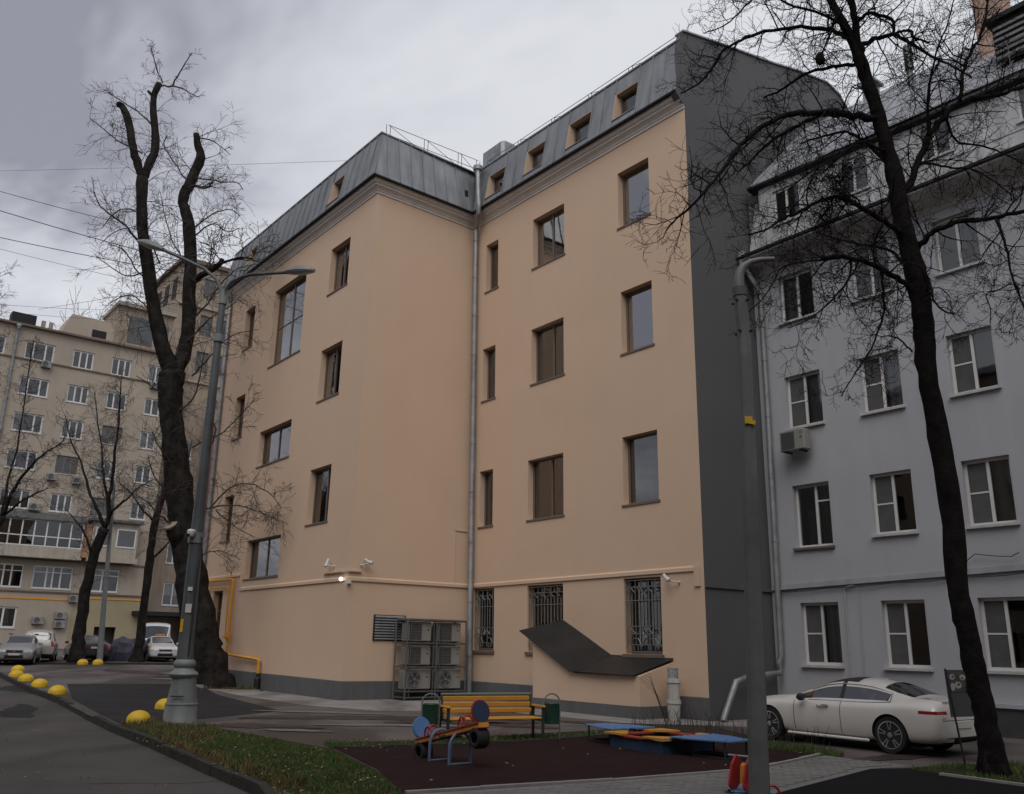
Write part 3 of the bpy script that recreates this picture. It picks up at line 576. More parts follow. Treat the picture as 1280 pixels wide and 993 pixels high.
def ac_unit(label, loc, rz, w=.86, h=.68, d=.34, style='round', group=None):
    t = thing('air_conditioner', label, 'air conditioner', loc, rz, group)
    q = MB(); q.bbox((0, 0, h/2), (w, d, h), .025)
    q.build('casing', M['offwhite'], t, world=False)
    fx = -w*.13; fr = min(h*.40, w*.36)
    if style == 'round':
        q = MB(); q.lathe([(fr*1.02, -d/2-.004), (fr*.98, -d/2-.022), (fr*.93, -d/2-.014), (0.001, -d/2-.006)], (fx, 0, h*.5), 28, 'Y', caps=False); q.build('fan_recess', M['ac_mid'], t, world=False)
        q = MB()
        for i in range(5):
            a = i*2*math.pi/5; q.hexa([Vector((fx, -d/2-.016-o, h*.5))+Vector((math.cos(a+p)*r_, 0, math.sin(a+p)*r_)) for o in (0, .005) for r_, p in ((fr*.2, 0), (fr*.85, -.1), (fr*.85, .75), (fr*.2, .8))])
        q.build('fan_blade', M['ac_dark'], t, world=False)
        q = MB()
        for k in range(1, 7): q.tube([(fx+fr*k/6.2*math.cos(x*math.pi/12), -d/2-.03, h*.5+fr*k/6.2*math.sin(x*math.pi/12)) for x in range(25)], .004, 3, caps=False)
        q.lathe([(.05, -d/2-.04), (.05, -d/2-.02)], (fx, 0, h*.5), 12, 'Y'); q.build('fan_guard', M['ac_mid'], t, world=False)
    else:
        q = MB(); s2 = fr*.95
        q.box((fx-.03, -d/2-.004, h*.5), (s2*1.9, .012, h*.82)); q.build('fan_recess', M['ac_dark'], t, world=False)
        q = MB()
        for k in range(9): q.box((fx-.03, -d/2-.014, h*.12+h*.76*k/8), (s2*1.88, .006, .010))
        q.build('fan_guard', M['ac_mid'], t, world=False)
    q = MB(); q.box((w*.36, -d/2-.004, h*.84), (w*.12, .008, h*.12)); q.build('badge', M['ac_mid'], t, world=False)
    q = MB(); q.box((w*.36, -d/2-.006, h*.6), (w*.07, .012, .03)); q.build('handle_slot', M['black'], t, world=False)
    q = MB()
    for k in range(10): q.box((-w/2-.004, 0, h*.14+h*.075*k), (.01, d*.7, .022))
    q.build('side_grille', M['ac_mid'], t, world=False)
    q = MB(); q.box((-w*.3, 0, -.02), (.06, d*1.05, .04)); q.box((w*.3, 0, -.02), (.06, d*1.05, .04)); q.build('foot', M['gutter'], t, world=False)
    return t
aw = WR.ang()
for (row, zz, st, hh, names) in ((0, .36, 'round', .68, ('lower left', 'lower right')), (1, 1.16, 'sq', .66, ('middle left', 'middle right')), (2, 1.96, 'sq', .66, ('upper left', 'upper right'))):
    for k, u_ in enumerate((2.50, 3.76)):
        side = 'next to the downpipe' if k else 'on the louvre side'
        lab = ('air conditioner with a round fan, bottom row of the rack, ' if row == 0 else 'square-grilled air conditioner, middle row of the rack, ' if row == 1 else 'square-grilled air conditioner, top row of the rack, ')+side
        ac_unit(lab, WR(u_, zz, .62), aw, w=1.06 if row == 0 else .98, h=hh, d=.42, style=st, group='air conditioners in the galvanised rack')
bk_ = thing('bucket_stack', 'two stacked white paint buckets with a tin on top beside the annex', 'buckets', (4.58, 25.55, 0))
for k, z_ in enumerate((0, .54)):
    q = MB(); q.lathe([(.16, 0), (.19, .42), (.215, .43), (.215, .47), (.2, .47), (.2, .53), (.19, .53), (.17, .535)], (4.58+.01*k, 25.55, z_), 20); q.build('bucket', M['bucket'], bk_, smooth=True)
q = MB(); q.lathe([(.15, 0), (.15, .26), (.16, .265), (.16, .29), (.15, .29), (.135, .25)], (4.58, 25.55, 1.075), 20); q.build('paint_tin', M['bucket_l'], bk_, smooth=True)

# ================================================================ PALE GREY BUILDING
hb = thing('grey_building', 'pale grey apartment building with white windows and a tiled-over attic storey', 'building', (7.925, 27.145, 0))
hb['label'] = 'pale grey apartment building with white windows and a weathered attic storey'
rg = random.Random(11)
HR = [(1.50, 3.22, 1), (4.98, 6.66, 2), (8.43, 10.08, 3), (11.87, 13.44, 4)]
HU = [(.95, 2.18), (3.47, 4.68), (6.03, 7.22), (8.58, 9.80), (11.15, 12.35)]
HO = []
for (z0, z1, row) in HR:
    for ci, (a, b) in enumerate(HU): HO.append((a, b, (4.80 if (row == 2 and ci == 0) else z0), z1, row, ci))
mb = MB(); wall_mesh(mb, WH, 0, 22, 0, 13.75, [x[:4]+(.16,) for x in HO], niche=.7)
hq = lambda u, z, n: WH(u, z, n)
mb.quad(hq(22, 0, 0), hq(22, 0, -9), hq(22, 16.4, -9), hq(22, 16.4, 0)); mb.quad(hq(0, 0, -9), hq(0, 16.4, -9), hq(22, 16.4, -9), hq(22, 0, -9)); mb.quad(hq(0, 13.75, 0), hq(0, 16.4, 0), hq(0, 16.4, -9), hq(0, 13.75, -9))
mb.build('wall', [M['hwall'], M['room']], hb, recalc=False)
for (a, b, z0, z1, row, ci) in HO:
    cu = [None, [(.0, .47, 0, 1, 'curtain_b'), (.5, 1, 0, 1, 'curtain_b')], [(.52, 1, 0, .95, 'curtain_w')], [(0, .48, 0, 1, 'curtain_b')], [(.55, 1, 0, .55, 'curtain_d'), (0, .4, 0, 1, 'curtain_b')]][(row*2+ci) % 5]
    if (row, ci) == (2, 0):
        window(hb, WH, a, b, z0, z1, .16, M['white_frame'], (.56,), ((1, .72),), ft=.08, sill='sill_dark', sill_out=.09, curtain=[(.2, .5, 0, .6, 'curtain_c'), (.58, .98, .0, 1, 'curtain_c')], rng=rg)
    else:
        tn = ((0, .5),) if row < 4 else ()
        window(hb, WH, a, b, z0, z1, .13, M['white_frame'], (.5,), tn, ft=.078, sill='white_sill', sill_out=.10, curtain=cu, gl='glass_old', rng=rg)
        if row < 4:
            s_ = MB(); n_ = -.150; s_.quad(WH(a+.08, z0+.08, n_), WH((a+b)/2-.04, z0+.08, n_), WH((a+b)/2-.04, z1-.08, n_), WH(a+.08, z1-.08, n_)); s_.build('insect_screen', M['screen'], hb, recalc=False)
# band between ground and first floor, slightly out of level as in the place itself
q = MB(); q.hexa([WH(.03, 3.60, .07), WH(14, 4.05, .07), WH(14, 4.05, .003), WH(.03, 3.60, .003), WH(.03, 3.74, .05), WH(14, 4.20, .05), WH(14, 4.20, .003), WH(.03, 3.74, .003)]); q.build('belt_course', M['hbelt'], hb)
q = MB(); q.box(WH(16, .35, .06), (12, .16, .7), rz=WH.ang()); WH.box(q, 4.6, 22, .66, .76, .003, .16); q.build('base_ledge', M['hwall'], hb)
q = MB(); WH.box(q, 4.2, 22, 0, .60, .003, .10); WH.box(q, 6.9, 7.7, .08, .4, .10, .112); q.build('basement_wall', M['hbase'], hb)
# coved eave
q = MB(); arc = [(.002, 13.68), (.03, 13.70)]+[(.05+.72*(1-math.cos(t_)), 13.72+.36*math.sin(t_)) for t_ in [i*math.pi/2/8 for i in range(9)]]+[(.80, 14.10), (.80, 14.16), (.002, 14.16)]
sweep(q, [lambda n, z: WH(.02, z, n), lambda n, z: WH(22, z, n)], arc); q.build('cornice', M['hcove'], hb, smooth=True)
q = MB(); sweep(q, [lambda n, z: WH(.02, z, n), lambda n, z: WH(22, z, n)], [(.1, 14.165), (.84, 14.15), (.86, 14.17), (.86, 14.25), (.80, 14.27), (.1, 14.40)]); q.build('gutter', M['gutter'], hb)
# attic storey with flush dormers
ADO = [(1.16, 2.14, 15.14, 16.33), (3.55, 4.5, 15.14, 16.3), (6.05, 6.95, 15.2, 16.27), (8.7, 9.6, 15.2, 16.2)]
q = MB(); wall_mesh(q, lambda u, z, n=0: WH(u, z, n+.28), .62, 22, 14.2, 16.62, [x+(.10,) for x in ADO], niche=.5)
q.quad(WH(.62, 14.2, .28), WH(.62, 16.62, .28), WH(.62, 16.62, -.6), WH(.62, 14.2, -.6)); q.quad(WH(.05, 14.2, .26), WH(.62, 14.2, .26), WH(.62, 16.4, -.1), WH(.18, 16.4, -.1))
ato = q.build('attic_wall', [M['hattic'], M['room']], hb, recalc=False)
WA = lambda u, z, n=0: WH(u, z, n+.28)
class Off:
    def __call__(s, u, z, n=0): return WH(u, z, n+.28)
    box = Wall.box
WAo = Off()
for (a, b, c, d) in ADO: window(hb, WAo, a, b, c, d, .06, M['white_frame'], (.48,), (), ft=.07, sill='white_sill', gl='glass_old', curtain=None, rng=rg)
q = MB()
for u_ in (2.9, 5.3, 7.6): WH.box(q, u_-.012, u_+.012, 14.42, 16.5, .281, .30)
WH.box(q, 2.6, 22, 14.95, 14.98, .281, .30); q.build('sheet_seam', M['hattic'], hb)
q = MB(); sweep(q, [lambda n, z: WH(.30, z, n), lambda n, z: WH(13, z-.62, n), lambda n, z: WH(22, z-.62, n)], [(.1, 16.60), (.44, 16.69), (.47, 16.70), (.47, 16.77), (.42, 16.79), (.1, 16.84)]); q.build('gutter', M['gutter'], hb)
q = MB(); q.hexa([WH(.4, 16.82, .38), WH(22, 16.2, .38), WH(22, 20.2, -3), WH(.4, 20.3, -3), WH(.4, 16.87, .38), WH(22, 16.25, .38), WH(22, 20.25, -3), WH(.4, 20.35, -3)])
q.hexa([WH(.4, 20.3, -3), WH(22, 20.2, -3), WH(22, 17, -9), WH(.4, 17, -9), WH(.4, 20.35, -3), WH(22, 20.25, -3), WH(22, 17.05, -9), WH(.4, 17.05, -9)])
hr = q.build('roof', M['hroof'], hb)
q = MB()
for i in range(26):
    u_ = .7+i*.8; zt = lambda t: (16.87-.028*(u_-.4))*(1-t)+20.34*t
    q.hexa([WH(u_-.015, zt(0), .5), WH(u_+.015, zt(0), .5), WH(u_+.015, zt(1), -3), WH(u_-.015, zt(1), -3), WH(u_-.015, zt(0)+.04, .5), WH(u_+.015, zt(0)+.04, .5), WH(u_+.015, zt(1)+.04, -3), WH(u_-.015, zt(1)+.04, -3)])
q.build('roof_seam', M['hroof'], hr)
q = MB()
for i in range(10):
    u_ = .9+i*1.3; p = WH(u_, 17.1-.028*u_, .25); q.tube([p, p+Vector((0, 0, .75))], .015, 5)
for h_ in (.35, .72): q.tube([WH(.9, 17.1-.03+h_, .25), WH(12.6, 17.1-.36+h_, .25)], .013, 5)
q.build('roof_rail', M['iron'], hb)
q = MB(); q.hexa([WH(7.38, 17.8, -1.3), WH(8.12, 17.8, -1.3), WH(8.12, 17.8, -2.1), WH(7.38, 17.8, -2.1), WH(7.38, 22.2, -1.3), WH(8.12, 22.2, -1.3), WH(8.12, 22.2, -2.1), WH(7.38, 22.2, -2.1)]); q.build('chimney', M['pink_brick'], hr)
q = MB(); q.hexa([WH(8.32, 17.2, .1), WH(11, 17.1, .1), WH(11, 18.6, -1.6), WH(8.32, 18.6, -1.6), WH(8.32, 18.45, .1), WH(11, 18.45, .1), WH(11, 18.75, -1.6), WH(8.32, 18.75, -1.6)]); WH.box(q, 8.2, 11.1, 18.46, 18.6, -1.7, .25); lo = q.build('roof_louvre_housing', M['gutter'], hr)
for i in range(6): s_ = MB(); WH.box(s_, 8.36, 10.9, 17.3+i*.18, 17.38+i*.18, .1, .16); s_.build('slat', M['ac_mid'], hb)
q = MB(); p = WH(3.55, 19.6, -2.2); q.box(p, (.4, .4, 1.1), rz=WH.ang()); q.box(p+Vector((0, 0, .58)), (.62, .62, .08), rz=WH.ang()); q.build('roof_vent', M['hroof'], hr)
q = MB(); p = WH(5.0, 18.8, -2.0); q.tube([p, p+Vector((0, 0, 1.9))], .10, 8); q.tube([p+Vector((0, 0, 1.1)), p+Vector((0, 0, 1.95))], .14, 8); q.build('vent_pipe', M['iron'], hr)
downpipe(hb, [WH(.12, 14.22, .72), WH(.12, 14.05, .70), WH(.36, 13.1, .17), WH(.36, 9.5, .15), WH(.30, 1.75, .15), WH(.24, 1.5, .22)], .085, M['galv'])
q = MB(); q.tube([WH(.24, 1.5, .22), WG(2.86, 1.25, .26), WG(2.0, 1.19, .30), WG(1.33, 1.16, .34), WG(.72, 1.03, .36), WG(.10, .1, .38), WG(.04, .02, .42)], .085, 12)
for p, d in ((WG(1.33, 1.16, .34), WM.d.to_3d()*0),): pass
q.build('downpipe_outlet', M['galv'], hb, smooth=True)
q = MB(); q.tube([WH(2.45, 3.62, .05), WH(2.42, 1.15, .03)], .018, 5); q.tube([WH(2.88, 3.6, .03), WH(2.82, 1.15, .03)], .012, 5); q.tube([WH(2.45, 3.6, .05), WH(2.75, 3.66, .08)], .018, 5); q.build('conduit', M['hcove'], hb)
q = MB()
for o in (0, .05): q.tube([WH(.3+i*.5, 3.58-o+.032*i*.5+.02*math.sin(i*1.7+o*40), .09) for i in range(28)], .010, 4)
q.tube([WH(5.9, 4.1, .1), WH(6.15, 4.28, .1), WH(6.6, 4.2, .1), WH(7.0, 4.16, .1), WH(7.2, 4.25, .1)], .012, 4); q.build('cable', M['cable'], hb)
ac_unit('dusty air conditioner on brackets beside the downpipe of the pale grey building', WH(1.40, 7.62, .34), WH.ang(), w=.86, h=.62, d=.34, style='sq')
# ================================================================ FAR BEIGE BUILDING
fb = thing('apartment_building', 'beige six-storey apartment building with glazed balcony beyond the parked cars', 'building', (-48.0, 82.5, 0))
rg = random.Random(5)
FC = [(8.6, 11.2), (12.7, 15.2), (16.9, 19.55), (21.25, 23.25), (25.0, 26.95), (28.75, 30.35)]
FR = [(28.15, 30.0), (24.55, 26.35), (20.9, 22.75), (17.3, 19.1), (13.55, 15.35)]
FO = [(a, b, z0, z1) for (z0, z1) in FR for (a, b) in FC]
F2 = [(12.2, 15.6, 6.2, 8.4), (16.7, 20.0, 6.25, 8.4), (20.8, 24.3, 6.25, 8.4), (25.7, 28.6, 6.2, 8.4)]; F1 = [(12.2, 15.8, 2.6, 4.5), (17.2, 20.0, 2.6, 4.5)]
q = MB(); wall_mesh(q, WF, 0, 31.2, 5.9, 31.3, [x+(.18,) for x in FO+F2], niche=.5)
wall_mesh(q, WF, 0, 24.6, 0, 5.9, [x+(.18,) for x in F1], niche=.5)
w_ = WF; q.quad(w_(31.2, 0), w_(31.2, 0, -14), w_(31.2, 31.3, -14), w_(31.2, 31.3)); q.quad(w_(0, 0), w_(0, 31.3), w_(0, 31.3, -14), w_(0, 0, -14)); q.quad(w_(0, 0, -14), w_(0, 31.3, -14), w_(31.2, 31.3, -14), w_(31.2, 0, -14))
q.build('wall', [M['fwall'], M['room']], fb, recalc=False)
q = MB(); wall_mesh(q, WF, 24.6, 31.2, 0, 5.9, [(26.9, 28.9, .3, 2.9, .3)], niche=.4); q.build('wall', [M['ochre'], M['room']], fb, recalc=False)['label'] = 'ochre plastered ground-floor wall'
q = MB(); WF.box(q, 0, 26.8, 0, 1.35, .003, .06); WF.box(q, 29.0, 31.2, 0, 1.35, .003, .06); q.build('plinth', M['pinkst'], fb)
cs_ = ['curtain_w', 'curtain_b', 'curtain_a']
for i, (a, b, c, d) in enumerate(FO):
    n = 3 if b-a > 2.4 else 2
    mu = (.30, .70) if n == 3 else ((.36, .68) if b-a > 1.9 else (.5,))
    cu = [(.02, rg.choice((.35, .5, 1.0)), 0, 1, rg.choice(cs_))] if rg.random() < .55 else None
    window(fb, WF, a, b, c, d, .12, M['white_frame'] if rg.random() < .85 else M['brown_frame'], mu, (), ft=.14, sill='white_sill', gl='glass_old', curtain=cu, rng=rg)
for (a, b, c, d) in F2: window(fb, WF, a, b, c, d, .12, M['white_frame'], (.34, .5, .7) if b-a > 3 else (.45, .6), tuple((k, .72) for k in range(4)), ft=.14, sill='white_sill', gl='glass_old', curtain=[(.0, .5, 0, 1, 'curtain_b')], rng=rg)
for (a, b, c, d) in F1: window(fb, WF, a, b, c, d, .12, M['white_frame'], (.6,), (), ft=.16, sill='white_sill', gl='glass_old', curtain=[(0, 1, 0, 1, 'curtain_b')], rng=rg)
q = MB(); [(WF.box(q_, 0, 31.25, a_, b_, .003, .13), q_.build('belt_course', M['fband'], fb)) for q_, a_, b_ in ((MB(), 28.0, 28.14), (MB(), 5.9, 6.02), (MB(), 8.85, 8.98))]
q = MB(); WF.box(q, 0, 24.6, 5.25, 5.4, .003, .05); q.build('pipe_band', M['gas'], fb); q = MB(); WF.box(q, 24.6, 31.2, 5.5, 5.62, .003, .06); q.build('pipe_band', M['gas'], fb)
q = MB(); q.hexa([WF(-.3, 31.3, .45), WF(31.5, 31.3, .45), WF(31.5, 31.3, -14), WF(-.3, 31.3, -14), WF(-.3, 31.5, .45), WF(31.5, 31.5, .45), WF(31.5, 31.6, -14), WF(-.3, 31.6, -14)])
fr = q.build('roof', M['fband'], fb)
q = MB(); WF.box(q, 15.4, 17.6, 31.6, 32.9, -2.2, -.8); q.build('roof_hatch', M['gutter'], fr)
for u_ in (18.2, 18.9): q = MB(); WF.box(q, u_, u_+.35, 31.6, 32.7, -1.6, -1.2); q.build('chimney', M['ftower'], fr)
q = MB(); q.prism([WF(19.9, 31.5, -1.5), WF(25.2, 31.5, -1.5), WF(25.2, 34.1, -1.5), WF(20.9, 34.2, -1.5)], WF.n.to_3d()*-5); ph = q.build('penthouse', M['fwall'], fb)
q = MB(); WF.box(q, 23.0, 24.4, 32.2, 33.0, -1.5, -1.47); q.build('window', M['gutter'], ph)
q = MB(); WF.box(q, 25.2, 31.0, 31.5, 36.2, -7, -1.2); ph = q.build('penthouse', M['ftower'], fb)
q = MB(); WF.box(q, 25.0, 31.2, 36.2, 36.6, -7.2, -.8); q.build('parapet', M['fwall2'], ph)
q = MB(); q2 = MB(); WF.box(q2, 26.4, 29.0, 32.3, 35.3, -1.2, -1.17); WF.box(q2, 29.6, 30.6, 32.3, 35.0, -1.2, -1.17); q2.build('pane', M['glass_dark'], ph)
for i in range(8): q.tube([WF(25.1+i*.85, 36.6, -1), WF(25.1+i*.85, 37.6, -1)], .03, 4)
for h_ in (37.1, 37.6): q.tube([WF(25.1, h_, -1), WF(31.1, h_, -1)], .03, 4); q.tube([WF(25.1, h_, -1), WF(25.1, h_, -7)], .03, 4)
q.build('roof_rail', M['iron'], ph)
downpipe(fb, [WF(16.0, 31.1, .45), WF(16.0, 30.7, .3), WF(16.0, 30.2, .16), WF(16.0, 13, .16)], .12, M['galv'])
# glazed balcony
bal = MB(); WF.box(bal, 9.5, 24.4, 9.2, 10.05, 0, 1.3); WF.box(bal, 9.4, 24.5, 9.0, 9.2, 0, 1.4); bo = bal.build('balcony', M['fwall2'], fb)
q = MB(); q.hexa([WF(9.3, 12.5, 1.55), WF(24.6, 12.5, 1.55), WF(24.6, 13.2, 0), WF(9.3, 13.2, 0), WF(9.3, 12.62, 1.55), WF(24.6, 12.62, 1.55), WF(24.6, 13.35, 0), WF(9.3, 13.35, 0)]); q.build('balcony_roof', M['galv_dull'], bo)
q = MB(); us = [9.5+1.06*i for i in range(14)]+[24.35]
for u_ in us: WF.box(q, u_-.06, u_+.06, 10.05, 12.5, 1.18, 1.30)
for z_ in (10.09, 10.98, 12.45): WF.box(q, 9.5, 24.35, z_-.05, z_+.05, 1.17, 1.305)
q.build('glazing_frame', M['white_frame'], bo)
for i in range(len(us)-1):
    q = MB(); q.quad(WF(us[i], 10.1, 1.24), WF(us[i+1], 10.1, 1.24), WF(us[i+1], 12.45, 1.24+rg.uniform(-.02, .02)), WF(us[i], 12.45, 1.24)); q.build('pane', M['glass_dark'], bo, recalc=False)
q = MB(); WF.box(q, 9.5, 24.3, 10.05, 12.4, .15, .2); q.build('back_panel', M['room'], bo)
q = MB(); WF.box(q, 24.42, 25.15, 9.3, 12.5, .02, 1.2); q.build('side_panel', M['orange_p'], bo)
bal = MB(); WF.box(bal, 25.2, 29.5, 9.5, 12.9, 0, 1.25); WF.box(bal, 25.0, 29.7, 9.0, 9.5, 0, 1.4); bo = bal.build('bay_window', M['fwall2'], fb)
q = MB(); WF.box(q, 24.9, 29.8, 12.9, 13.15, 0, 1.7); q.build('bay_roof', M['galv_dull'], bo)
for (a, b) in ((25.6, 26.7), (27.6, 29.2)):
    q = MB(); WF.box(q, a, b, 10.6, 12.2, 1.252, 1.27); q.build('pane', M['glass_dark'], bo)
    q = MB(); WF.box(q, a-.12, a, 10.5, 12.3, 1.252, 1.3); WF.box(q, b, b+.12, 10.5, 12.3, 1.252, 1.3); WF.box(q, a, b, 10.48, 10.6, 1.252, 1.31); WF.box(q, a, b, 12.2, 12.3, 1.252, 1.3); q.build('window', M['white_frame'], bo)
# set-back wing to the right, entrance roof, brick stair tower
q = MB(); WB = lambda u, z, n=0: WF(u, z, n-4.0)
class Off2:
    def __call__(s, u, z, n=0): return WF(u, z, n-4.0)
    box = Wall.box
WBo = Off2(); RW = [(34.2, 35.6, 9.7, 12.0), (34.3, 36.3, 5.3, 7.7), (34.2, 35.6, 14.0, 16.0), (34.2, 35.6, 17.6, 19.6), (34.2, 35.6, 21.2, 23.2)]
q = MB(); wall_mesh(q, WBo, 31.2, 46, 0, 27.5, [x+(.15,) for x in RW], niche=.5); q.quad(WB(31.2, 27.5), WB(46, 27.5), WB(46, 27.5, -9), WB(31.2, 27.5, -9)); q.quad(WB(46, 0), WB(46, 0, -9), WB(46, 27.5, -9), WB(46, 27.5))
q.build('wall', [M['ftower'], M['room']], fb, recalc=False)
for (a, b, c, d) in RW: window(fb, WBo, a, b, c, d, .1, M['white_frame'], (.5,), (), ft=.13, sill='white_sill', gl='glass_old', curtain=[(0, 1, .45, 1, 'curtain_w')] if c < 6 else None, rng=rg)
q = MB(); WF.box(q, 36.6, 40.0, 0, 25.5, -4.0, -2.6); q.build('brick_pier', M['brick'], fb)
q = MB(); WF.box(q, 30.2, 38.5, 4.1, 4.5, -4, 1.2); q.build('entrance_roof', M['gutter'], fb)
q = MB(); WF.box(q, 30.6, 33.0, .2, 3.8, -3.9, -3.7); q.build('entrance_panel', M['fwall2'], fb)
q = MB(); WF.box(q, 37.6, 39.2, .0, 4.0, -3.9, -3.6); q.build('entrance_panel', M['white'], fb)
for (a, b, z) in ((18.5, 19.4, 27.5), (29.0, 29.9, 27.4), (20.6, 21.5, 16.5), (19.5, 20.5, 12.75+.7), (22.9, 23.8, 16.4), (21.3, 22.3, 3.0), (23.2, 24.2, 3.5), (23.2, 24.2, 2.7), (24.2, 25.0, 5.1)):
    t = ac_unit({(18.5, 27.5): 'small air conditioner under the top-floor window by the downpipe', (29.0, 27.4): 'air conditioner under the top-floor window nearest the large pollarded tree', (20.6, 16.5): 'air conditioner under the second-row window above the balcony roof', (19.5, 13.45): 'air conditioner standing just above the glazed balcony roof', (22.9, 16.4): 'air conditioner under a middle-column window of the beige flats', (21.3, 3.0): 'single large air conditioner low on the wall above the silver minivan', (23.2, 3.5): 'upper of the two air conditioners above the dark sedan', (23.2, 2.7): 'lower of the two air conditioners above the dark sedan', (24.2, 5.1): 'air conditioner between the ground-floor band and the ochre wall'}[(a, z)],
        WF((a+b)/2, z, .24), WF.ang(), w=b-a, h=.68, d=.4, style='round', group='air conditioners on the far beige building')
# tower block behind
tw = thing('tower_building', 'tall beige tower block rising behind the apartment building and the bare tree', 'building', (-35.8, 96.0, 0))
WT = lambda u, z, n=0: WF(u, z, n-8.0)
class Off3:
    def __call__(s, u, z, n=0): return WF(u, z, n-8.0)
    box = Wall.box
WTo = Off3(); TW = [(a, b, c, c+2.6) for c in (42.0, 37.2, 32.6) for (a, b) in ((36.1, 37.6), (38.6, 40.0), (41.2, 42.6))]
q = MB(); wall_mesh(q, WTo, 33.4, 46.4, 0, 46.1, [x+(.2,) for x in TW], niche=.5)
q.quad(WT(33.4, 0), WT(33.4, 46.1), WT(33.4, 46.1, -12), WT(33.4, 0, -12)); q.quad(WT(46.4, 0), WT(46.4, 0, -12), WT(46.4, 46.1, -12), WT(46.4, 46.1)); q.quad(WT(33.4, 0, -12), WT(33.4, 46.1, -12), WT(46.4, 46.1, -12), WT(46.4, 0, -12))
q.build('wall', [M['ftower'], M['room']], tw, recalc=False)
q = MB(); WTo.box(q, 33.0, 46.8, 46.1, 46.6, -12.3, .4); q.build('roof', M['fband'], tw)
q = MB(); WTo.box(q, 33.2, 46.6, 40.6, 41.0, .003, .3); q.build('belt_course', M['fwall'], tw); q = MB(); WTo.box(q, 33.2, 46.6, 31.2, 31.5, .003, .25); q.build('belt_course', M['fwall'], tw)
for n_ in (-2.5, -5.5, -8.5):
    for z_ in (42.0, 37.2, 32.6): q = MB(); q.box(WT(33.4, z_+1.3, n_), (.12, 1.5, 2.6), rz=WF.ang()); q.build('window', M['gutter'], tw)
for (a, b, c, d) in TW: window(tw, WTo, a, b, c, d, .15, M['brown_frame'], (.5,), (), ft=.14, gl='glass_old', rng=rg)
q = MB(); q.lathe([(1.35, 0), (1.35, .35), (1.05, .36), (1.05, .0)], WT(38.1, 28.6, .05), 28, 'Y', caps=False); q.build('round_window_surround', M['fwall'], tw)

# ================================================================ GROUND
def flat(name, pts, z, m, kind='structure'):
    me = bpy.data.meshes.new(name); bm = bmesh.new(); bm.faces.new([bm.verts.new((x, y, z)) for x, y in pts])
    y0, y1, x0, x1 = min(p[1] for p in pts), max(p[1] for p in pts), min(p[0] for p in pts), max(p[0] for p in pts)
    if y1 > 26 and x0 < -8 and name != 'ground':     # follow the rise of the yard
        cuts = [((0, yy, 0), (0, 1, 0)) for yy in range(24, 96, 3)]+[((-s_*10, 10, 0), (1, s_, 0)) for s_ in (.26, .28, .29, .30, .308, .316, .324, .332, .34, .35, .37, .40)]
        for co, no in cuts:
            if no[1] == 1 and not (y0 < co[1] < y1): continue
            bmesh.ops.bisect_plane(bm, geom=list(bm.faces)+list(bm.edges)+list(bm.verts), plane_co=co if no[1] == 1 else (0, 0, 0), plane_no=no, dist=1e-4)
        for v in bm.verts: v.co.z += zg(v.co.x, v.co.y)
    bmesh.ops.triangulate(bm, faces=[f for f in bm.faces if len(f.verts) > 4])
    for f in bm.faces:
        f.normal_update()
        if f.normal.z < 0: f.normal_flip()
    bm.to_mesh(me); bm.free(); me.materials.append(m); o = bpy.data.objects.new(name, me); COL.objects.link(o)
    return tag(o, kind=kind)
flat('ground', [(-900, -300), (900, -300), (900, 1500), (-900, 1500)], -.16, M['asphalt'])
KL = [(-1.2, 6.5), (-2.1, 9.8), (-3.35, 12.9), (-5.1, 15.5), (-6.93, 18.3), (-9.0, 21.3), (-11.2, 24.7), (-13.5, 28.1), (-16.46, 32.06), (-21.26, 38.95), (-27.3, 47.6)]
flat('road', [(-1.2, 6.5), (-1.2, -40), (-90, -40), (-90, 49), (-27.3, 47.6)]+KL[::-1][1:-1], -.12, M['road'])
flat('yard', KL+[(-90, 49), (-120, 180), (160, 180), (160, -40), (-1.2, -40)], 0, M['asphalt'])
# kerb stones along the road, one by one
kt = tag(bpy.data.objects.new('kerb', None), kind='structure'); COL.objects.link(kt); ABS['kerb'] = Vector((0, 0, 0))
cum = 0; rk_ = random.Random(2)
for (x0, y0), (x1, y1) in zip(KL[:-1], KL[1:]):
    d = Vector((x1-x0, y1-y0)); L_ = d.length; d /= L_; n_ = max(1, round(L_/1.0)); nn = Vector((-d.y, d.x))
    for i in range(n_):
        a = Vector((x0, y0))+d*(L_*i/n_+.006); b = Vector((x0, y0))+d*(L_*(i+1)/n_-.006); yy = (a.y+b.y)/2
        ht = .035+rk_.uniform(-.012, .014) if not (23 < yy < 26.5) else -.02
        j0, j1 = rk_.uniform(-.012, .012), rk_.uniform(-.012, .012)
        q = MB(); v = [(a+nn*(.02+j0)), (b+nn*(.02+j1)), (b-nn*.13), (a-nn*.13)]
        v2 = [(a+nn*(.0+j0)), (b+nn*(.0+j1)), (b-nn*.13), (a-nn*.13)]
        q.hexa([(p.x, p.y, -.2) for p in v]+[(p.x, p.y, ht+zg(p.x, p.y)) for p in v2]); q.build('kerb_stone', M['kerb'], kt)
flat('fresh_asphalt_patch', [(-16.2, 34.3), (-12.0, 36.6), (-10.4, 33.4), (-8.2, 29.6), (-6.3, 26.25), (-7.4, 23.4), (-8.75, 21.4), (-10.9, 24.8), (-13.1, 28.2)], .004, M['fresh'])
flat('pavement', [(-16.6, 43.0), (-14.5, 43.1), (-5.58, 31.25), (-1.5, 34.2), (1.0, 32.5), (5.5, 25.2), (7.9, 27.0), (9.4, 25.0), (6.6, 23.6), (3.0, 24.2), (-.2, 27.6), (-3.6, 26.8), (-6.2, 28.6), (-9.6, 33.2), (-12.2, 37.6)], .0075, M['pave'])
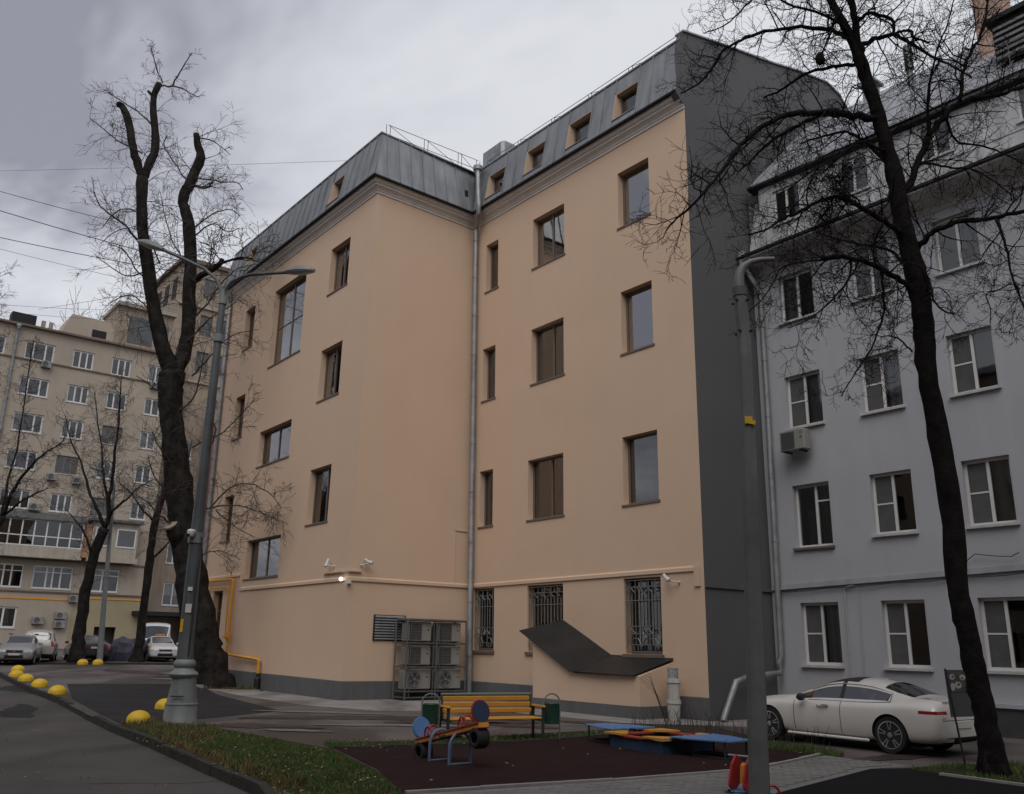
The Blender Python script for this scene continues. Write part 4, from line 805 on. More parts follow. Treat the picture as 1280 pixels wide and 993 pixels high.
flat('playground_surface', [(-1.35, 12.6), (-2.0, 14.8), (-3.1, 17.3), (-1.2, 18.2), (.9, 19.55), (2.6, 21.2), (4.6, 20.2), (5.9, 17.9), (4.0, 15.6), (1.6, 14.1)], .008, M['rubber'])
flat('paved_path', [(-1.3, 12.4), (1.65, 13.98), (4.1, 15.5), (6.0, 17.75), (7.0, 16.4), (6.1, 15.85), (3.7, 13.05), (3.0, 11.6), (-.8, 9.4), (-2.2, 9.8)], .004, M['paver'])
flat('black_rubber_surface', [(6.75, 16.0), (6.1, 15.84), (3.69, 13.03), (3.0, 11.6), (9.5, 9.5), (11, 12), (7.7, 14.1), (7.15, 15.1)], .012, M['rubber_k'])
flat('planting_bed', [(6.75, 16.05), (7.15, 15.1), (7.7, 14.1), (10.5, 12.3), (12.5, 16.0), (9.4, 16.9), (8.0, 16.75)], .006, M['turf'])
flat('tree_pit', [(-13.2, 36.6), (-11.5, 35.3), (-9.4, 35.6), (-9.6, 37.6), (-12.0, 39.0)], .011, M['soil'])
flat('lawn', [(-1.5, 10.6), (-1.3, 12.6), (-2.0, 14.7), (-3.15, 17.3), (-6.2, 20.7), (-7.9, 21.9), (-8.7, 21.2), (-6.9, 18.55), (-5.0, 15.65), (-3.2, 13.0)], .005, M['turf'])
flat('verge', [(-3.2, 17.4), (-1.2, 18.3), (.9, 19.6), (2.6, 21.3), (3.3, 22.2), (2.9, 22.6), (.6, 20.9), (-1.4, 19.3), (-3.5, 18.2)], .010, M['turf'])
flat('flower_bed', [(2.9, 22.2), (4.6, 20.3), (5.8, 18.1), (6.2, 17.5), (6.5, 18.2), (5.6, 20.6), (5.2, 23.9), (3.4, 24.1)], .010, M['soil'])
flat('sand_drift', [(5.3, 23.9), (5.4, 25.15), (7.7, 26.9), (8.1, 26.2), (6.6, 24.4)], .010, M['pave'])
# concrete pavers of the path (real joints)
def inside(p, poly):
    c = False; n = len(poly)
    for i in range(n):
        (x1, y1), (x2, y2) = poly[i], poly[i-1]
        if (y1 > p[1]) != (y2 > p[1]) and p[0] < (x2-x1)*(p[1]-y1)/(y2-y1)+x1: c = not c
    return c
PP = [(-1.1, 12.3), (1.65, 13.9), (4.1, 15.42), (5.95, 17.6), (6.9, 16.45), (6.05, 15.95), (3.6, 13.1), (2.9, 11.7), (-.8, 9.5), (-2.0, 9.9)]
q = MB(); rp_ = random.Random(4); ax = Vector((.866, .5)); ay = Vector((-.5, .866))
for i in range(-40, 90):
    for j in range(-10, 140):
        p = ax*(i*.2+(.1 if j % 2 else 0)-1)+ay*(j*.1+5.0)
        if all(inside((p.x+dx_, p.y+dy_), PP) for dx_, dy_ in ((.12, 0), (-.12, 0), (0, .08), (0, -.08))):
            h_ = .013+rp_.uniform(0, .005); a_, b_ = ax*.096, ay*.046
            cs2 = [p-a_-b_, p+a_-b_, p+a_+b_, p-a_+b_]
            q.add([(c.x, c.y, .003) for c in cs2]+[(c.x, c.y, h_) for c in cs2], [(4, 5, 6, 7), (0, 1, 5, 4), (1, 2, 6, 5), (2, 3, 7, 6), (3, 0, 4, 7)])
o = q.build('paver', M['paver'], None, recalc=False); tag(o, kind='stuff', label='small grey concrete pavers laid in rows along the path', cat='paving')
# edging kerbs
def edging(pts, m, name='edging_kerb', w=.08, h=.06):
    q = MB()
    for (x0, y0), (x1, y1) in zip(pts[:-1], pts[1:]):
        d = Vector((x1-x0, y1-y0)); L_ = d.length; d /= L_; n_ = max(1, round(L_/1.0)); a_ = math.atan2(d.y, d.x)
        for i in range(n_):
            p = Vector((x0, y0))+d*L_*(i+.5)/n_; q.box((p.x, p.y, zg(p.x, p.y)+h/2-.03+random.uniform(-.008, .008)), (L_/n_-.012, w, h+.06), rz=a_+random.uniform(-.01, .01))
    return tag(q.build(name, m), kind='structure')
edging([(-1.3, 12.55), (1.6, 14.05), (4.05, 15.56), (5.95, 17.85)], M['kerb_pale'], h=.03)
edging([(-3.15, 17.4), (-1.2, 18.28), (.9, 19.62), (2.55, 21.25)], M['kerb'], h=.03)
edging([(-13.2, 36.6), (-11.5, 35.3), (-9.4, 35.6)], M['kerb_pale'], h=.07); edging([(6.95, 15.2), (7.7, 14.1), (10.5, 12.3)], M['kerb_pale'], h=.05)
edging([(-30, 43.5), (-23.66, 47.8), (-20.8, 49.75), (-17.0, 51.6)], M['kerb'], w=.16, h=.10)
# grass, dry stalks, leaves
def blades(name, poly, n, h, mats, label, seed, lean_=.5, w=.009):
    rn = random.Random(seed); xs = [p[0] for p in poly]; ys = [p[1] for p in poly]; q = MB(); k = 0; tries = 0
    while k < n and tries < n*8:
        tries += 1; x, y = rn.uniform(min(xs), max(xs)), rn.uniform(min(ys), max(ys))
        if not inside((x, y), poly): continue
        cl = math.sin(x*3.1+seed)*math.sin(y*2.7)+math.sin(x*7.3)*math.sin(y*6.1)*.6
        if cl < rn.uniform(-1.1, .9)-.2: continue
        hh = h*rn.uniform(.35, 1.35)*(1+.4*cl); a = rn.uniform(0, 6.28); l = rn.uniform(0, lean_)*hh; ww = w*rn.uniform(.7, 1.5); b = rn.uniform(0, 6.28)
        dx_, dy_ = math.cos(a)*ww, math.sin(a)*ww; lx, ly = math.cos(b)*l, math.sin(b)*l
        q.add([(x-dx_, y-dy_, 0), (x+dx_, y+dy_, 0), (x+lx*.4+dx_*.6, y+ly*.4+dy_*.6, hh*.6), (x+lx*.4-dx_*.6, y+ly*.4-dy_*.6, hh*.6), (x+lx, y+ly, hh)], [(0, 1, 2, 3), (3, 2, 4)], 0 if rn.random() > .22 else 1); k += 1
    o = q.build(name, mats, None, recalc=False); return tag(o, label, 'grass', kind='stuff')
LAWN = [(-1.5, 10.7), (-1.35, 12.5), (-2.1, 14.7), (-3.25, 17.2), (-6.2, 20.6), (-7.8, 21.8), (-8.6, 21.2), (-6.85, 18.6), (-4.95, 15.7), (-3.1, 13.0)]
blades('grass', LAWN, 17000, .055, [M['grass'], M['grass_dry']], 'short green grass on the strip along the road kerb', 1)
blades('grass', [(-8.7, 21.3), (-6.9, 18.6), (-6.3, 17.9), (-5.6, 18.2), (-6.3, 20.9), (-7.9, 22.1)], 2600, .10, [M['grass_dry'], M['grass']], 'dry brown grass round the foot of the lamp post', 2, .8)
blades('grass', [(-1.55, 10.7), (-2.75, 13.0), (-4.6, 15.7), (-6.5, 18.4), (-6.95, 18.45), (-5.05, 15.62), (-3.25, 12.95), (-2.0, 10.2)], 3800, .085, [M['grass_dry'], M['grass_dry'], M['grass']], 'dry brown fringe of grass hanging over the road kerb', 7, 1.0)
blades('grass', [(-3.2, 17.45), (-1.2, 18.35), (.9, 19.65), (2.6, 21.3), (2.4, 21.5), (.6, 20.2), (-1.4, 18.9), (-3.5, 18.1)], 3000, .07, [M['grass'], M['grass_dry']], 'thin verge of grass behind the yellow bench', 3)
blades('grass', [(6.8, 16.0), (7.2, 15.15), (7.7, 14.2), (10.3, 12.5), (12.3, 15.9), (9.4, 16.8), (8.0, 16.7)], 6500, .07, [M['grass'], M['grass_dry']], 'ragged grass round the foot of the black-barked tree', 4)
blades('grass', [(-13, 36.7), (-11.5, 35.5), (-9.6, 35.7), (-9.8, 37.4), (-12, 38.8)], 1500, .12, [M['grass_dry'], M['grass']], 'dry brown weeds at the foot of the pollarded tree', 5, .9, .015)
blades('grass', [(5.0, 18.9), (5.75, 17.9), (6.2, 17.4), (6.4, 17.9), (5.6, 19.8)], 1300, .10, [M['grass'], M['grass_dry']], 'tufts of weeds at the corner of the maroon rubber', 6, .8)
rn = random.Random(9); q = MB(); FB = [(2.9, 22.2), (4.6, 20.3), (5.8, 18.1), (6.3, 17.8), (5.6, 20.6), (5.2, 23.9), (3.4, 24.1)]
k = 0
while k < 170:
    x, y = rn.uniform(2.9, 6.3), rn.uniform(17.8, 24.1)
    if not inside((x, y), FB): continue
    k += 1; hh = rn.uniform(.12, .55); a = rn.uniform(0, 6.28); l = hh*rn.uniform(.05, .6)
    p0 = Vector((x, y, 0)); p1 = p0+Vector((math.cos(a)*l*.4, math.sin(a)*l*.4, hh*.6)); p2 = p0+Vector((math.cos(a)*l, math.sin(a)*l, hh)); q.tube([p0, p1, p2], [.007, .005, .003], 3)
    if rn.random() < .5: q.tube([p1, p1+Vector((rn.uniform(-.12, .12), rn.uniform(-.12, .12), .15))], [.004, .002], 3)
for i in range(7): a = R(100+i*14); p = Vector((4.25, 25.0, 0)); q.tube([p, p+Vector((math.cos(a)*.3-.1, -.1, .6+.1*i)), p+Vector((math.cos(a)*.7-.25, -.2, .75+.14*i))], [.008, .006, .003], 3)
tag(q.build('dead_stalk', M['twig'], None, recalc=False), 'bare brown plant stalks in the bed beside the grey wall', 'dead plants', kind='stuff')
rn = random.Random(12); q = MB()
for (poly, n) in ((LAWN, 420), ([(-1.6, 10.8), (-3.0, 13.2), (-4.9, 15.9), (-6.9, 18.7), (-7.4, 18.6), (-5.2, 15.6), (-3.3, 12.9), (-2.0, 9.9)], 160), ([(-3.3, 17.0), (-1.2, 17.9), (3.2, 22.0), (2.9, 22.8), (-3.5, 18.4)], 160), ([(6.8, 16.0), (7.2, 15.1), (7.7, 14.2), (12, 14), (12.3, 16), (8, 16.8)], 60), ([(-9.5, 20.5), (-2, 9.5), (-5, 9.5), (-12, 22)], 40), ([(-3, 17), (-1.4, 12.6), (4, 15.6), (5.8, 17.8), (2.6, 21)], 26), ([(-12, 36), (-6, 26), (5, 24), (0, 30), (-9, 37)], 60)):
    k = 0; xs = [p[0] for p in poly]; ys = [p[1] for p in poly]
    while k < n:
        x, y = rn.uniform(min(xs), max(xs)), rn.uniform(min(ys), max(ys))
        if not inside((x, y), poly): continue
        k += 1; a = rn.uniform(0, 6.28); s_ = rn.uniform(.018, .04); zb = .022 if y > 12 else .03
        if poly[0] == (-9.5, 20.5): zb = -.10
        q.add([(x+math.cos(a)*s_, y+math.sin(a)*s_, zb), (x-math.sin(a)*s_*.6, y+math.cos(a)*s_*.6, zb+rn.uniform(0, .02)), (x-math.cos(a)*s_, y-math.sin(a)*s_, zb+.01), (x+math.sin(a)*s_*.6, y-math.cos(a)*s_*.6, zb+rn.uniform(0, .02))], [(0, 1, 2, 3)])
tag(q.build('fallen_leaf', M['leaf_y'], None, recalc=False), 'scattered yellow fallen leaves on the grass and tarmac', 'leaves', kind='stuff')
q = MB(); q.lathe([(.0, .012), (.31, .012), (.31, .010)], (-9.95, 26.9, 0), 20, caps=False); q.lathe([(.31, .014), (.38, .014), (.38, .009)], (-9.95, 26.9, 0), 20, caps=False)
tag(q.build('manhole_cover', M['iron']), 'small round iron manhole cover in the fresh black asphalt', 'manhole')

# ================================================================ THE OTHER SIDE OF THE COURTYARD (behind and beside the camera; seen in the panes)
class Free(Wall):
    def __init__(s, a, b):
        s.p = [Vector(a), Vector(b), Vector(a), Vector(b)]; s.w = (s.p[1]-s.p[0]).length; s.d = (s.p[1]-s.p[0])/s.w; s.n = Vector((s.d.y, -s.d.x))
def plain_block(label, a, b, ht, m, depth=11):
    w = Free(a, b); t = thing('courtyard_building', label, 'building', (a[0], a[1], 0))
    ho = [(u, u+1.5, z, z+1.9, .2) for u in [2+3.3*i for i in range(int((w.w-4)/3.3))] for z in [1.4+3.5*j for j in range(int((ht-2.5)/3.5))]]
    q = MB(); wall_mesh(q, w, 0, w.w, 0, ht, ho, niche=.4)
    P_ = [w(0, 0), w(w.w, 0), w(w.w, 0, -depth), w(0, 0, -depth)]; T_ = [p+Vector((0, 0, ht)) for p in P_]
    for i in (1, 2, 3): j = (i+1) % 4; q.quad(P_[i], P_[j], T_[j], T_[i])
    q.quad(*T_); q.build('wall', [M[m], M['room']], t, recalc=False)
    q = MB(); w.box(q, -.3, w.w+.3, ht, ht+.5, -depth-.3, .5); q.build('roof', M['hroof'], t)
plain_block('long beige apartment block behind the photographer across the courtyard', (48, -9), (-34, -13), 25, 'fwall')
plain_block('grey apartment block across the road, facing the long peach wall', (-21, -6), (-47, 27), 22, 'ftower')

# damp and dry patches on the yard, each a thin worn skin of its own outline
def blob(name, cx, cy, rx, ry, rot, z, m, seed):
    rn_ = random.Random(seed); pts = []; ph = [rn_.uniform(0, 6.28) for _ in range(4)]
    for k in range(44):
        a = 2*math.pi*k/44; r_ = 1+.22*math.sin(2*a+ph[0])+.16*math.sin(3*a+ph[1])+.10*math.sin(7*a+ph[2])+.06*math.sin(13*a+ph[3])
        x, y = rx*r_*math.cos(a), ry*r_*math.sin(a); pts.append((cx+x*math.cos(rot)-y*math.sin(rot), cy+x*math.sin(rot)+y*math.cos(rot)))
    flat(name, pts, z, m)
M['damp'] = mat('damp_asphalt', (.058, .044, .041), .6, .25, 1.2, .3, 80, fine=.15); M['dry'] = mat('dry_dusty_asphalt', (.185, .17, .16), .9, .14, 1.5, .3, 80, fine=.15)
for k_ in ('damp', 'dry'): M[k_].node_tree.nodes['Principled BSDF'].inputs['Specular IOR Level'].default_value = .2
for i, (cx, cy, rx, ry, rot) in enumerate([(-3.9, 24.3, 2.3, .75, .15), (-1.2, 23.6, 1.7, .6, .3), (-5.6, 21.6, 1.3, .5, -.3), (.2, 22.9, 1.0, .45, -.4), (-12.5, 41.0, 2.6, 1.0, .4), (-17.0, 43.0, 2.4, .8, -.5), (2.3, 24.0, 1.1, .4, -.6), (7.2, 17.6, 1.1, .35, .5)]): blob('damp_patch', cx, cy, rx, ry, rot, .0115, M['damp'], 60+i)
for i, (cx, cy, rx, ry, rot) in enumerate([(-2.6, 22.3, 1.5, .32, .1), (-4.6, 20.6, .7, .22, 0), (-5.0, 25.9, 1.6, .35, -.2), (-.4, 24.9, 1.2, .3, -.2), (-13.5, 38.9, 1.8, .5, .3)]): blob('dry_patch', cx, cy, rx, ry, rot, .0155, M['dry'], 80+i)
for i, (cx, cy, rx, ry, rot) in enumerate([(-4.6, 11.2, 1.1, .5, 2.1), (-9.5, 16.5, 1.6, .5, 2.1), (-13, 25, 2.2, .5, 2.1), (-17, 33, 2.2, .7, 2.1)]): blob('road_stain', cx, cy, rx, ry, rot, -.116, M['fresh'], 90+i)

# hairline cracks in the tarmac
rn = random.Random(77); q = MB()
for (x, y, a, ln, zz) in [(-3.2, 10.2, 2.2, 5, -.117), (-6.2, 13.2, 1.2, 3.5, -.117), (-8.5, 18.5, 2.15, 7, -.117), (-13, 22, .6, 3, -.117), (-5, 23.2, .3, 5, .0075), (-2, 21.6, .1, 3.5, .0075), (-9.5, 31.5, 2.0, 5, .0115), (-3, 26.0, 1.0, 2.6, .0115), (1.5, 23.2, -.3, 2.4, .0115), (-7.4, 24.6, .9, 2.5, .0075), (7.4, 17.3, .5, 2, .0055), (8.6, 18.2, 1.7, 2.5, .0055)]:
    p = Vector((x, y)); pts = [p.copy()]
    for k in range(int(ln/.18)): a += rn.uniform(-.45, .45); p = p+Vector((math.cos(a), math.sin(a)))*.18; a += (rn.uniform(-.1, .1)); pts.append(p.copy())
    for i in range(len(pts)-1):
        d = (pts[i+1]-pts[i]).normalized(); n_ = Vector((-d.y, d.x))*rn.uniform(.006, .014)
        z0_, z1_ = zz+zg(*pts[i]), zz+zg(*pts[i+1]); q.add([(*(pts[i]-n_), z0_), (*(pts[i+1]-n_), z1_), (*(pts[i+1]+n_), z1_), (*(pts[i]+n_), z0_)], [(0, 1, 2, 3)])
tag(q.build('asphalt_crack', M['gap'], None, recalc=False), 'thin winding cracks in the tarmac of road and yard', 'cracks', kind='stuff')
# ================================================================ YELLOW HEMISPHERES
def hemi(x, y, label, r_=.25):
    q = MB(); q.lathe([(r_*1.0, -.02), (r_*1.0, .03), (r_*.985, .07)]+[(r_*math.cos(t_*math.pi/16), .07+r_*.80*math.sin(t_*math.pi/16)) for t_ in range(1, 8)]+[(.004, .07+r_*.80)], (0, 0, 0), 22)
    o = q.build('bollard', M['yellow'], None, smooth='all', world=False); o.location = (x, y, zg(x, y)); o.rotation_euler = (random.uniform(-.03, .03), random.uniform(-.03, .03), random.uniform(0, 6))
    return tag(o, label, 'bollard', 'yellow concrete hemispheres along the kerb')
for x, y, l in ((-21.59, 40.93, 'yellow hemisphere farthest back on the kerb, just before the silver sedan'), (-19.7, 37.3, 'yellow hemisphere at the kerb, second nearest to the silver sedan'), (-18.1, 35.0, 'yellow hemisphere in the middle of the row of five on the kerb'), (-16.3, 32.5, 'yellow hemisphere at the kerb, next to last before the black asphalt patch'), (-14.3, 29.7, 'yellow hemisphere on the corner of the black asphalt patch'),
                (-22.32, 48.65, 'yellow hemisphere behind the dark sedan, the one away from the lamp post'), (-21.71, 49.07, 'yellow hemisphere behind the dark sedan right beside the far lamp post'), (-9.4, 25.8, 'yellow hemisphere half hidden behind the big lamp post base'), (-8.5, 21.75, 'yellow hemisphere nearest the camera, beside the big lamp post base')):
    hemi(x, y, l, .27)

# ================================================================ LAMP POSTS
lp = thing('street_lamp', 'tall grey two-armed lamp post with a flared cast base at the lawn corner', 'street lamp', (-7.55, 21.81, 0))
q = MB(); q.lathe([(.40, 0), (.385, .02), (.37, .40), (.365, .42), (.38, .43), (.375, .46), (.345, .47), (.265, 1.02), (.27, 1.04)], (-7.57, 21.81, 0), 12); q.build('base', M['post'], lp, smooth=True)
q = MB(); q.lathe([(.265, 1.0), (.32, 1.06), (.335, 1.10), (.31, 1.14), (.24, 1.19), (.215, 1.24), (.25, 1.29), (.255, 1.34), (.23, 1.40), (.20, 1.43)], (-7.6, 21.81, 0), 24); q.build('collar', M['post'], lp, smooth=True)
q = MB(); q.tube([(-7.61, 21.81, 1.4), (-7.63, 21.81, 1.9), (-7.66, 21.81, 4.4), (-7.67, 21.81, 6.6), (-7.68, 21.81, 9.3), (-7.68, 21.81, 10.72)], [.195, .175, .155, .125, .095, .085], 16); q.build('pole', M['post_dark'], lp, smooth=True)
for za_, zb_, ra_ in ((4.15, 4.4, .185), (9.35, 9.55, .13), (10.4, 10.8, .11)): q = MB(); q.tube([(-7.67, 21.81, za_), (-7.67, 21.81, zb_)], ra_, 16); q.build('pole_collar', M['post'], lp, smooth=True)
q = MB(); q.tube([(-7.63, 21.76, 10.6), (-7.62, 21.75, 10.8), (-7.46, 21.7, 11.0), (-7.2, 21.65, 11.12), (-6.95, 21.6, 11.17), (-6.4, 21.5, 11.18), (-5.9, 21.4, 11.17)], .045, 10); q.build('arm', M['post_dark'], lp, smooth=True)
q = MB(); q.tube([(-7.70, 21.81, 10.5), (-7.78, 21.83, 10.85), (-7.92, 21.85, 11.12), (-8.3, 21.9, 11.45), (-9.0, 22.0, 11.80), (-9.6, 22.08, 12.08)], .045, 10); q.build('arm', M['post_dark'], lp, smooth=True)
def luminaire(parent, p, ang, tilt, L_=.72):
    mtx = Matrix.Translation(p) @ Matrix.Rotation(ang, 4, 'Z') @ Matrix.Rotation(tilt, 4, 'Y')
    q = MB(); rows = []; n = 9
    def body(zs, f):
        vs = []
        for i in range(n+1):
            t = i/n; wdt = .175*math.sin(math.pi*min(1, .12+.80*t))**.6*f; rows_ = []
            for k in range(7):
                a = math.pi*k/6; rows_.append(mtx @ Vector((L_*t, wdt*math.cos(a), zs*math.sin(a)*(.06+.10*math.sin(math.pi*t)))))
            vs.append(rows_)
        return vs
    for (zs, nm, mm) in ((1, 'lamp_head', M['post']), (-.45, 'lens', M['lens'])):
        vs = body(zs, 1.0 if zs > 0 else .93); q = MB()
        for i in range(n):
            for k in range(6): q.quad(vs[i][k], vs[i+1][k], vs[i+1][k+1], vs[i][k+1])
        q.add([x for x in vs[0]], [tuple(range(7))]); q.add([x for x in vs[-1]], [tuple(range(7))]); q.build(nm, mm, parent, smooth=True)
luminaire(lp, Vector((-5.98, 21.42, 11.17)), R(-10), 0, .80)
luminaire(lp, Vector((-9.52, 22.07, 12.04)), R(171), R(-20), .85)
q = MB(); q.lathe([(.0, -.09), (.06, -.075), (.095, -.01), (.095, .06), (.06, .10), (0, .11)], (-7.72, 21.56, 4.36), 14); q.box((-7.68, 21.66, 4.42), (.10, .14, .06)); q.build('dome_camera', M['white'], lp, smooth=True)
q = MB(); q.lathe([(.0, -.07), (.05, -.05), (.06, 0), (0, .01)], (-7.77, 21.485, 4.34), 12); q.build('lens', M['black'], lp, smooth=True)
q = MB(); q.tube([(-7.50, 21.7, 4.3), (-7.46, 21.7, 3.9), (-7.5, 21.68, 3.4), (-7.49, 21.66, 1.5)], .016, 5); q.tube([(-7.56, 21.7, 7.2), (-7.44, 21.7, 7.0), (-7.48, 21.7, 6.7), (-7.56, 21.68, 6.5)], .02, 5); q.build('cable', M['cable'], lp)
q = MB(); q.box((-7.72, 21.655, 2.2), (.08, .02, .3), rz=R(-25)); q.build('yellow_notice', M['tag_y'], lp)
q = MB(); q.box((-7.60, 21.632, 2.6), (.14, .01, .2), rz=R(4)); q.box((-7.61, 21.63, 3.05), (.11, .01, .09), rz=R(4)); q.build('paper_notice', M['paper'], lp)
q = MB(); q.box((-7.57, 21.44, .62), (.30, .012, .03), rx=R(-8)); q.box((-7.60, 21.44, .72), (.01, .012, .03)); q.build('door_slot', M['black'], lp)

pp = thing('lamp_pole', 'bare galvanised lamp pole with a curved top and no lamp, nearest the camera', 'lamp pole', (3.16, 11.9, 0))
q = MB(); q.tube([(3.15, 11.9, -.1), (3.17, 11.9, .2), (3.26, 11.9, 4.1), (3.30, 11.9, 6.2), (3.27, 11.9, 6.85)], [.135, .132, .112, .100, .097], 8); q.build('pole', M['pole_paint'], pp)
q = MB(); q.tube([(3.27, 11.9, 6.8), (3.265, 11.9, 7.0), (3.28, 11.9, 7.15), (3.34, 11.9, 7.27), (3.45, 11.9, 7.345), (3.60, 11.9, 7.385), (3.80, 11.9, 7.40)], [.078, .076, .07, .062, .05, .042, .036], 14); q.build('arm', M['pole_arm'], pp, smooth=True)
q = MB(); q.tube([(3.273, 11.9, 6.80), (3.27, 11.9, 6.93)], .105, 16); q.build('cap_ring', M['galv_dull'], pp, smooth=True)
q = MB()
for z_, xx in ((6.72, 3.275), (6.25, 3.297)):
    for k in range(4): a = R(45+90*k); q.tube([(xx+math.cos(a)*.09, 11.9+math.sin(a)*.09, z_), (xx+math.cos(a)*.14, 11.9+math.sin(a)*.14, z_)], .02, 6)
q.build('bolt', M['black'], pp)
q = MB(); q.box((3.262, 11.79, 4.93), (.10, .03, .10)); q.box((3.30, 11.786, 4.90), (.10, .03, .06), ry=R(12)); q.build('yellow_band', M['tag_y'], pp)

fl_ = thing('street_lamp', 'thin grey lamp post with one short arm beside the dark sedan', 'street lamp', (-22.8, 51.7, 0))
q = MB(); q.tube([(-22.77, 51.7, .2), (-23.0, 51.7, 3.97), (-23.26, 51.7, 8.98), (-23.35, 51.7, 10.6)], [.18, .14, .095, .08], 10); q.build('pole', M['post'], fl_, smooth=True)
q = MB(); q.tube([(-23.34, 51.7, 10.5), (-23.45, 51.68, 10.85), (-23.8, 51.6, 11.15), (-24.2, 51.5, 11.38)], .05, 8); q.build('arm', M['post'], fl_, smooth=True); luminaire(fl_, Vector((-24.05, 51.5, 11.36)), R(185), R(-12), .8)

# ================================================================ PLAYGROUND
bn = thing('bench', 'yellow slatted bench with armrests at the back edge of the rubber surface', 'bench', (-.30, 19.42, 0), R(24))
def bb(name, m, *boxes):
    q = MB()
    for b_ in boxes: q.bbox(b_[0], b_[1], .012)
    return q.build(name, m, bn, world=False)
LB = 2.05
for k, (z_, y_) in enumerate(((.56, .235), (.68, .262), (.80, .29))): bb('back_slat', M['wood_y'], ((0, y_, z_), (LB, .035, .095)))
for k in range(3): bb('seat_slat', M['wood_y'], ((0, -.22+.16*k, .43), (LB, .135, .04)))
for s_ in (-1, 1):
    bb('armrest', M['wood_y'], ((s_*(LB/2+.03), -.02, .66), (.085, .60, .045)))
    q = MB(); x_ = s_*(LB/2-.02)
    for y_ in (-.26, .22): q.box((x_+s_*.05, y_, .32 if y_ < 0 else .33), (.05, .05, .64))
    q.box((x_, -.02, .40), (.05, .52, .05)); q.tube([(x_, .22, .4), (x_, .255, .66), (x_, .30, .88)], .026, 6); q.build('leg', M['steel_d'], bn, world=False)
q = MB(); q.tube([(-LB/2, .305, .885), (LB/2, .305, .885)], .028, 8); q.build('top_rail', M['green_l'], bn, world=False)
def bin_(x, y, label, rz):
    t = thing('litter_bin', label, 'litter bin', (x, y, 0), rz, 'green litter bins either side of the bench')
    t.scale = (.87, .87, .87)
    q = MB(); q.lathe([(.165, .34), (.172, .345), (.178, .80), (.185, .81), (.178, .82), (.165, .80), (.155, .40), (.0, .38)], (0, 0, 0), 24, caps=False); q.lathe([(0, .34), (.165, .34)], (0, 0, 0), 24, caps=False); q.build('bucket', M['green'], t, smooth=True, world=False)
    q = MB()
    for k in range(12): a = k*math.pi/6; q.tube([(math.cos(a)*.172, math.sin(a)*.172, .36), (math.cos(a)*.18, math.sin(a)*.18, .79)], .006, 4)
    q.build('rib', M['green'], t, world=False)
    q = MB(); pts = [(-.205, 0, 0), (-.205, 0, .84)]+[(-.205*math.cos(k*math.pi/10), 0, .84+.20*math.sin(k*math.pi/10)) for k in range(1, 10)]+[(.205, 0, .84), (.205, 0, 0)]; q.tube(pts, .019, 8); q.build('hoop', M['green_l'], t, smooth=True, world=False)
    q = MB(); q.tube([(-.205, 0, .72), (.205, 0, .72)], .012, 6); q.box((-.205, 0, .01), (.1, .1, .02)); q.box((.205, 0, .01), (.1, .1, .02)); q.build('pivot', M['steel_d'], t, world=False)
bin_(-1.54, 19.05, 'dark green hoop litter bin behind the low end of the seesaw', R(8)); bin_(.97, 19.95, 'dark green hoop litter bin at the bench end nearest the annex', R(18))
# seesaw
ss = thing('seesaw', 'wooden seesaw with blue disc seats and tyre bumpers tilted on two arches', 'seesaw', (-.95, 15.85, 0))
c0 = Vector((-.92, 15.70, .47)); dv = Vector((1.10, -1.46, .40)).normalized(); side = Vector((.80, .60, 0)); upv = dv.cross(side)*-1
if upv.z < 0: upv = -upv
def sbox(q, s0, s1, hw, h0, h1): q.hexa([c0+dv*s_+side*y_+upv*h_ for h_ in (h0, h1) for s_, y_ in ((s0, -hw), (s1, -hw), (s1, hw), (s0, hw))])
HL = .96
q = MB(); sbox(q, -HL, HL, .098, -.045, .025); q.build('plank', M['wood_y'], ss)
q = MB(); sbox(q, -HL-.05, HL+.02, .105, -.062, -.046)
for y_ in (-.10, .10): q.hexa([c0+dv*s_+side*(y_+e_)+upv*h_ for h_ in (.012, .034) for s_, e_ in ((-HL, -.015), (HL, -.015), (HL, .015), (-HL, .015))])
q.build('plank_edge', M['wood_r'], ss)
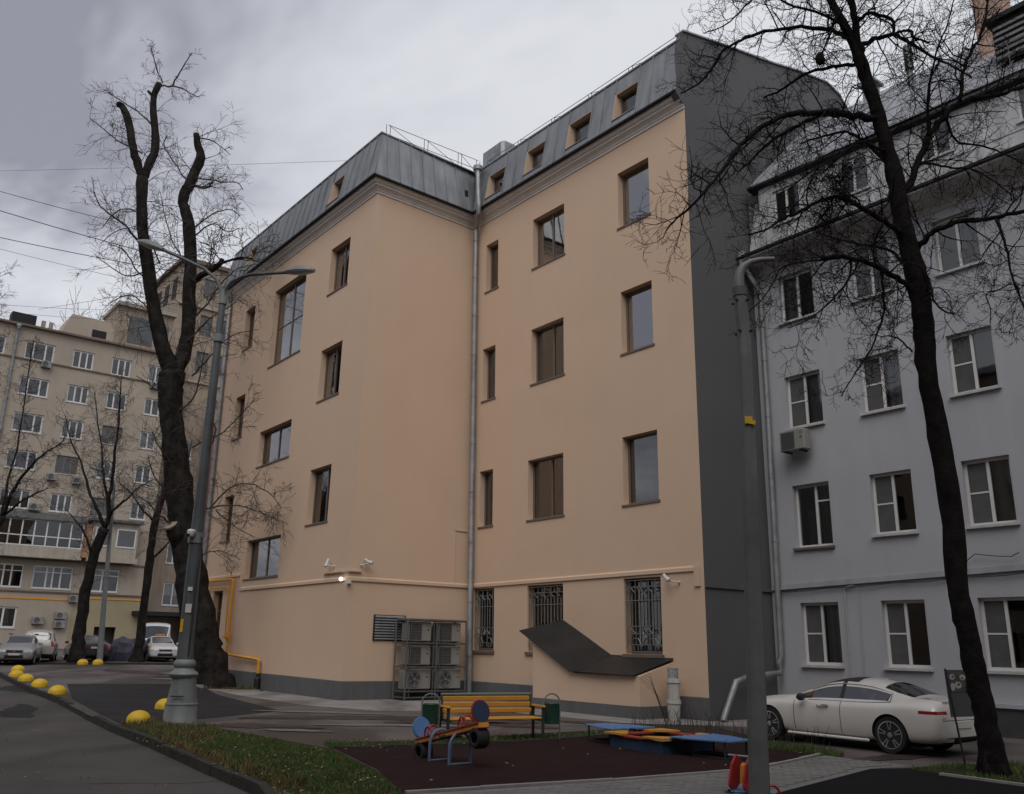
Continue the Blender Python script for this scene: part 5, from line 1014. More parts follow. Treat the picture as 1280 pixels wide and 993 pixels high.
for s_, c_ in ((-HL+.06, 'blue'), (HL-.06, 'blue_d')):
    q = MB(); cc = c0+dv*s_+upv*.20; nrm = dv; b1 = side; b2 = dv.cross(side).normalized()
    for (off0, off1, r_) in ((-.022, .022, .165),):
        ring = [cc+b1*math.cos(k*math.pi/14)*r_+b2*math.sin(k*math.pi/14)*r_ for k in range(28)]; q.prism([p+nrm*off0 for p in ring], nrm*(off1-off0))
    # the discs are turned a little to the viewer so their faces show
    q.build('backrest', M[c_], ss)
    q = MB(); rr_ = [cc+b1*math.cos(k*math.pi/12)*.17+b2*math.sin(k*math.pi/12)*.172 for k in range(25)]; q.tube(rr_, .014, 6); q.build('backrest_rim', M['blue' if s_ < 0 else 'red'], ss, smooth=True)
    h0_ = c0+dv*(s_*.58); q = MB(); q.tube([h0_+side*(.13*math.cos(k*math.pi/12))+upv*(.02+.17*math.sin(k*math.pi/12)) for k in range(13)], .016, 8); q.tube([h0_+dv*(.0+.12*math.cos(k*math.pi/12))-side*.11+upv*(.02+.15*math.sin(k*math.pi/12)) for k in range(13)], .016, 8); q.build('handle', M['red'], ss, smooth=True)
    tb = c0+dv*(s_*.94)-Vector((0, 0, .19)); q = MB(); a_ = []
    for k in range(28):
        t_ = 2*math.pi*k/28; a_.append((math.cos(t_), math.sin(t_)))
    prof_ = [(.08, -.10), (.10, -.115), (.145, -.11), (.165, -.08), (.168, 0), (.165, .08), (.145, .11), (.10, .115), (.08, .10)]
    vs = []
    for r_, h_ in prof_:
        for ca, sa in a_: vs.append(tb+Vector((-.59*ca*r_, .81*ca*r_, sa*r_))+side*h_)
    fs = []
    for i in range(len(prof_)-1):
        for k in range(28): fs.append((i*28+k, i*28+(k+1) % 28, (i+1)*28+(k+1) % 28, (i+1)*28+k))
    q.add(vs, fs); q.build('tyre', M['tyre'], ss, smooth=True)
for o_ in (-.30, .30):
    q = MB(); wv = .21; cx_, cy_ = -.92+.60*o_, 15.70-.80*o_; AP = lambda s_, z_: (cx_+.80*s_, cy_+.60*s_, z_)
    pts = [AP(-wv, 0), AP(-wv, .26)]+[AP(-wv*math.cos(k*math.pi/10), .26+.24*math.sin(k*math.pi/10)) for k in range(1, 10)]+[AP(wv, .26), AP(wv, 0)]
    q.tube(pts, .026, 8); q.tube([AP(-wv, .015), AP(wv, .015)], .02, 6); q.build('arch', M['blue_tube'], ss, smooth=True)
q = MB(); q.tube([c0-side*.22+Vector((0, 0, -.06)), c0+side*.22+Vector((0, 0, -.06))], .03, 8); q.build('axle', M['steel_d'], ss)
# sandbox and its two board wings
sb = thing('sandbox', 'blue wooden sandbox with orange corner seats and two blue board wings', 'sandbox', (2.85, 18.6, 0))
c1_ = Vector((2.05, 18.53)); S = 1.42; e1, e2 = Vector((.585, -.811)), Vector((.811, .585))
P = lambda a, b, z: Vector((c1_.x+e1.x*a+e2.x*b, c1_.y+e1.y*a+e2.y*b, z))
def pbox(q, a0, a1, b0, b1, z0, z1): q.hexa([P(a0, b0, z0), P(a1, b0, z0), P(a1, b1, z0), P(a0, b1, z0), P(a0, b0, z1), P(a1, b0, z1), P(a1, b1, z1), P(a0, b1, z1)])
for (a0, a1, b0, b1) in ((0, S, 0, .05), (0, S, S-.05, S), (0, .05, .05, S-.05), (S-.05, S, .05, S-.05)): q = MB(); pbox(q, a0, a1, b0, b1, 0, .22); q.build('side_board', M['blue_n'], sb)
for (a0, a1, b0, b1) in ((.3, S-.3, -.05, .13), (.3, S-.3, S-.13, S+.05), (-.05, .13, .3, S-.3), (S-.13, S+.05, .3, S-.3)): q = MB(); pbox(q, a0, a1, b0, b1, .222, .25); q.build('rim_board', M['wood_r'], sb)
for (ca, cb_, sa, sb_) in ((0, 0, 1, 1), (S, 0, -1, 1), (S, S, -1, -1), (0, S, 1, -1)):
    q = MB(); o_ = [(-.09, -.09), (.44, -.09), (.44, .06), (.06, .44), (-.09, .44)]; q.prism([P(ca+x*sa, cb_+y*sb_, .254) for x, y in o_], (0, 0, .034)); q.build('corner_seat', M['wood_y'], sb)
q = MB(); pbox(q, .05, S-.05, .05, S-.05, .0, .12); q.build('sand', M['sand'], sb)
for sgn in (-1, 1):
    a0 = 0 if sgn < 0 else S; q = MB(); F = lambda x: a0+sgn*x
    o_ = [(.06, .12), (.10, .46), (.02, .52), (.14, .72), (.02, .92), (.10, .98), (.06, 1.3), (.5, 1.28), (1.22, 1.02), (1.25, .40), (.5, .14)]
    q.prism([P(F(x), y, .30) for x, y in o_], (0, 0, .022)); q.build('wing_board', M['blue'], sb)
    q = MB()
    for x in (.35, 1.12):
        q.tube([P(F(x), .42, 0), P(F(x), .42, .30)], .02, 6); q.tube([P(F(x), 1.0, 0), P(F(x), 1.0, .30)], .02, 6); q.tube([P(F(x), .42, .02), P(F(x), 1.0, .02)], .02, 6)
    q.tube([P(F(.35), .42, .02), P(F(1.12), .42, .02)], .018, 6); q.build('wing_leg', M['steel_d'], sb)
    q = MB()
    for x, y in ((.2, .3), (.2, 1.1), (1.1, .5), (1.1, .95)): q.lathe([(.018, .322), (.012, .332), (0, .333)], P(F(x), y, 0), 8, caps=False)
    q.build('bolt', M['steel_d'], sb)
# spring rider (red motorcycle panels on a blue seat)
sr = thing('spring_rider', 'red spring rider with twin side panels and a blue seat board behind the bare pole', 'spring rider', (3.03, 12.95, 0))
o_ = [(-.30, .10), (-.22, .02), (-.05, .04), (.02, .14), (.10, .30), (.16, .50), (.10, .58), (.0, .58), (-.10, .52), (-.20, .36), (-.28, .24)]
ang = R(48); ca, sa = math.cos(ang), math.sin(ang)
def SR(x, y, z): return Vector((3.30+x*ca*.9-y*sa*1.0, 13.05+x*sa*.9+y*ca*1.0, .04+z*.92))
for y_ in (-.11, .10):
    q = MB(); q.prism([SR(x*.9, y_, .0+z*.88) for x, z in [(-.34, .10), (-.30, .22), (-.22, .42), (-.05, .56), (.05, .53), (.10, .40), (.02, .10), (-.1, .02), (-.25, .02)]], SR(0, .03, 0)-SR(0, 0, 0)); q.build('side_panel', M['red'], sr)
q = MB(); q.prism([SR(x, -.05, z) for x, z in [(-.1, .1), (-.06, .34), (.0, .38), (.04, .1)]], SR(0, .10, 0)-SR(0, 0, 0)); q.build('nose_block', M['wood_y'], sr)
q = MB(); q.tube([SR(-.03, -.22, .47), SR(-.03, .24, .47)], .016, 8); q.build('handlebar', M['galv'], sr)
q = MB(); q.lathe([(0, -.03), (.03, -.02), (.035, .01), (.02, .035), (0, .04)], SR(-.03, -.19, .44), 10); q.lathe([(0, -.03), (.03, -.02), (.03, .01), (0, .03)], SR(-.1, -.12, .08), 10); q.build('grip', M['white'], sr, smooth=True)
q = MB(); q.bbox(SR(.0, 0, -.01)+Vector((.05, 0, 0)), (.55, .30, .03), .012, rz=R(-4)); q.build('seat_board', M['blue'], sr)
q = MB(); q.tube([Vector((3.56, 12.72, .02))+Vector((.10*math.cos(k*math.pi/10), 0, .13*math.sin(k*math.pi/10))) for k in range(11)], .018, 8); q.build('back_handle', M['red'], sr, smooth=True)
q = MB(); q.tube([Vector((3.06+.07*math.cos(k*.6), 12.98+.07*math.sin(k*.6), -.06+.0022*k)) for k in range(46)], .012, 5); q.build('spring', M['black'], sr, smooth=True)
# notice board at the tree
sgn = thing('notice_board', 'dark notice board on thin legs with a colour picture, leaning by the black-barked tree', 'notice board', (7.98, 16.5, 0))
q = MB(); q.tube([(7.98, 16.45, 0), (7.83, 16.5, 1.62)], .018, 6); q.tube([(8.72, 16.9, 0), (8.62, 16.95, 1.62)], .018, 6); q.build('leg', M['black'], sgn)
q = MB(); q.hexa([(7.87, 16.52, .80), (8.62, 16.93, .80), (8.61, 16.95, .80), (7.86, 16.54, .80), (7.83, 16.50, 1.60), (8.58, 16.92, 1.60), (8.57, 16.94, 1.60), (7.82, 16.52, 1.60)]); q.build('board', M['sign_b'], sgn)
def SB(s_, z): return Vector((7.87+.75*s_-.04*(z-.8)/.8, 16.515+.41*s_-.02*(z-.8)/.8, z))
q = MB(); q.quad(SB(.10, 1.22), SB(.95, 1.22), SB(.95, 1.56), SB(.10, 1.56)); q.build('picture_panel', M['sign_y'], sgn, recalc=False)
q = MB()
for cx, cz, rx_, rz_ in ((.18, 1.48, .09, .05), (.34, 1.34, .12, .06), (.16, 1.31, .07, .07), (.52, 1.47, .10, .05)): q.add([SB(cx+rx_*math.cos(k*.524), cz+rz_*math.sin(k*.524))+Vector((.002, -.004, 0)) for k in range(12)], [tuple(range(12))])
q.build('picture_shape', M['sign_w'], sgn, recalc=False)
q = MB()
for cx, cz, rx_, rz_ in ((.20, 1.485, .035, .022), (.36, 1.35, .05, .02), (.5, 1.46, .04, .02)): q.add([SB(cx+rx_*math.cos(k*.524), cz+rz_*math.sin(k*.524))+Vector((.004, -.008, 0)) for k in range(12)], [tuple(range(12))])
q.build('picture_shape', M['sign_b'], sgn, recalc=False)
# tarp-covered scooter by the far tree
tp_ = tag(None, None) if False else None
q = MB(); rn = random.Random(8); rows = []
for i in range(9):
    t = i/8; row = []
    for k in range(13):
        a = math.pi*k/12; hgt = (1.1+.9*math.sin(math.pi*min(1, .1+t*.8))*(.8+.2*math.sin(t*9)))*(1+rn.uniform(-.05, .05)); wv = .55*(1+rn.uniform(-.15, .15))
        row.append((-23.2+t*1.9+rn.uniform(-.05, .05), 53.9+math.cos(a)*wv*.7+t*.5, .45+max(0, math.sin(a))**.6*hgt*.86))
    rows.append(row)
for i in range(8):
    for k in range(12): q.quad(rows[i][k], rows[i+1][k], rows[i+1][k+1], rows[i][k+1])
q.add(rows[0], [tuple(range(13))]); q.add(rows[-1], [tuple(range(13))])
tag(q.build('covered_scooter', M['tarp'], None, smooth='all'), 'purple tarpaulin draped over a scooter against the far thin tree', 'covered scooter')
# ================================================================ TREES
LT_trunk=[(-11.52,36.8,-0.18,0.884),(-11.76,36.8,0.51,0.761),(-12.13,36.8,1.57,0.688),(-12.43,36.8,2.5,0.66),(-12.9,36.8,4.07,0.619),(-13.31,36.8,5.68,0.594),(-13.74,36.8,7.33,0.551),(-14.07,36.8,8.67,0.523),(-14.52,36.8,10.75,0.496),(-14.76,36.8,12.17,0.501),(-14.79,36.8,12.97,0.556)]
LT_l1=[(-14.79,36.8,12.97,0.382),(-15.14,36.5,13.88,0.347),(-15.59,36.3,15.28,0.297),(-15.93,36.2,16.54,0.281),(-16.3,36.1,18.17,0.266),(-16.66,36.0,19.71,0.25),(-16.83,36.0,20.85,0.243),(-16.94,36.0,22.02,0.254)]
LT_l1a=[(-16.93,36.0,21.94,0.181),(-17.2,35.9,22.65,0.182),(-17.43,35.8,23.28,0.173),(-17.89,35.8,24.84,0.166),(-18.18,35.8,25.43,0.157),(-18.45,35.8,25.67,0.13)]
LT_l1b=[(-16.93,36.0,21.94,0.199),(-16.83,36.2,22.83,0.192),(-16.73,36.4,23.74,0.185),(-16.98,36.4,25.25,0.159),(-17.15,36.4,26.41,0.151),(-16.98,36.4,27.2,0.142)]
LT_l1c=[(-17.15,36.4,26.41,0.075),(-17.29,36.4,26.62,0.076),(-17.46,36.4,26.79,0.057)]
LT_l2=[(-14.79,36.8,12.97,0.382),(-14.52,37.1,13.87,0.335),(-14.54,37.3,15.49,0.304),(-14.77,37.4,17.57,0.282),(-14.99,37.5,19.48,0.277),(-15.24,37.5,20.7,0.261),(-15.6,37.5,21.56,0.244),(-15.5,37.5,22.27,0.245),(-15.3,37.5,22.82,0.246),(-15.02,37.5,24.01,0.228),(-15.21,37.5,24.57,0.172),(-15.38,37.5,25.22,0.144)]
LT_s1=[(-14.71,37.4,17.42,0.164),(-14.31,37.2,17.69,0.145),(-13.77,37.0,17.93,0.136),(-13.3,36.8,18.16,0.126),(-13.18,36.8,18.44,0.09)]
LT_s2=[(-13.23,36.8,18.24,0.072),(-12.71,36.7,18.36,0.054),(-12.22,36.6,18.44,0.045),(-11.72,36.5,18.33,0.036)]
LT_stub=[(-13.44,36.8,5.35,0.362),(-13.56,36.4,5.89,0.327),(-13.77,36.2,6.31,0.31)]
LT_t_a=[(-16.92,36.4,24.91,0.041),(-17.25,36.12,25.15,0.035),(-17.82,35.85,25.51,0.03),(-18.37,35.57,25.78,0.024),(-18.95,35.3,26.08,0.018)]
LT_t_b=[(-17.05,35.9,23.18,0.04),(-17.37,35.5,23.22,0.034),(-17.94,35.1,23.37,0.029),(-18.34,34.7,23.63,0.023),(-18.84,34.3,23.93,0.018)]
LT_t_c=[(-16.93,36.4,27.07,0.049),(-16.31,36.2,26.94,0.041),(-15.6,36.0,26.64,0.034),(-15.0,35.8,26.21,0.026),(-14.64,35.6,25.96,0.018)]
LT_t_d=[(-16.35,36.3,27.01,0.042),(-16.04,36.13,27.42,0.034),(-15.68,35.97,28.09,0.026),(-15.37,35.8,28.5,0.019)]
LT_t_e=[(-16.83,36.4,27.24,0.038),(-17.28,36.47,28.16,0.031),(-17.62,36.53,29.1,0.024),(-17.78,36.6,29.59,0.017)]
LT_t_f=[(-15.25,37.5,25.04,0.038),(-14.74,37.6,24.99,0.031),(-14.24,37.7,24.71,0.024),(-13.73,37.8,24.31,0.017)]
LT_t_g=[(-15.19,37.5,22.49,0.075),(-14.58,37.33,22.28,0.066),(-14.31,37.17,22.4,0.056),(-14.11,37.0,22.39,0.047)]
LT_t_h=[(-15.43,37.4,22.59,0.047),(-15.96,37.62,23.26,0.04),(-16.62,37.85,24.19,0.034),(-17.1,38.07,24.93,0.027),(-17.15,38.3,25.6,0.02)]
LT_t_i=[(-16.75,36.0,18.93,0.053),(-17.05,35.57,19.29,0.044),(-17.62,35.15,19.65,0.035),(-17.99,34.72,19.88,0.026),(-18.11,34.3,20.34,0.017)]
LT_t_j=[(-16.6,36.0,19.91,0.039),(-17.06,35.7,20.25,0.033),(-17.44,35.4,20.09,0.027),(-17.75,35.1,19.43,0.021),(-17.78,34.8,18.89,0.016)]
LT_t_k=[(-15.12,37.5,22.91,0.042),(-14.54,37.7,22.91,0.036),(-13.92,37.9,22.9,0.03),(-13.42,38.1,23.03,0.023),(-13.1,38.3,22.72,0.017)]
LT_t_l=[(-14.94,37.5,19.69,0.041),(-14.53,37.7,20.4,0.035),(-14.14,37.9,20.72,0.029),(-13.53,38.1,20.42,0.023),(-13.06,38.3,20.73,0.017)]
LT_t_m=[(-15.76,36.3,15.28,0.038),(-15.98,35.8,15.82,0.032),(-16.32,35.3,15.98,0.027),(-16.58,34.8,15.7,0.021),(-16.8,34.3,15.21,0.015)]
LT_t_n=[(-14.55,37.0,14.44,0.042),(-13.73,36.57,15.05,0.036),(-13.21,36.15,15.34,0.029),(-12.31,35.72,15.68,0.022),(-11.7,35.3,16.0,0.015)]
LT_t_o=[(-13.37,36.8,7.0,0.05),(-12.35,36.3,7.08,0.041),(-11.28,35.8,7.15,0.032),(-9.98,35.3,6.84,0.024),(-8.7,34.8,6.32,0.016)]
LT_t_p=[(-12.42,36.5,7.1,0.04),(-11.62,36.12,7.86,0.033),(-10.71,35.75,8.04,0.027),(-9.76,35.38,7.66,0.021),(-9.06,35.0,6.97,0.014)]
LT_t_q=[(-12.14,36.5,7.04,0.036),(-11.3,36.1,6.44,0.029),(-10.66,35.7,6.08,0.021),(-10.05,35.3,5.82,0.014)]
LT_t_r=[(-13.55,36.8,9.72,0.037),(-12.69,36.35,10.05,0.032),(-11.97,35.9,10.23,0.026),(-11.23,35.45,10.82,0.02),(-10.56,35.0,11.39,0.015)]
LT_t_s=[(-13.92,36.8,12.91,0.043),(-13.32,36.42,13.35,0.036),(-12.8,36.05,13.78,0.029),(-11.99,35.67,14.39,0.022),(-10.82,35.3,14.56,0.015)]
LT_t_t=[(-13.73,36.8,6.99,0.042),(-14.37,36.4,7.92,0.033),(-14.78,36.0,8.51,0.025),(-14.87,35.6,9.1,0.016)]
LT_t_u=[(-14.53,36.8,11.1,0.045),(-13.64,36.4,11.72,0.035),(-13.27,36.0,12.68,0.026),(-13.08,35.6,13.62,0.017)]
LT_t_v=[(-16.03,36.2,17.11,0.039),(-16.48,35.85,17.33,0.033),(-16.84,35.5,17.92,0.027),(-17.07,35.15,18.13,0.021),(-17.43,34.8,18.15,0.015)]
LT_t_x=[(-15.75,36.3,17.93,0.036),(-16.26,35.92,18.9,0.031),(-16.86,35.55,19.29,0.026),(-17.36,35.17,18.9,0.02),(-17.78,34.8,18.14,0.015)]
LT_t_y=[(-14.97,37.2,18.35,0.036),(-15.62,37.47,19.26,0.032),(-16.13,37.75,20.19,0.027),(-16.64,38.02,21.36,0.022),(-17.08,38.3,22.55,0.017)]
LT_t_z=[(-15.06,37.5,20.09,0.037),(-14.36,37.77,21.06,0.031),(-13.63,38.03,21.55,0.024),(-13.12,38.3,21.36,0.017)]
LT_t_aa=[(-16.36,36.2,17.49,0.035),(-16.82,35.73,17.08,0.028),(-17.34,35.27,17.24,0.022),(-17.95,34.8,17.65,0.015)]
LT_t_ab=[(-14.41,37.3,15.68,0.039),(-13.64,36.92,16.31,0.033),(-12.91,36.55,17.32,0.028),(-12.14,36.17,17.75,0.022),(-11.15,35.8,17.79,0.016)]
LT_t_ac=[(-15.86,36.3,16.02,0.035),(-15.86,36.8,17.37,0.029),(-15.61,37.3,18.18,0.023),(-15.36,37.8,18.61,0.017)]
LT_t_ad=[(-12.91,36.8,5.03,0.033),(-12.16,36.3,5.32,0.027),(-11.41,35.8,5.28,0.02),(-10.59,35.3,4.94,0.014)]
LT_t_ae=[(-13.73,36.8,8.34,0.034),(-14.12,36.3,8.92,0.027),(-14.5,35.8,9.48,0.021),(-14.71,35.3,10.04,0.015)]
LT_t_af=[(-14.55,36.8,11.82,0.034),(-15.01,36.3,12.02,0.028),(-15.35,35.8,12.22,0.021),(-15.68,35.3,12.42,0.015)]
LT_t_w=[(-13.82,36.3,6.42,0.049),(-14.15,35.8,6.68,0.038),(-14.5,35.3,7.14,0.027),(-14.98,34.8,7.47,0.016)]
RT_trunk=[(7.88,15.3,-0.18,0.269),(7.88,15.3,0.0,0.225),(7.87,15.3,0.48,0.195),(7.83,15.3,1.04,0.184),(7.77,15.3,1.55,0.179),(7.7,15.3,2.17,0.174),(7.64,15.3,2.83,0.173),(7.67,15.3,4.41,0.174),(7.6,15.3,5.61,0.174),(7.53,15.3,6.79,0.174),(7.57,15.3,7.73,0.177),(7.52,15.3,8.59,0.187),(7.44,15.3,9.42,0.174),(7.37,15.3,10.09,0.169),(7.34,15.3,10.69,0.155),(7.23,15.3,11.47,0.141),(7.15,15.3,12.1,0.135),(7.02,15.3,12.77,0.128),(6.91,15.3,13.32,0.121),(6.76,15.3,13.89,0.089),(6.62,15.4,14.46,0.082),(6.5,15.5,14.98,0.075),(6.31,15.6,15.62,0.059)]
RT_b0=[(6.92,15.3,13.29,0.081),(6.83,15.2,13.96,0.073),(6.74,15.1,14.65,0.065),(6.68,15.0,15.34,0.049)]
RT_b1=[(7.58,15.3,9.18,0.06),(7.72,15.13,9.38,0.055),(7.9,14.97,9.5,0.05),(8.26,14.8,9.58,0.044),(8.71,14.63,9.56,0.039),(9.21,14.47,9.62,0.034),(9.7,14.3,9.64,0.029)]
RT_b2=[(7.38,15.3,10.29,0.077),(7.59,15.4,10.58,0.071),(7.9,15.5,11.16,0.066),(8.29,15.6,11.91,0.061),(8.7,15.7,12.43,0.055),(9.15,15.8,12.79,0.049),(9.97,15.9,13.06,0.042),(10.59,16.0,13.31,0.036),(11.36,16.1,13.62,0.03)]
RT_b2b=[(8.98,15.6,12.68,0.041),(9.11,15.65,13.21,0.038),(9.26,15.7,13.63,0.034),(9.48,15.75,14.06,0.031),(9.68,15.8,14.34,0.028),(9.95,15.85,15.06,0.025),(10.15,15.9,15.8,0.022)]
RT_b3=[(7.18,15.3,11.97,0.079),(6.8,15.17,11.97,0.073),(6.43,15.03,11.94,0.067),(5.96,14.9,11.9,0.061),(5.23,14.77,11.74,0.055),(4.73,14.63,11.44,0.05),(4.31,14.5,11.05,0.044),(3.98,14.37,10.61,0.038),(3.7,14.23,10.17,0.033),(3.38,14.1,9.74,0.027),(3.01,13.97,9.27,0.022),(2.77,13.83,9.01,0.017),(2.57,13.7,8.72,0.012)]
RT_b3b=[(6.58,15.3,12.12,0.047),(6.27,15.4,12.16,0.042),(5.98,15.5,12.17,0.037),(5.51,15.6,11.98,0.032),(4.96,15.7,11.6,0.027),(4.74,15.8,11.37,0.021),(4.49,15.9,11.15,0.016)]
RT_b4=[(6.79,15.3,13.85,0.049),(6.59,15.4,14.08,0.046),(6.42,15.5,14.25,0.043),(6.02,15.6,14.36,0.039),(5.7,15.7,14.43,0.036),(5.0,15.8,14.34,0.033),(4.6,15.9,14.21,0.029),(4.3,16.0,14.04,0.026),(4.06,16.1,13.64,0.022),(3.79,16.2,13.37,0.019),(3.46,16.3,13.22,0.015)]
RT_b5=[(6.9,15.3,13.23,0.04),(6.73,15.5,13.41,0.037),(6.4,15.7,13.47,0.033),(5.95,15.9,13.44,0.029),(5.51,16.1,13.2,0.025),(5.35,16.3,13.22,0.021),(5.29,16.5,13.3,0.017)]
RT_b6=[(6.64,15.3,14.58,0.029),(6.42,15.13,14.21,0.024),(6.15,14.97,13.62,0.02),(5.89,14.8,13.02,0.016)]
RT_b7=[(6.96,15.3,13.76,0.049),(7.22,15.16,13.79,0.044),(7.49,15.01,13.78,0.039),(7.69,14.87,13.48,0.034),(7.89,14.73,13.18,0.029),(8.11,14.59,12.86,0.024),(8.32,14.44,12.6,0.02),(8.51,14.3,12.27,0.015)]
RT_b7b=[(6.91,15.3,14.29,0.041),(7.04,15.24,14.38,0.039),(7.2,15.18,14.4,0.037),(7.38,15.12,14.29,0.036),(7.52,15.06,14.15,0.034),(7.49,15.0,13.82,0.032)]
RT_b7c=[(7.49,15.0,13.76,0.032),(7.65,14.9,13.78,0.029),(7.75,14.8,13.67,0.027),(7.72,14.7,13.48,0.024),(7.86,14.6,13.3,0.022),(7.91,14.5,13.18,0.019)]
RT_b8=[(7.44,15.3,9.45,0.061),(7.21,15.17,9.55,0.056),(6.96,15.04,9.63,0.051),(6.69,14.91,9.71,0.046),(6.27,14.78,9.89,0.042),(5.9,14.65,9.95,0.037),(5.46,14.52,9.74,0.032),(5.12,14.39,9.5,0.027),(4.78,14.26,9.29,0.023),(4.44,14.13,9.01,0.018),(4.05,14.0,8.82,0.014)]
RT_b9=[(7.42,15.3,8.41,0.06),(7.2,15.06,8.43,0.054),(6.73,14.82,8.57,0.049),(6.27,14.58,8.63,0.044),(5.86,14.34,8.59,0.04),(5.33,14.1,8.47,0.035)]
RT_b9b=[(6.7,14.9,8.6,0.029),(6.65,14.77,8.2,0.025),(6.56,14.63,7.69,0.022),(6.37,14.5,7.3,0.018),(6.17,14.37,6.92,0.015),(5.8,14.23,6.44,0.011),(5.46,14.1,5.96,0.008)]
RT_b9c=[(5.98,14.5,8.66,0.025),(5.88,14.34,8.2,0.021),(5.55,14.18,7.79,0.018),(5.27,14.02,7.5,0.014),(4.92,13.86,7.21,0.011),(4.53,13.7,7.0,0.008)]
RT_b9d=[(5.84,14.3,8.57,0.021),(5.24,14.13,8.42,0.019),(4.76,13.97,8.27,0.016),(4.5,13.8,8.1,0.014),(4.36,13.63,7.86,0.012),(4.09,13.47,7.44,0.01),(3.73,13.3,7.07,0.008)]
RT_b10=[(7.61,15.3,9.06,0.03),(7.64,15.14,8.62,0.027),(7.62,14.98,8.31,0.023),(7.55,14.82,8.01,0.02),(7.61,14.66,7.76,0.017),(7.72,14.5,7.61,0.014)]
RT_b11=[(8.7,14.5,9.47,0.025),(8.75,14.42,9.02,0.023),(8.73,14.34,8.52,0.02),(8.7,14.26,8.26,0.017),(8.78,14.18,7.66,0.015),(8.83,14.1,7.38,0.012)]
RT_b11b=[(8.69,14.3,8.14,0.014),(8.4,14.18,7.96,0.012),(8.08,14.05,7.81,0.011),(8.05,13.93,7.51,0.009),(7.94,13.8,7.18,0.008)]
RT_b12=[(7.31,15.3,10.91,0.047),(7.15,15.43,11.29,0.042),(7.0,15.57,11.63,0.037),(6.84,15.7,11.89,0.032),(6.66,15.83,12.07,0.027),(6.3,15.97,12.05,0.022),(5.84,16.1,11.94,0.016)]
RT_b13=[(7.26,15.3,11.3,0.039),(6.92,15.07,11.24,0.034),(6.52,14.83,11.2,0.029),(6.02,14.6,10.76,0.025),(5.62,14.37,10.45,0.02),(5.07,14.13,9.98,0.015),(4.76,13.9,9.61,0.011)]
RT_b14=[(8.19,15.5,11.8,0.032),(8.18,15.38,12.26,0.029),(8.21,15.27,12.73,0.025),(8.24,15.15,13.02,0.022),(8.35,15.03,13.49,0.019),(8.55,14.92,13.97,0.015),(8.67,14.8,14.44,0.012)]
RT_b15=[(8.7,15.7,12.39,0.028),(8.87,15.86,12.04,0.025),(9.18,16.02,11.96,0.022),(9.6,16.18,12.03,0.019),(10.09,16.34,11.98,0.016),(10.66,16.5,11.81,0.013)]
RT_b16=[(7.89,15.5,11.15,0.028),(8.07,15.26,11.03,0.024),(8.31,15.02,10.8,0.021),(8.55,14.78,10.64,0.017),(8.76,14.54,10.29,0.014),(8.93,14.3,9.83,0.011)]
RT_b17=[(6.7,15.3,13.92,0.033),(6.48,15.1,14.07,0.029),(5.93,14.9,14.18,0.026),(5.31,14.7,14.19,0.022),(4.87,14.5,14.26,0.019),(4.35,14.3,14.3,0.015)]
RT_b18=[(7.3,15.3,7.18,0.018),(7.02,15.13,7.35,0.015),(6.76,14.97,7.36,0.012),(6.52,14.8,7.27,0.009)]
RT_b19=[(7.43,15.3,8.76,0.03),(7.27,15.46,9.19,0.027),(7.05,15.62,9.4,0.023),(6.74,15.78,9.54,0.02),(6.42,15.94,9.71,0.016),(6.02,16.1,9.95,0.012)]
RT_b20=[(4.54,14.5,14.1,0.02),(4.19,14.43,13.67,0.016),(3.93,14.37,13.39,0.013),(3.52,14.3,13.15,0.009)]
RT_b21=[(6.74,15.1,14.65,0.033),(6.89,14.95,14.81,0.026),(7.24,14.8,14.89,0.02)]
T1_trunk=[(-23.76,51.1,0.52,0.53),(-23.84,51.1,1.32,0.377),(-23.84,51.1,2.18,0.334),(-23.87,51.1,3.92,0.293),(-23.75,51.1,5.56,0.273),(-23.55,51.1,6.97,0.275),(-23.28,51.1,7.97,0.276)]
T1_a=[(-23.28,51.1,7.97,0.138),(-23.17,50.93,9.34,0.12),(-23.1,50.77,10.71,0.102),(-23.11,50.6,12.28,0.084),(-23.02,50.43,13.49,0.065),(-23.07,50.27,15.39,0.047),(-23.1,50.1,16.81,0.028)]
T1_b=[(-23.28,51.1,7.97,0.115),(-24.04,51.3,9.14,0.098),(-24.77,51.5,10.34,0.08),(-25.46,51.7,11.8,0.062),(-26.31,51.9,13.04,0.043),(-27.07,52.1,14.81,0.024)]
T1_c=[(-23.25,51.1,8.43,0.092),(-22.63,50.72,9.08,0.075),(-21.93,50.35,9.5,0.057),(-21.3,49.98,10.05,0.04),(-20.31,49.6,10.55,0.023)]
T1_d=[(-23.66,51.1,6.15,0.091),(-23.86,50.85,6.8,0.074),(-24.01,50.6,7.35,0.057),(-24.46,50.35,8.08,0.04),(-25.03,50.1,8.72,0.023)]
T1_e=[(-23.22,51.1,8.9,0.092),(-23.84,51.35,10.8,0.076),(-24.25,51.6,12.28,0.059),(-24.94,51.85,14.29,0.042),(-25.54,52.1,16.36,0.024)]
T2_trunk=[(-21.33,53.3,0.47,0.461),(-21.36,53.3,1.36,0.278),(-21.31,53.3,2.03,0.256),(-21.35,53.3,4.53,0.235),(-21.34,53.3,5.92,0.237),(-21.33,53.3,7.34,0.215),(-21.31,53.3,8.67,0.216),(-21.09,53.3,9.98,0.194),(-20.9,53.3,11.21,0.171),(-20.79,53.3,12.71,0.123),(-20.79,53.3,13.96,0.099)]
T2_a=[(-21.31,53.3,8.67,0.072),(-21.92,52.97,9.19,0.056),(-22.64,52.63,10.19,0.04),(-23.29,52.3,10.75,0.024)]
T2_b=[(-20.9,53.3,11.21,0.073),(-21.41,53.63,12.76,0.058),(-21.39,53.97,14.37,0.042),(-21.3,54.3,16.01,0.025)]
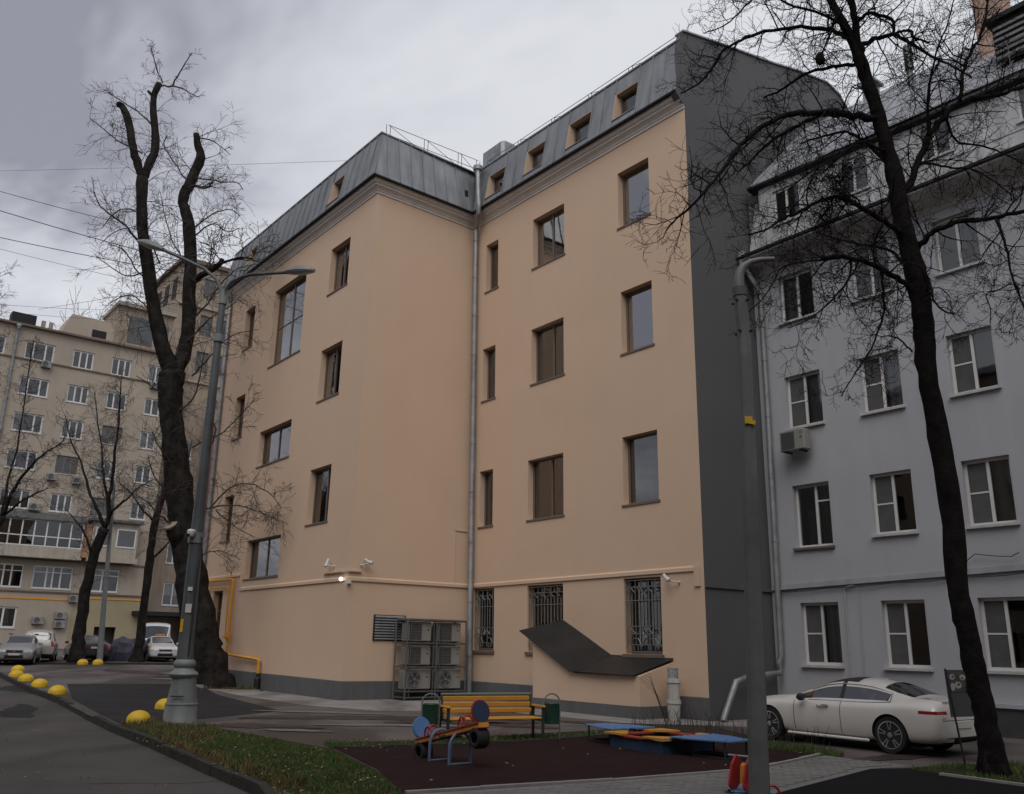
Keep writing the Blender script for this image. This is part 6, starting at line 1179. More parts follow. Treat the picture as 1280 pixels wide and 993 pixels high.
T2_c=[(-21.31,53.3,6.39,0.071),(-20.59,53.3,7.11,0.054),(-20.14,53.3,7.74,0.036)]
T2_d=[(-21.02,53.3,10.23,0.073),(-20.33,53.47,11.25,0.057),(-19.9,53.63,12.54,0.041),(-19.87,53.8,13.84,0.025)]
T3_trunk=[(-25.56,44.0,0.29,0.379),(-25.7,44.0,3.17,0.271),(-25.65,44.0,5.46,0.235),(-25.42,44.0,6.83,0.217),(-25.24,44.0,7.63,0.199)]
T3_a=[(-25.24,44.0,7.63,0.099),(-24.83,43.83,8.77,0.086),(-24.36,43.67,9.6,0.073),(-23.82,43.5,10.22,0.06),(-23.18,43.33,10.77,0.047),(-22.48,43.17,11.15,0.033),(-22.18,43.0,11.53,0.02)]
T3_b=[(-25.29,44.0,7.43,0.069),(-24.73,44.2,8.19,0.053),(-24.12,44.4,8.72,0.037),(-23.48,44.6,9.17,0.02)]
T3_c=[(-25.29,44.0,7.43,0.06),(-25.35,44.2,9.47,0.052),(-25.26,44.4,11.17,0.045),(-25.41,44.6,12.91,0.037),(-25.59,44.8,15.14,0.03),(-25.74,45.0,17.22,0.021)]
T3_d=[(-25.73,44.0,5.46,0.118),(-26.56,44.12,8.63,0.1),(-26.82,44.25,11.95,0.082),(-27.37,44.38,16.3,0.063),(-28.12,44.5,20.9,0.043)]
def wob(rn, s): return Vector((rn.uniform(-s, s), rn.uniform(-s, s), rn.uniform(-s, s)))
def refine(pts, rn, amp=.25, n=3):
    """Catmull-Rom through the traced points with small kinks"""
    P_ = [(Vector(p[:3]), p[3]) for p in pts]; out_ = []
    for i in range(len(P_)-1):
        a = P_[max(0, i-1)][0]; b, rb = P_[i]; c, rc = P_[i+1]; d = P_[min(len(P_)-1, i+2)][0]
        for k in range(n):
            t = k/n; q = .5*((2*b)+(c-a)*t+(2*a-5*b+4*c-d)*t*t+(3*b-a-3*c+d)*t**3)
            r_ = rb+(rc-rb)*t; out_.append((q+(wob(rn, amp*r_) if k else Vector((0, 0, 0))), r_*(1+rn.uniform(-.07, .07))))
    out_.append(P_[-1]); return out_
def limb(q, pts, rn, seg=9, amp=.25, n=3, rough=0):
    r_ = refine(pts, rn, amp, n); b0 = len(q.v); q.tube([p for p, _ in r_], [x for _, x in r_], seg)
    if rough:
        for i in range(b0, len(q.v)):
            k = (i-b0)//seg
            if k < len(r_):
                v = Vector(q.v[i]); c = r_[k][0]; q.v[i] = tuple(c+(v-c)*(1+rn.uniform(-rough, rough)))
    return r_
def twigs(q, p, d, L_, r_, depth, rn, curl, droop, kids, seg=3, spread=.9, minr=.003):
    n = 5 if depth > 0 else 4; pts = [p]; rad = [r_]; pos = p.copy(); dd = d.normalized()
    bend = wob(rn, curl)
    for i in range(n):
        dd = (dd+bend*.28+wob(rn, curl*.55)+Vector((0, 0, droop*.12))).normalized(); pos = pos+dd*(L_/n); pts.append(pos); rad.append(max(minr, r_*(1-.75*(i+1)/n)))
    q.tube(pts, rad, seg, caps=False)
    if depth > 0:
        for k in range(kids):
            t = rn.uniform(.18, 1.0); j = min(n-1, int(t*n)); base = pts[j]+(pts[j+1]-pts[j])*(t*n-j if t < 1 else 1); tan = (pts[j+1]-pts[j]).normalized()
            sd_ = wob(rn, 1); sd_ = (sd_-tan*sd_.dot(tan)).normalized() if sd_.length > .05 else tan.orthogonal()
            twigs(q, base, tan*(1-spread*.45)+sd_*spread*rn.uniform(.5, 1), L_*rn.uniform(.35, .65), max(minr, rad[j]*.62), depth-1, rn, curl, droop, max(2, kids-1), seg, spread, minr)
def sprout(q, path, rn, step, lo, hi, r_, depth, kids, curl, droop, upb=.2, t0=.1, minr=.003, spread=.9):
    acc = 0; tot = sum((path[i+1][0]-path[i][0]).length for i in range(len(path)-1)); run = 0
    nxt = tot*t0
    for i in range(len(path)-1):
        a, b = path[i][0], path[i+1][0]; L_ = (b-a).length
        while nxt <= run+L_:
            f = (nxt-run)/max(L_, 1e-6); p = a+(b-a)*f; tan = (b-a).normalized(); sd_ = wob(rn, 1); sd_ = sd_-tan*sd_.dot(tan)
            if sd_.length < .05: sd_ = tan.orthogonal()
            d = sd_.normalized()*.85+tan*.45+Vector((0, 0, upb)); fall = 1-.45*(nxt/tot)
            twigs(q, p, d, rn.uniform(lo, hi)*fall, min(r_, path[i][1]*.6), depth, rn, curl, droop, kids, 3, spread, minr); nxt += step*rn.uniform(.5, 1.5)
        run += L_
# --- big pollarded tree
rn = random.Random(21)
lt = thing('pollarded_tree', 'large dark pollarded tree with sawn-off limbs in front of the long peach wall', 'tree', (-11.7, 36.8, 0))
q = MB(); limb(q, LT_trunk, rn, 18, .08, 4, .06)
for k in range(6):
    a = k*1.05+.3; p = Vector((-11.62, 36.8, 0)); q.tube([p+Vector((math.cos(a)*.72, math.sin(a)*.72, -.15)), p+Vector((math.cos(a)*.45-.03, math.sin(a)*.45, .2)), p+Vector((math.cos(a)*.25-.12, math.sin(a)*.25, .8))], [.14, .22, .16], 8)
q.build('trunk', M['bark'], lt, smooth='all'); TW_ = MB()
for nm in ('l1', 'l1a', 'l1b', 'l1c', 'l2', 's1', 's2', 'stub'):
    q = MB(); pth = limb(q, globals()['LT_'+nm], rn, 10, .12, 3, .05); q.build('branch', M['bark'], lt, smooth='all')
    if nm in ('l1', 'l2'): sprout(TW_, pth, rn, .50, 2.0, 4.4, .024, 2, 5, .40, -.9, .25, .1, .006, .8)
    elif nm in ('l1a', 'l1b'): sprout(TW_, pth, rn, .55, .8, 2.2, .02, 2, 5, .40, -.6, .3, .05, .006, .8)
    elif nm in ('s1', 's2'): sprout(TW_, pth, rn, .35, 1.4, 3.2, .03, 2, 5, .5, .4, .5, .3, .0105)
    elif nm == 'stub': sprout(TW_, pth, rn, .3, 1.2, 2.6, .03, 2, 4, .6, .2, .5, .3, .0105)
q = MB()
for nm in ('l1a', 'l1b', 'l2'):
    p = Vector(globals()['LT_'+nm][-1][:3]); d = (p-Vector(globals()['LT_'+nm][-2][:3])).normalized(); r_ = globals()['LT_'+nm][-1][3]; q.tube([p-d*.02, p+d*.03], r_*.93, 10)
p = Vector(LT_stub[-1][:3]); q.tube([p-Vector((.02, .0, -.01)), p+Vector((-.04, -.04, .06))], .27, 12)
q.build('cut_end', M['cutwood'], lt)
for k in [k for k in list(globals()) if k.startswith('LT_t_')]:
    q = TW_; pth = limb(q, globals()[k], rn, 4, 1.2, 3); tp_ = k[5:] in ('t_c', 't_d', 't_e', 't_f') or k[3:] in ('t_c', 't_d', 't_e', 't_f'); sprout(q, pth, rn, .34 if tp_ else .26, .4 if tp_ else .8, 1.0 if tp_ else 2.0, .014, 2, 4, .42, -.25, .25, .12, .006, .8)
# crown suckers low on the trunk
tr_path = refine(LT_trunk[4:], rn, .1, 3); sprout(TW_, tr_path, rn, .55, 1.3, 3.2, .02, 2, 5, .42, .1, .25, .25, .006, .8)
tag(TW_.build('twig', M['twig'], lt, recalc=False), 'tangle of thin bare twigs', kind='stuff')
# --- right-hand tree
rn = random.Random(33)
rtree = thing('bare_tree', 'black-barked bare tree with spreading crooked branches beside the white coupe', 'tree', (7.87, 15.3, 0))
q = MB(); limb(q, RT_trunk, rn, 14, .10, 4, .07)
for k in range(5):
    a = k*1.26; p = Vector((7.87, 15.3, 0)); q.tube([p+Vector((math.cos(a)*.30, math.sin(a)*.30, -.05)), p+Vector((math.cos(a)*.19, math.sin(a)*.19, .10)), p+Vector((math.cos(a)*.11, math.sin(a)*.11, .4))], [.05, .07, .07], 7)
q.build('trunk', M['bark2'], rtree, smooth='all'); TW_ = MB()
for k in [k for k in list(globals()) if k.startswith('RT_b')]:
    data = globals()[k]; q = MB(); pth = limb(q, data, rn, 8, .55, 4, .06); q.build('branch', M['bark2'], rtree, smooth='all')
    big = data[0][3] > .04
    sprout(TW_, pth, rn, .155 if big else .14, .6, 1.8 if big else 1.3, .019 if big else .014, 2, 5, .70, -.35 if k in ('RT_b8', 'RT_b9', 'RT_b9b', 'RT_b9c', 'RT_b9d', 'RT_b10', 'RT_b11', 'RT_b11b', 'RT_b3') else .1, .15, .12, .0036, 1.0)
up_path = [x for x in refine(RT_trunk, rn, .1, 3) if x[0].z > 8.2]; sprout(TW_, up_path, rn, .2, .6, 1.8, .014, 2, 5, .75, 0, .2, .05, .0028, 1.0)
def around(px, pz, y_, n_, spr, L0, L1):
    for i in range(n_):
        p = Vector((px, y_, pz))+Vector((rn.gauss(0, spr*.6), rn.gauss(0, spr*.8), rn.gauss(0, spr))); d = wob(rn, 1); twigs(TW_, p, d, rn.uniform(L0, L1), .008, 1, rn, .9, -.1, 4, 3, 1.0, .0026)
around(5.72, 10.15, 14.5, 45, .26, .3, .9); around(5.8, 9.6, 14.6, 45, .28, .3, .8); around(5.55, 8.0, 14.2, 22, .15, .5, 1.2); [around(5.55+.16*i, 9.45+.32*i, 14.5, 34, .11, .2, .5) for i in range(4)]
tag(TW_.build('twig', M['twig2'], rtree, recalc=False), 'dense crooked black twigs', kind='stuff')
q = MB(); nst = RT_b6[-1]; c_ = Vector(nst[:3]); rows = [(0, -.14), (.07, -.11), (.10, -.02), (.085, .06), (.05, .10), (0, .11)]; q.lathe(rows, c_, 9)
for i, v in enumerate(q.v): q.v[i] = tuple(Vector(v)+wob(rn, .018))
q.build('bark_gall', M['bark2'], rtree, smooth='all')
# --- thin trees in front of the far building
for (pre, lab, loc, seed, L0, L1) in (('T1', 'leaning bare tree with upswept branches in front of the glazed balcony', (-23.8, 51.1, 0), 41, .8, 2.2), ('T2', 'slender dark tree by the purple tarpaulin at the far kerb', (-21.3, 53.3, 0), 42, .7, 1.9), ('T3', 'bare tree with a long crooked limb reaching over the silver sedan', (-27.0, 44.0, 0), 43, .8, 2.0)):
    rn = random.Random(seed); t = thing('background_tree', lab, 'tree', loc, 0)
    q = MB(); pth = limb(q, globals()[pre+'_trunk'], rn, 9, .15, 3, .05); q.build('trunk', M['bark'], t, smooth='all'); tw_ = MB()
    sprout(tw_, pth[len(pth)//2:], rn, .4, L0, L1, .02, 2, 5, .5, .2, .3, .1, .006)
    for k in [k for k in list(globals()) if k.startswith(pre+'_') and k != pre+'_trunk']:
        q = MB(); pth = limb(q, globals()[k], rn, 6, .7, 3); q.build('branch', M['bark'], t, smooth='all'); sprout(tw_, pth, rn, .24, L0, L1, .016, 2, 5, .5, .1, .35, .08, .006)
    tag(tw_.build('twig', M['twig'], t, recalc=False), 'fine bare twigs', kind='stuff')
# shrubs of bare reddish twigs on the far roofline behind the flats
rn = random.Random(50); ft = thing('background_tree', 'distant bare treetop showing above the roof of the beige flats', 'tree', (-52, 104, 0)); q = MB()
q.tube([(-52, 104, 0), (-52, 104, 30)], [.5, .2], 8); q.build('trunk', M['bark'], ft); q = MB()
for i in range(16): twigs(q, Vector((-52+rn.gauss(0, .8), 104, 30+rn.uniform(0, 3))), Vector((rn.uniform(-.4, .4), rn.uniform(-.4, .4), 1)), rn.uniform(4, 8), .07, 2, rn, .3, .3, 5, 3, .6, .02)
tag(q.build('twig', M['twig'], ft, recalc=False), 'fine bare twigs', kind='stuff')

# ================================================================ OVERHEAD WIRES
def wire(a, b, sag, r_=.012, n=24): 
    a, b = Vector(a), Vector(b); q = MB(); q.tube([a+(b-a)*(i/n)-Vector((0, 0, 4*sag*(i/n)*(1-i/n))) for i in range(n+1)], r_, 4); return q.build('overhead_wire', M['cable'])
WIRES = [((-39.15, 46.0, 27.51), (-7.93, 37.5, 23.95), 0.1, 0.007, 'single high wire crossing the whole sky behind the pollarded tree'), ((-32.25, 40.0, 25.2), (-16.63, 44.0, 22.55), 0.2, 0.016, 'upper of the two sloping wires ending in the pollarded tree'), ((-32.06, 40.0, 24.3), (-17.37, 44.0, 21.36), 0.2, 0.022, 'thick sloping wire passing behind the left lamp head'), ((-35.57, 45.0, 24.76), (-17.24, 45.0, 21.1), 0.2, 0.022, 'thick wire running low over the beige flats to the pollarded tree'), ((-37.86, 48.0, 25.86), (-19.21, 48.0, 21.36), 0.2, 0.012, 'thin wire just below the thick sloping pair'), ((-50.25, 70.0, 29.41), (-38.68, 85.0, 34.25), 0.3, 0.018, 'faint upper wire close above the flat roofline'), ((-50.15, 70.0, 28.9), (-36.89, 85.0, 33.06), 0.3, 0.018, 'faint lower wire close above the flat roofline'), ((-48.09, 84.0, 33.76), (-31.31, 84.0, 37.32), 0.1, 0.018, 'wire rising from the roof of the beige flats to the tower'), ((23.36, 40.0, 37.88), (22.46, 36.0, 31.07), 0.05, 0.018, 'dark cable running up past the pink chimney on the tree side'), ((26.13, 40.0, 37.42), (25.02, 36.0, 30.67), 0.05, 0.018, 'dark cable beside the pink chimney, on the louvre side'), ((22.17, 38.0, 32.42), (23.94, 38.0, 33.56), 0.05, 0.012, 'thin cable from the grey roof ridge to the pink chimney')]
for (a, b, sag, r_, lab) in WIRES: tag(wire(a, b, sag, r_), lab, 'wire')
# ================================================================ CARS
def lerp(a, b, t): return a+(b-a)*t
def section(st):
    x, w, zb, zs, wb, zr, wr, ze = st
    h = zs-zb
    half = [(0, zb), (w*.80, zb), (w*.955, zb+h*.10), (w*.995, zb+h*.36), (w, zb+h*.62), (w*.985, zs-h*.10), (wb, zs), (lerp(wb, wr, .90), lerp(zs, ze, .90)), (wr, ze), (wr*.62, lerp(ze, zr, .72)), (0, zr)]
    return x, half
def surface_of(vs, fs, mats_idx, levels, arches, arch_mi):
    me = bpy.data.meshes.new('car_cage'); me.from_pydata(vs, [], fs)
    slots = [M['gap'] if i == arch_mi else M['white'] for i in range(arch_mi+1)]
    for m_ in slots: me.materials.append(m_)
    me.polygons.foreach_set('material_index', mats_idx); me.update()
    o = bpy.data.objects.new('car_cage', me); COL.objects.link(o); md = o.modifiers.new('s', 'SUBSURF'); md.levels = levels; md.render_levels = levels
    cutters = []
    for (x, y, r_) in arches:
        q = MB(); q.lathe([(r_*1.10, -.22), (r_*1.10, .30)], (x, y, r_*1.02), 40, 'Y') if y > 0 else q.lathe([(r_*1.10, -.30), (r_*1.10, .22)], (x, y, r_*1.02), 40, 'Y')
        q.m = [arch_mi]*len(q.f); cu = q.build('arch_cutter', slots, None); cutters.append(cu)
        bo_ = o.modifiers.new('b', 'BOOLEAN'); bo_.operation = 'DIFFERENCE'; bo_.object = cu; bo_.solver = 'EXACT'
    dg = bpy.context.evaluated_depsgraph_get(); dg.update(); ev = bpy.data.meshes.new_from_object(o.evaluated_get(dg))
    bpy.data.objects.remove(o); bpy.data.meshes.remove(me)
    for cu in cutters: bpy.data.objects.remove(cu)
    return ev
def car(name, label, cat, loc, heading, stations, spans, paint, boxes, wheels, wheel_r, half_w, extra=None, levels=2, rim='rim', spokes=5):
    """stations: x, half width, sill z, belt z, belt half width, roof z, roof half width, roof edge z
       spans: list of (part, x0, x1, k0, k1): faces between stations in x0..x1 and section points k0..k1"""
    t = thing(name, label, cat, loc, math.atan2(heading[1], heading[0]))
    K = 11; vs = []; fs = []; mi = []; names = ['body']+sorted(set([s[0] for s in spans]))
    rows = []
    for st in stations:
        x, half = section(st); row = []
        for k, (y, z) in enumerate(half): vs.append((x, y, z)); row.append(len(vs)-1)
        for k in range(K-2, 0, -1): vs.append((x, -half[k][0], half[k][1])); row.append(len(vs)-1)
        rows.append(row)
    n = len(rows[0])
    for i in range(len(rows)-1):
        xm = (stations[i][0]+stations[i+1][0])/2
        for k in range(n):
            kk = k if k < K-1 else (n-1-k)
            part = 0
            for (nm, x0, x1, k0, k1) in spans:
                if x0 <= xm <= x1 and k0 <= kk < k1: part = names.index(nm)
            fs.append((rows[i][k], rows[i][(k+1) % n], rows[i+1][(k+1) % n], rows[i+1][k])); mi.append(part)
    fs.append(tuple(rows[0][::-1])); fs.append(tuple(rows[-1])); mi += [0, 0]
    names.append('wheel_arch'); me = surface_of(vs, fs, mi, levels, [(wx, s_*half_w, wheel_r) for wx in wheels for s_ in (1, -1)], len(names)-1); bm = bmesh.new(); bm.from_mesh(me); bpy.data.meshes.remove(me)
    for (nm, m_, bx) in boxes:
        for ax_ in range(3):
            for side_ in (0, 1):
                v = bx[ax_][side_]
                if v is None: continue
                no = [0, 0, 0]; no[ax_] = 1
                for s_ in ((1, -1) if ax_ == 1 else (1,)):
                    co = [0, 0, 0]; co[ax_] = v*s_
                    reg = [f for f in bm.faces if all((bx[a][0] is None or (abs(f.calc_center_median()[a]) if a == 1 else f.calc_center_median()[a]) > bx[a][0]-.35) and (bx[a][1] is None or (abs(f.calc_center_median()[a]) if a == 1 else f.calc_center_median()[a]) < bx[a][1]+.35) for a in range(3))]
                    g_ = set(); 
                    for f in reg: g_.add(f); g_.update(f.edges); g_.update(f.verts)
                    bmesh.ops.bisect_plane(bm, geom=list(g_), plane_co=co, plane_no=no, dist=1e-5)
        names.append(nm); idx = len(names)-1
        for f in bm.faces:
            c = f.calc_center_median(); c = (c.x, abs(c.y), c.z)
            if all((bx[a][0] is None or c[a] > bx[a][0]) and (bx[a][1] is None or c[a] < bx[a][1]) for a in range(3)) and names[f.material_index] not in ('side_window', 'windscreen', 'rear_window', 'wheel_arch'): f.material_index = idx
    bmesh.ops.recalc_face_normals(bm, faces=bm.faces)
    bm.verts.index_update()
    mats_ = {'body': paint, 'side_window': M['glass_car'], 'windscreen': M['glass_car'], 'rear_window': M['glass_car'], 'roof_glass': M['black'], 'pillar': M['black'], 'panel_gap': M['gap'], 'wheel_arch': M['under']}
    for nm, m_, bx in boxes: mats_[nm] = M[m_]
    groups = {}
    for f in bm.faces:
        nm_ = names[f.material_index]; groups.setdefault((nm_, (f.calc_center_median().x > 0 if nm_ == 'door_gap' else 0, f.calc_center_median().y > 0) if nm_ in ('side_window', 'door_gap', 'pillar', 'tail_light', 'head_light', 'livery_stripe') else 0), []).append(f)
    done = {}
    for (nm, sd_), faces in groups.items():
        idx = {}; v2 = []; f2 = []
        for f in faces:
            r_ = []
            for v in f.verts:
                if v.index not in idx: idx[v.index] = len(v2); v2.append(tuple(v.co))
                r_.append(idx[v.index])
            f2.append(r_)
        q = MB(); q.v = v2; q.f = [tuple(x) for x in f2]; q.m = [0]*len(f2)
        o = q.build(nm, mats_[nm], t, smooth='all', world=False, recalc=False); done[nm] = o
    bm.free()
    # cabin, seats
    xs = [s[0] for s in stations]; q = MB(); zb_ = wheel_r*.75
    q.box((0, 0, zb_+.22), (min(2.6, max(xs)-min(xs)-1.6), half_w*1.5, .34)); q.build('cabin_floor', M['under'], t, world=False)
    q = MB()
    for x_ in (-.25, -1.05):
        for y_ in (-.38, .38): q.bbox((x_-.28, y_, .72), (.16, .46, .62), .05); q.bbox((x_-.26, y_, 1.10), (.10, .24, .18), .03)
    q.build('seat', M['black'], t, world=False)
    q = MB(); q.box((0, 0, wheel_r*.62), (max(xs)-min(xs)-.9, half_w*1.6, .12)); q.build('underbody', M['under'], t, world=False)
    for wx in wheels:
        for s_ in (1, -1):
            y0 = half_w*s_
            w = MB(); R_ = wheel_r; prof_ = [(R_*.70, -.10), (R_*.94, -.105), (R_*.99, -.08), (R_, -.04), (R_, .04), (R_*.99, .08), (R_*.94, .105), (R_*.70, .10)]
            yc = (half_w-.115)*s_; w.lathe(prof_, (wx, yc, R_), 32, 'Y'); wo = w.build('wheel', M['tyre'], t, smooth=True, world=False)
            r2 = MB(); yo = yc+.098*s_; r2.lathe([(R_*.745, yo-yc-.01*s_), (R_*.745, yo-yc+.010*s_), (R_*.70, yo-yc+.012*s_), (R_*.67, yo-yc-.03*s_)], (wx, yc, R_), 32, 'Y', caps=False)
            for k in range(spokes):
                for dd in ((-.13, .13) if spokes == 5 and rim == 'rim' else (0,)):
                    a = k*2*math.pi/spokes+.3; ai, ao = a+dd*.9, a+dd*1.25; ww = R_*(.036 if dd else .07)
                    def pt(a_, rr, off): return Vector((wx+math.cos(a_)*rr-math.sin(a_)*off, 0, R_+math.sin(a_)*rr+math.cos(a_)*off))
                    pp_ = [pt(ai, R_*.14, -ww), pt(ao, R_*.71, -ww*.8), pt(ao, R_*.71, ww*.8), pt(ai, R_*.14, ww)]
                    r2.hexa([p+Vector((0, yo-.022*s_, 0)) for p in pp_]+[p+Vector((0, yo+(.0 if j in (0, 3) else .008)*s_, 0)) for j, p in enumerate(pp_)])
            r2.lathe([(R_*.17, yo-yc-.02*s_), (R_*.15, yo-yc+.006*s_), (.003, yo-yc+.008*s_)], (wx, yc, R_), 16, 'Y', caps=False)
            r2.build('rim', M[rim], wo, world=False)
            b_ = MB(); b_.lathe([(R_*.68, yo-yc-.05*s_), (.003, yo-yc-.05*s_)], (wx, yc, R_), 24, 'Y', caps=False); b_.build('brake_disc', M['under'], wo, world=False)
    return t
def spart(t, name, m, fn, smooth=False):
    q = MB(); fn(q); return q.build(name, m, t, smooth=smooth, world=False)
# white coupe -------------------------------------------------------------
ST = [ # x, w, zb, zs, wb, zr, wr, ze
 (2.30, .40, .36, .62, .36, .66, .30, .65), (2.27, .62, .28, .66, .56, .71, .46, .70), (2.15, .80, .22, .72, .72, .79, .58, .78), (1.95, .885, .19, .79, .80, .87, .62, .86),
 (1.435, .925, .19, .86, .84, .95, .64, .94), (1.0, .93, .19, .885, .84, .985, .68, .97), (.80, .93, .185, .895, .835, 1.0, .70, .98),
 (.42, .93, .185, .905, .83, 1.175, .655, 1.115), (.10, .93, .185, .91, .83, 1.305, .635, 1.225), (-.12, .93, .185, .912, .83, 1.36, .63, 1.265), (-.345, .93, .185, .914, .83, 1.385, .625, 1.283), (-.36, .93, .185, .914, .83, 1.386, .625, 1.284),
 (-.62, .93, .185, .916, .83, 1.39, .62, 1.28), (-.95, .93, .185, .925, .83, 1.37, .61, 1.25), (-1.22, .935, .19, .94, .83, 1.315, .60, 1.185), (-1.40, .94, .195, .95, .826, 1.265, .595, 1.125), (-1.55, .94, .20, .965, .815, 1.21, .595, 1.09),
 (-1.85, .935, .20, .985, .79, 1.09, .62, 1.03), (-2.02, .925, .205, 1.0, .76, 1.045, .62, 1.035), (-2.24, .90, .22, .985, .72, 1.03, .60, 1.02), (-2.35, .87, .26, .95, .68, .995, .56, .985), (-2.40, .82, .30, .86, .60, .90, .5, .89), (-2.43, .70, .36, .70, .5, .74, .4, .73)]
SP = [('side_window', -1.40, .62, 6, 7), ('pillar', -.362, -.343, 6, 8), ('windscreen', .10, .80, 8, 10), ('roof_glass', -.62, .10, 8, 10), ('rear_window', -1.85, -1.22, 8, 10)]
BX = [('tail_light', 'taillight', ((None, -2.06), (.53, None), (.77, .83))), ('diffuser', 'under', ((None, -2.2), (0, .62), (None, .36))), ('door_gap', 'gap', ((.757, .773), (.7, None), (.30, .88))), ('door_gap', 'gap', ((-.372, -.357), (.7, None), (.30, .93))), ('boot_gap', 'gap', ((None, -2.3), (0, .70), (.655, .668)))]
LOW_ = [(st[0], section(st)[1][6][0]+.012, section(st)[1][6][1]-.004) for st in ST if -1.45 < st[0] < .75]; UPP_ = [(st[0], section(st)[1][7][0], section(st)[1][7][1]) for st in ST if -1.45 < st[0] < .75]; UPP_ = UPP_+[(-1.47, .835, .97)]; LOW_ = LOW_+[(-1.47, .835, .965)]
cp_ = car('parked_car', 'white two-door coupe parked by the pale grey building', 'car', (7.33, 19.86, 0), (-.577, .816), ST, SP, M['pearl'], BX, (1.435, -1.435), .345, .925, levels=2)
for s_ in (1, -1):
    spart(cp_, 'wing_mirror', M['black'], lambda q: q.lathe([(.0, -.11), (.05, -.09), (.075, -.02), (.075, .05), (.05, .10), (0, .11)], (.50, s_*1.0, .945), 12, 'Y'), True)
    spart(cp_, 'window_trim', M['chrome'], lambda q: [q.tube([tuple([a_[0], s_*(a_[1]+.006), a_[2]]) for a_ in ln], .009, 5) for ln in (LOW_, UPP_)])
    spart(cp_, 'door_handle', M['chrome'], lambda q: q.tube([(-.10, s_*.935, .80), (-.02, s_*.955, .805), (.10, s_*.955, .80), (.17, s_*.93, .795)], .02, 6), True)
    spart(cp_, 'sill_trim', M['pearl'], lambda q: q.bbox((0, s_*.90, .21), (1.95, .06, .06), .02))
    spart(cp_, 'exhaust_tip', M['chrome'], lambda q: q.hexa([(-2.42, s_*.40, .28), (-2.40, s_*.62, .28), (-2.30, s_*.62, .28), (-2.30, s_*.40, .28), (-2.44, s_*.40, .35), (-2.42, s_*.62, .35), (-2.30, s_*.62, .35), (-2.30, s_*.40, .35)]))
spart(cp_, 'number_plate', M['plate'], lambda q: q.box((-2.435, 0, .58), (.02, .52, .12))); spart(cp_, 'boot_lip', M['pearl'], lambda q: q.tube([(-2.36, -.55, 1.0), (-2.40, 0, 1.02), (-2.36, .55, 1.0)], .02, 6), True)
spart(cp_, 'boot_badge', M['chrome'], lambda q: (q.lathe([(.04, -2.43), (.04, -2.40)], (0, 0, .86), 14, 'X'), q.box((-2.415, .6, .70), (.012, .2, .03))))
# generic sedan front/back ----------------------------------------------------
def sedan(label, loc, hd, paint, front=True, wide=.86, hgt=1.46, extra_boxes=()):
    s = hgt/1.46; w = wide
    S_ = [(2.16, .45, .34, .62, .40, .66, .3, .65), (2.10, .70, .24, .68, .62, .73, .5, .72), (1.9, w*.95, .2, .76, .70, .83, .55, .82), (1.3, w, .2, .86, .76, .95, .6, .94), (.95, w, .2, .90, .76, 1.0, .62, .99), (.45, w, .2, .93, .75, 1.24, .60, 1.19), (.15, w, .2, .94, .75, 1.40, .56, 1.35), (-.28, w, .2, .95, .75, 1.45, .55, 1.39), (-.32, w, .2, .95, .75, 1.45, .55, 1.39), (-.9, w, .2, .96, .75, 1.43, .55, 1.37), (-1.25, w, .2, .98, .75, 1.36, .55, 1.28), (-1.65, w, .2, 1.0, .74, 1.12, .60, 1.09), (-1.8, w*.98, .21, 1.0, .72, 1.06, .6, 1.05), (-2.1, w*.95, .24, .97, .68, 1.02, .55, 1.01), (-2.2, w*.82, .3, .85, .6, .88, .5, .87), (-2.22, w*.7, .36, .7, .5, .73, .4, .72)]
    S_ = [(a, b, c, d, e_, f*s, g_, h_*s) for a, b, c, d, e_, f, g_, h_ in S_]
    P_ = [('side_window', -1.25, .6, 6, 7), ('pillar', -.322, -.278, 6, 8), ('windscreen', .15, .95, 8, 10), ('rear_window', -1.65, -1.25, 8, 10)]
    B_ = [('head_light', 'headlight', ((1.9, None), (.42, None), (.58, .70))), ('grille', 'black', ((1.9, None), (0, .36), (.56, .68))), ('bumper_grille', 'black', ((1.95, None), (0, .42), (.30, .46))), ('tail_light', 'taillight', ((None, -1.95), (.46, None), (.72, .88)))]+list(extra_boxes)
    c = car('parked_car', label, 'car', loc, hd, S_, P_, paint, B_, (1.3, -1.3), .31, w, levels=2, spokes=6)
    spart(c, 'number_plate', M['plate'], lambda q: q.box((2.19, 0, .50), (.02, .5, .11))); spart(c, 'number_plate', M['plate'], lambda q: q.box((-2.235, 0, .74), (.02, .5, .11)))
    for s_ in (1, -1): spart(c, 'wing_mirror', paint, lambda q: q.bbox((.55, s_*(w+.08), 1.0), (.12, .2, .14), .03))
    return c
c = sedan('silver sedan facing the camera at the edge of the road behind the hemispheres', (-25.3, 47.9, zg(-25.3, 47.9)), (.36, -.93), M['silver'])
spart(c, 'grille_badge', M['chrome'], lambda q: (q.lathe([(.07, 2.16), (.07, 2.19)], (0, 0, .63), 14, 'X'), q.box((2.17, 0, .685), (.03, .8, .025))))
spart(c, 'roof_rack', M['black'], lambda q: (q.tube([(.1, .6, 1.47), (-1.1, .6, 1.47)], .03, 6), q.tube([(.1, -.6, 1.47), (-1.1, -.6, 1.47)], .03, 6)))
sedan('dark grey sedan seen from behind beside the far lamp post', (-24.45, 53.5, zg(-24.4, 53.4)), (-.60, .80), M['dark_car'], wide=.89, hgt=1.44)
tx = sedan('white hatchback with orange side stripe, facing out under the entrance roof', (-21.0, 55.6, zg(-21, 55.6)), (.50, -.865), M['taxi'], wide=.87, hgt=1.47, extra_boxes=[('livery_stripe', 'stripe_o', ((-1.2, 1.55), (.6, None), (.66, .86)))])
spart(tx, 'roof_sign', M['stripe_o'], lambda q: q.bbox((-.3, 0, 1.50), (.16, .5, .10), .03))
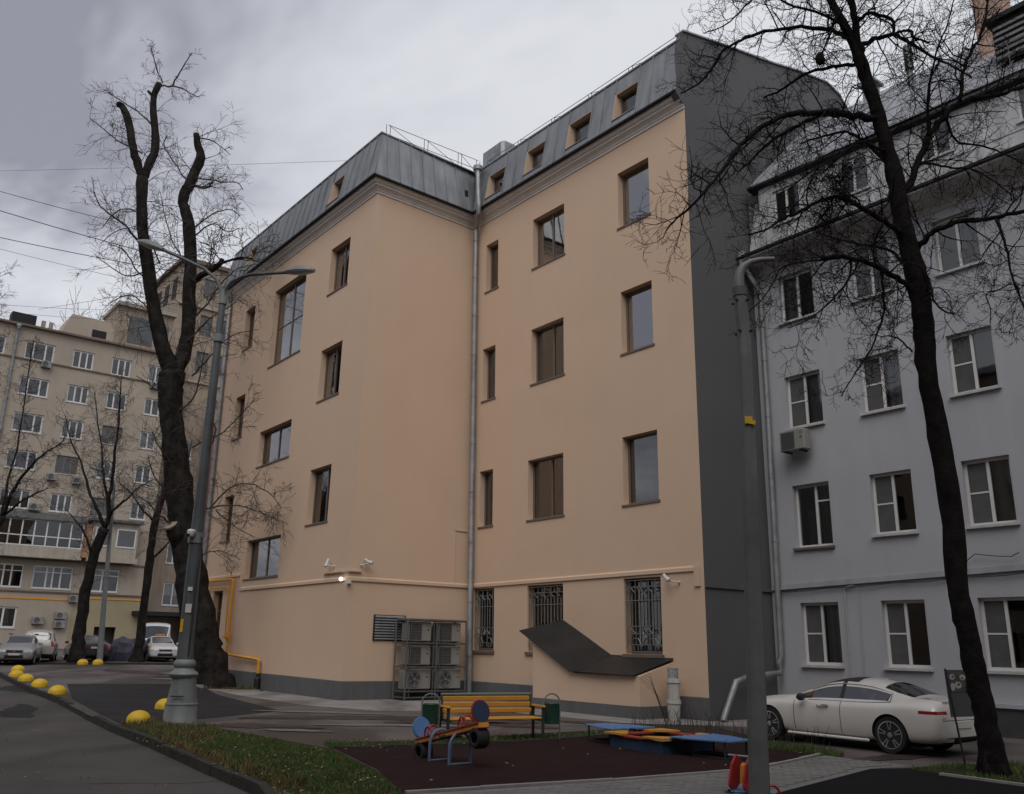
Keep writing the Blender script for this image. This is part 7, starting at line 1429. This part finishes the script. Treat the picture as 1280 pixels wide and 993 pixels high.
# minivan seen from the back
S_ = [(2.05, .55, .34, .70, .5, .74, .4, .73), (1.95, .80, .24, .82, .72, .90, .55, .88), (1.3, .88, .2, .96, .78, 1.06, .62, 1.05), (1.0, .88, .2, 1.0, .78, 1.16, .64, 1.13), (.4, .88, .2, 1.02, .78, 1.56, .64, 1.5), (.0, .88, .2, 1.02, .78, 1.66, .63, 1.6), (-.8, .88, .2, 1.02, .78, 1.69, .63, 1.63), (-.84, .88, .2, 1.02, .78, 1.69, .63, 1.63), (-1.8, .88, .2, 1.02, .78, 1.66, .63, 1.6), (-2.02, .87, .22, 1.02, .77, 1.60, .63, 1.54), (-2.22, .85, .24, 1.0, .74, 1.10, .66, 1.08), (-2.28, .80, .30, .86, .66, .9, .55, .89), (-2.30, .7, .36, .7, .6, .74, .5, .73)]
P_ = [('side_window', -1.9, .7, 6, 7), ('pillar', -.845, -.795, 6, 8), ('windscreen', .4, 1.0, 8, 10), ('rear_window', -2.22, -2.02, 8, 10)]
B_ = [('tail_light', 'taillight', ((None, -2.0), (.66, None), (.78, 1.08))), ('bumper_trim', 'under', ((None, -2.1), (0, None), (.24, .40)))]
vn = car('parked_car', 'pale silver minivan seen from behind, next to the silver sedan', 'car', (-26.2, 51.6, zg(-26, 51.6)), (-.40, .917), S_, P_, M['beige_car'], B_, (1.3, -1.35), .33, .88, levels=2, spokes=6)
spart(vn, 'number_plate', M['plate'], lambda q: q.box((-2.27, 0, .93), (.02, .52, .11)))
# white box van behind the taxi
S_ = [(2.4, .7, .36, .95, .66, 1.0, .5, .99), (2.3, .9, .28, 1.1, .84, 1.2, .6, 1.18), (1.9, .95, .25, 1.2, .88, 1.45, .74, 1.4), (1.4, .95, .25, 1.25, .9, 2.05, .8, 1.98), (1.0, .95, .25, 1.25, .92, 2.2, .84, 2.12), (-2.2, .95, .25, 1.25, .92, 2.25, .84, 2.17), (-2.35, .94, .28, 1.2, .9, 2.15, .8, 2.1), (-2.4, .9, .4, 1.0, .86, 1.9, .76, 1.86)]
vb = car('parked_van', 'white panel van standing behind the orange-striped hatchback', 'van', (-23.2, 60.5, zg(-23.2, 60.5)), (.35, -.93), S_, [('side_window', .9, 1.9, 6, 7), ('windscreen', 1.4, 2.3, 8, 10)], M['taxi'], [('grille', 'black', ((2.1, None), (0, .5), (.62, .85)))], (1.6, -1.5), .34, .95, levels=2, spokes=6)
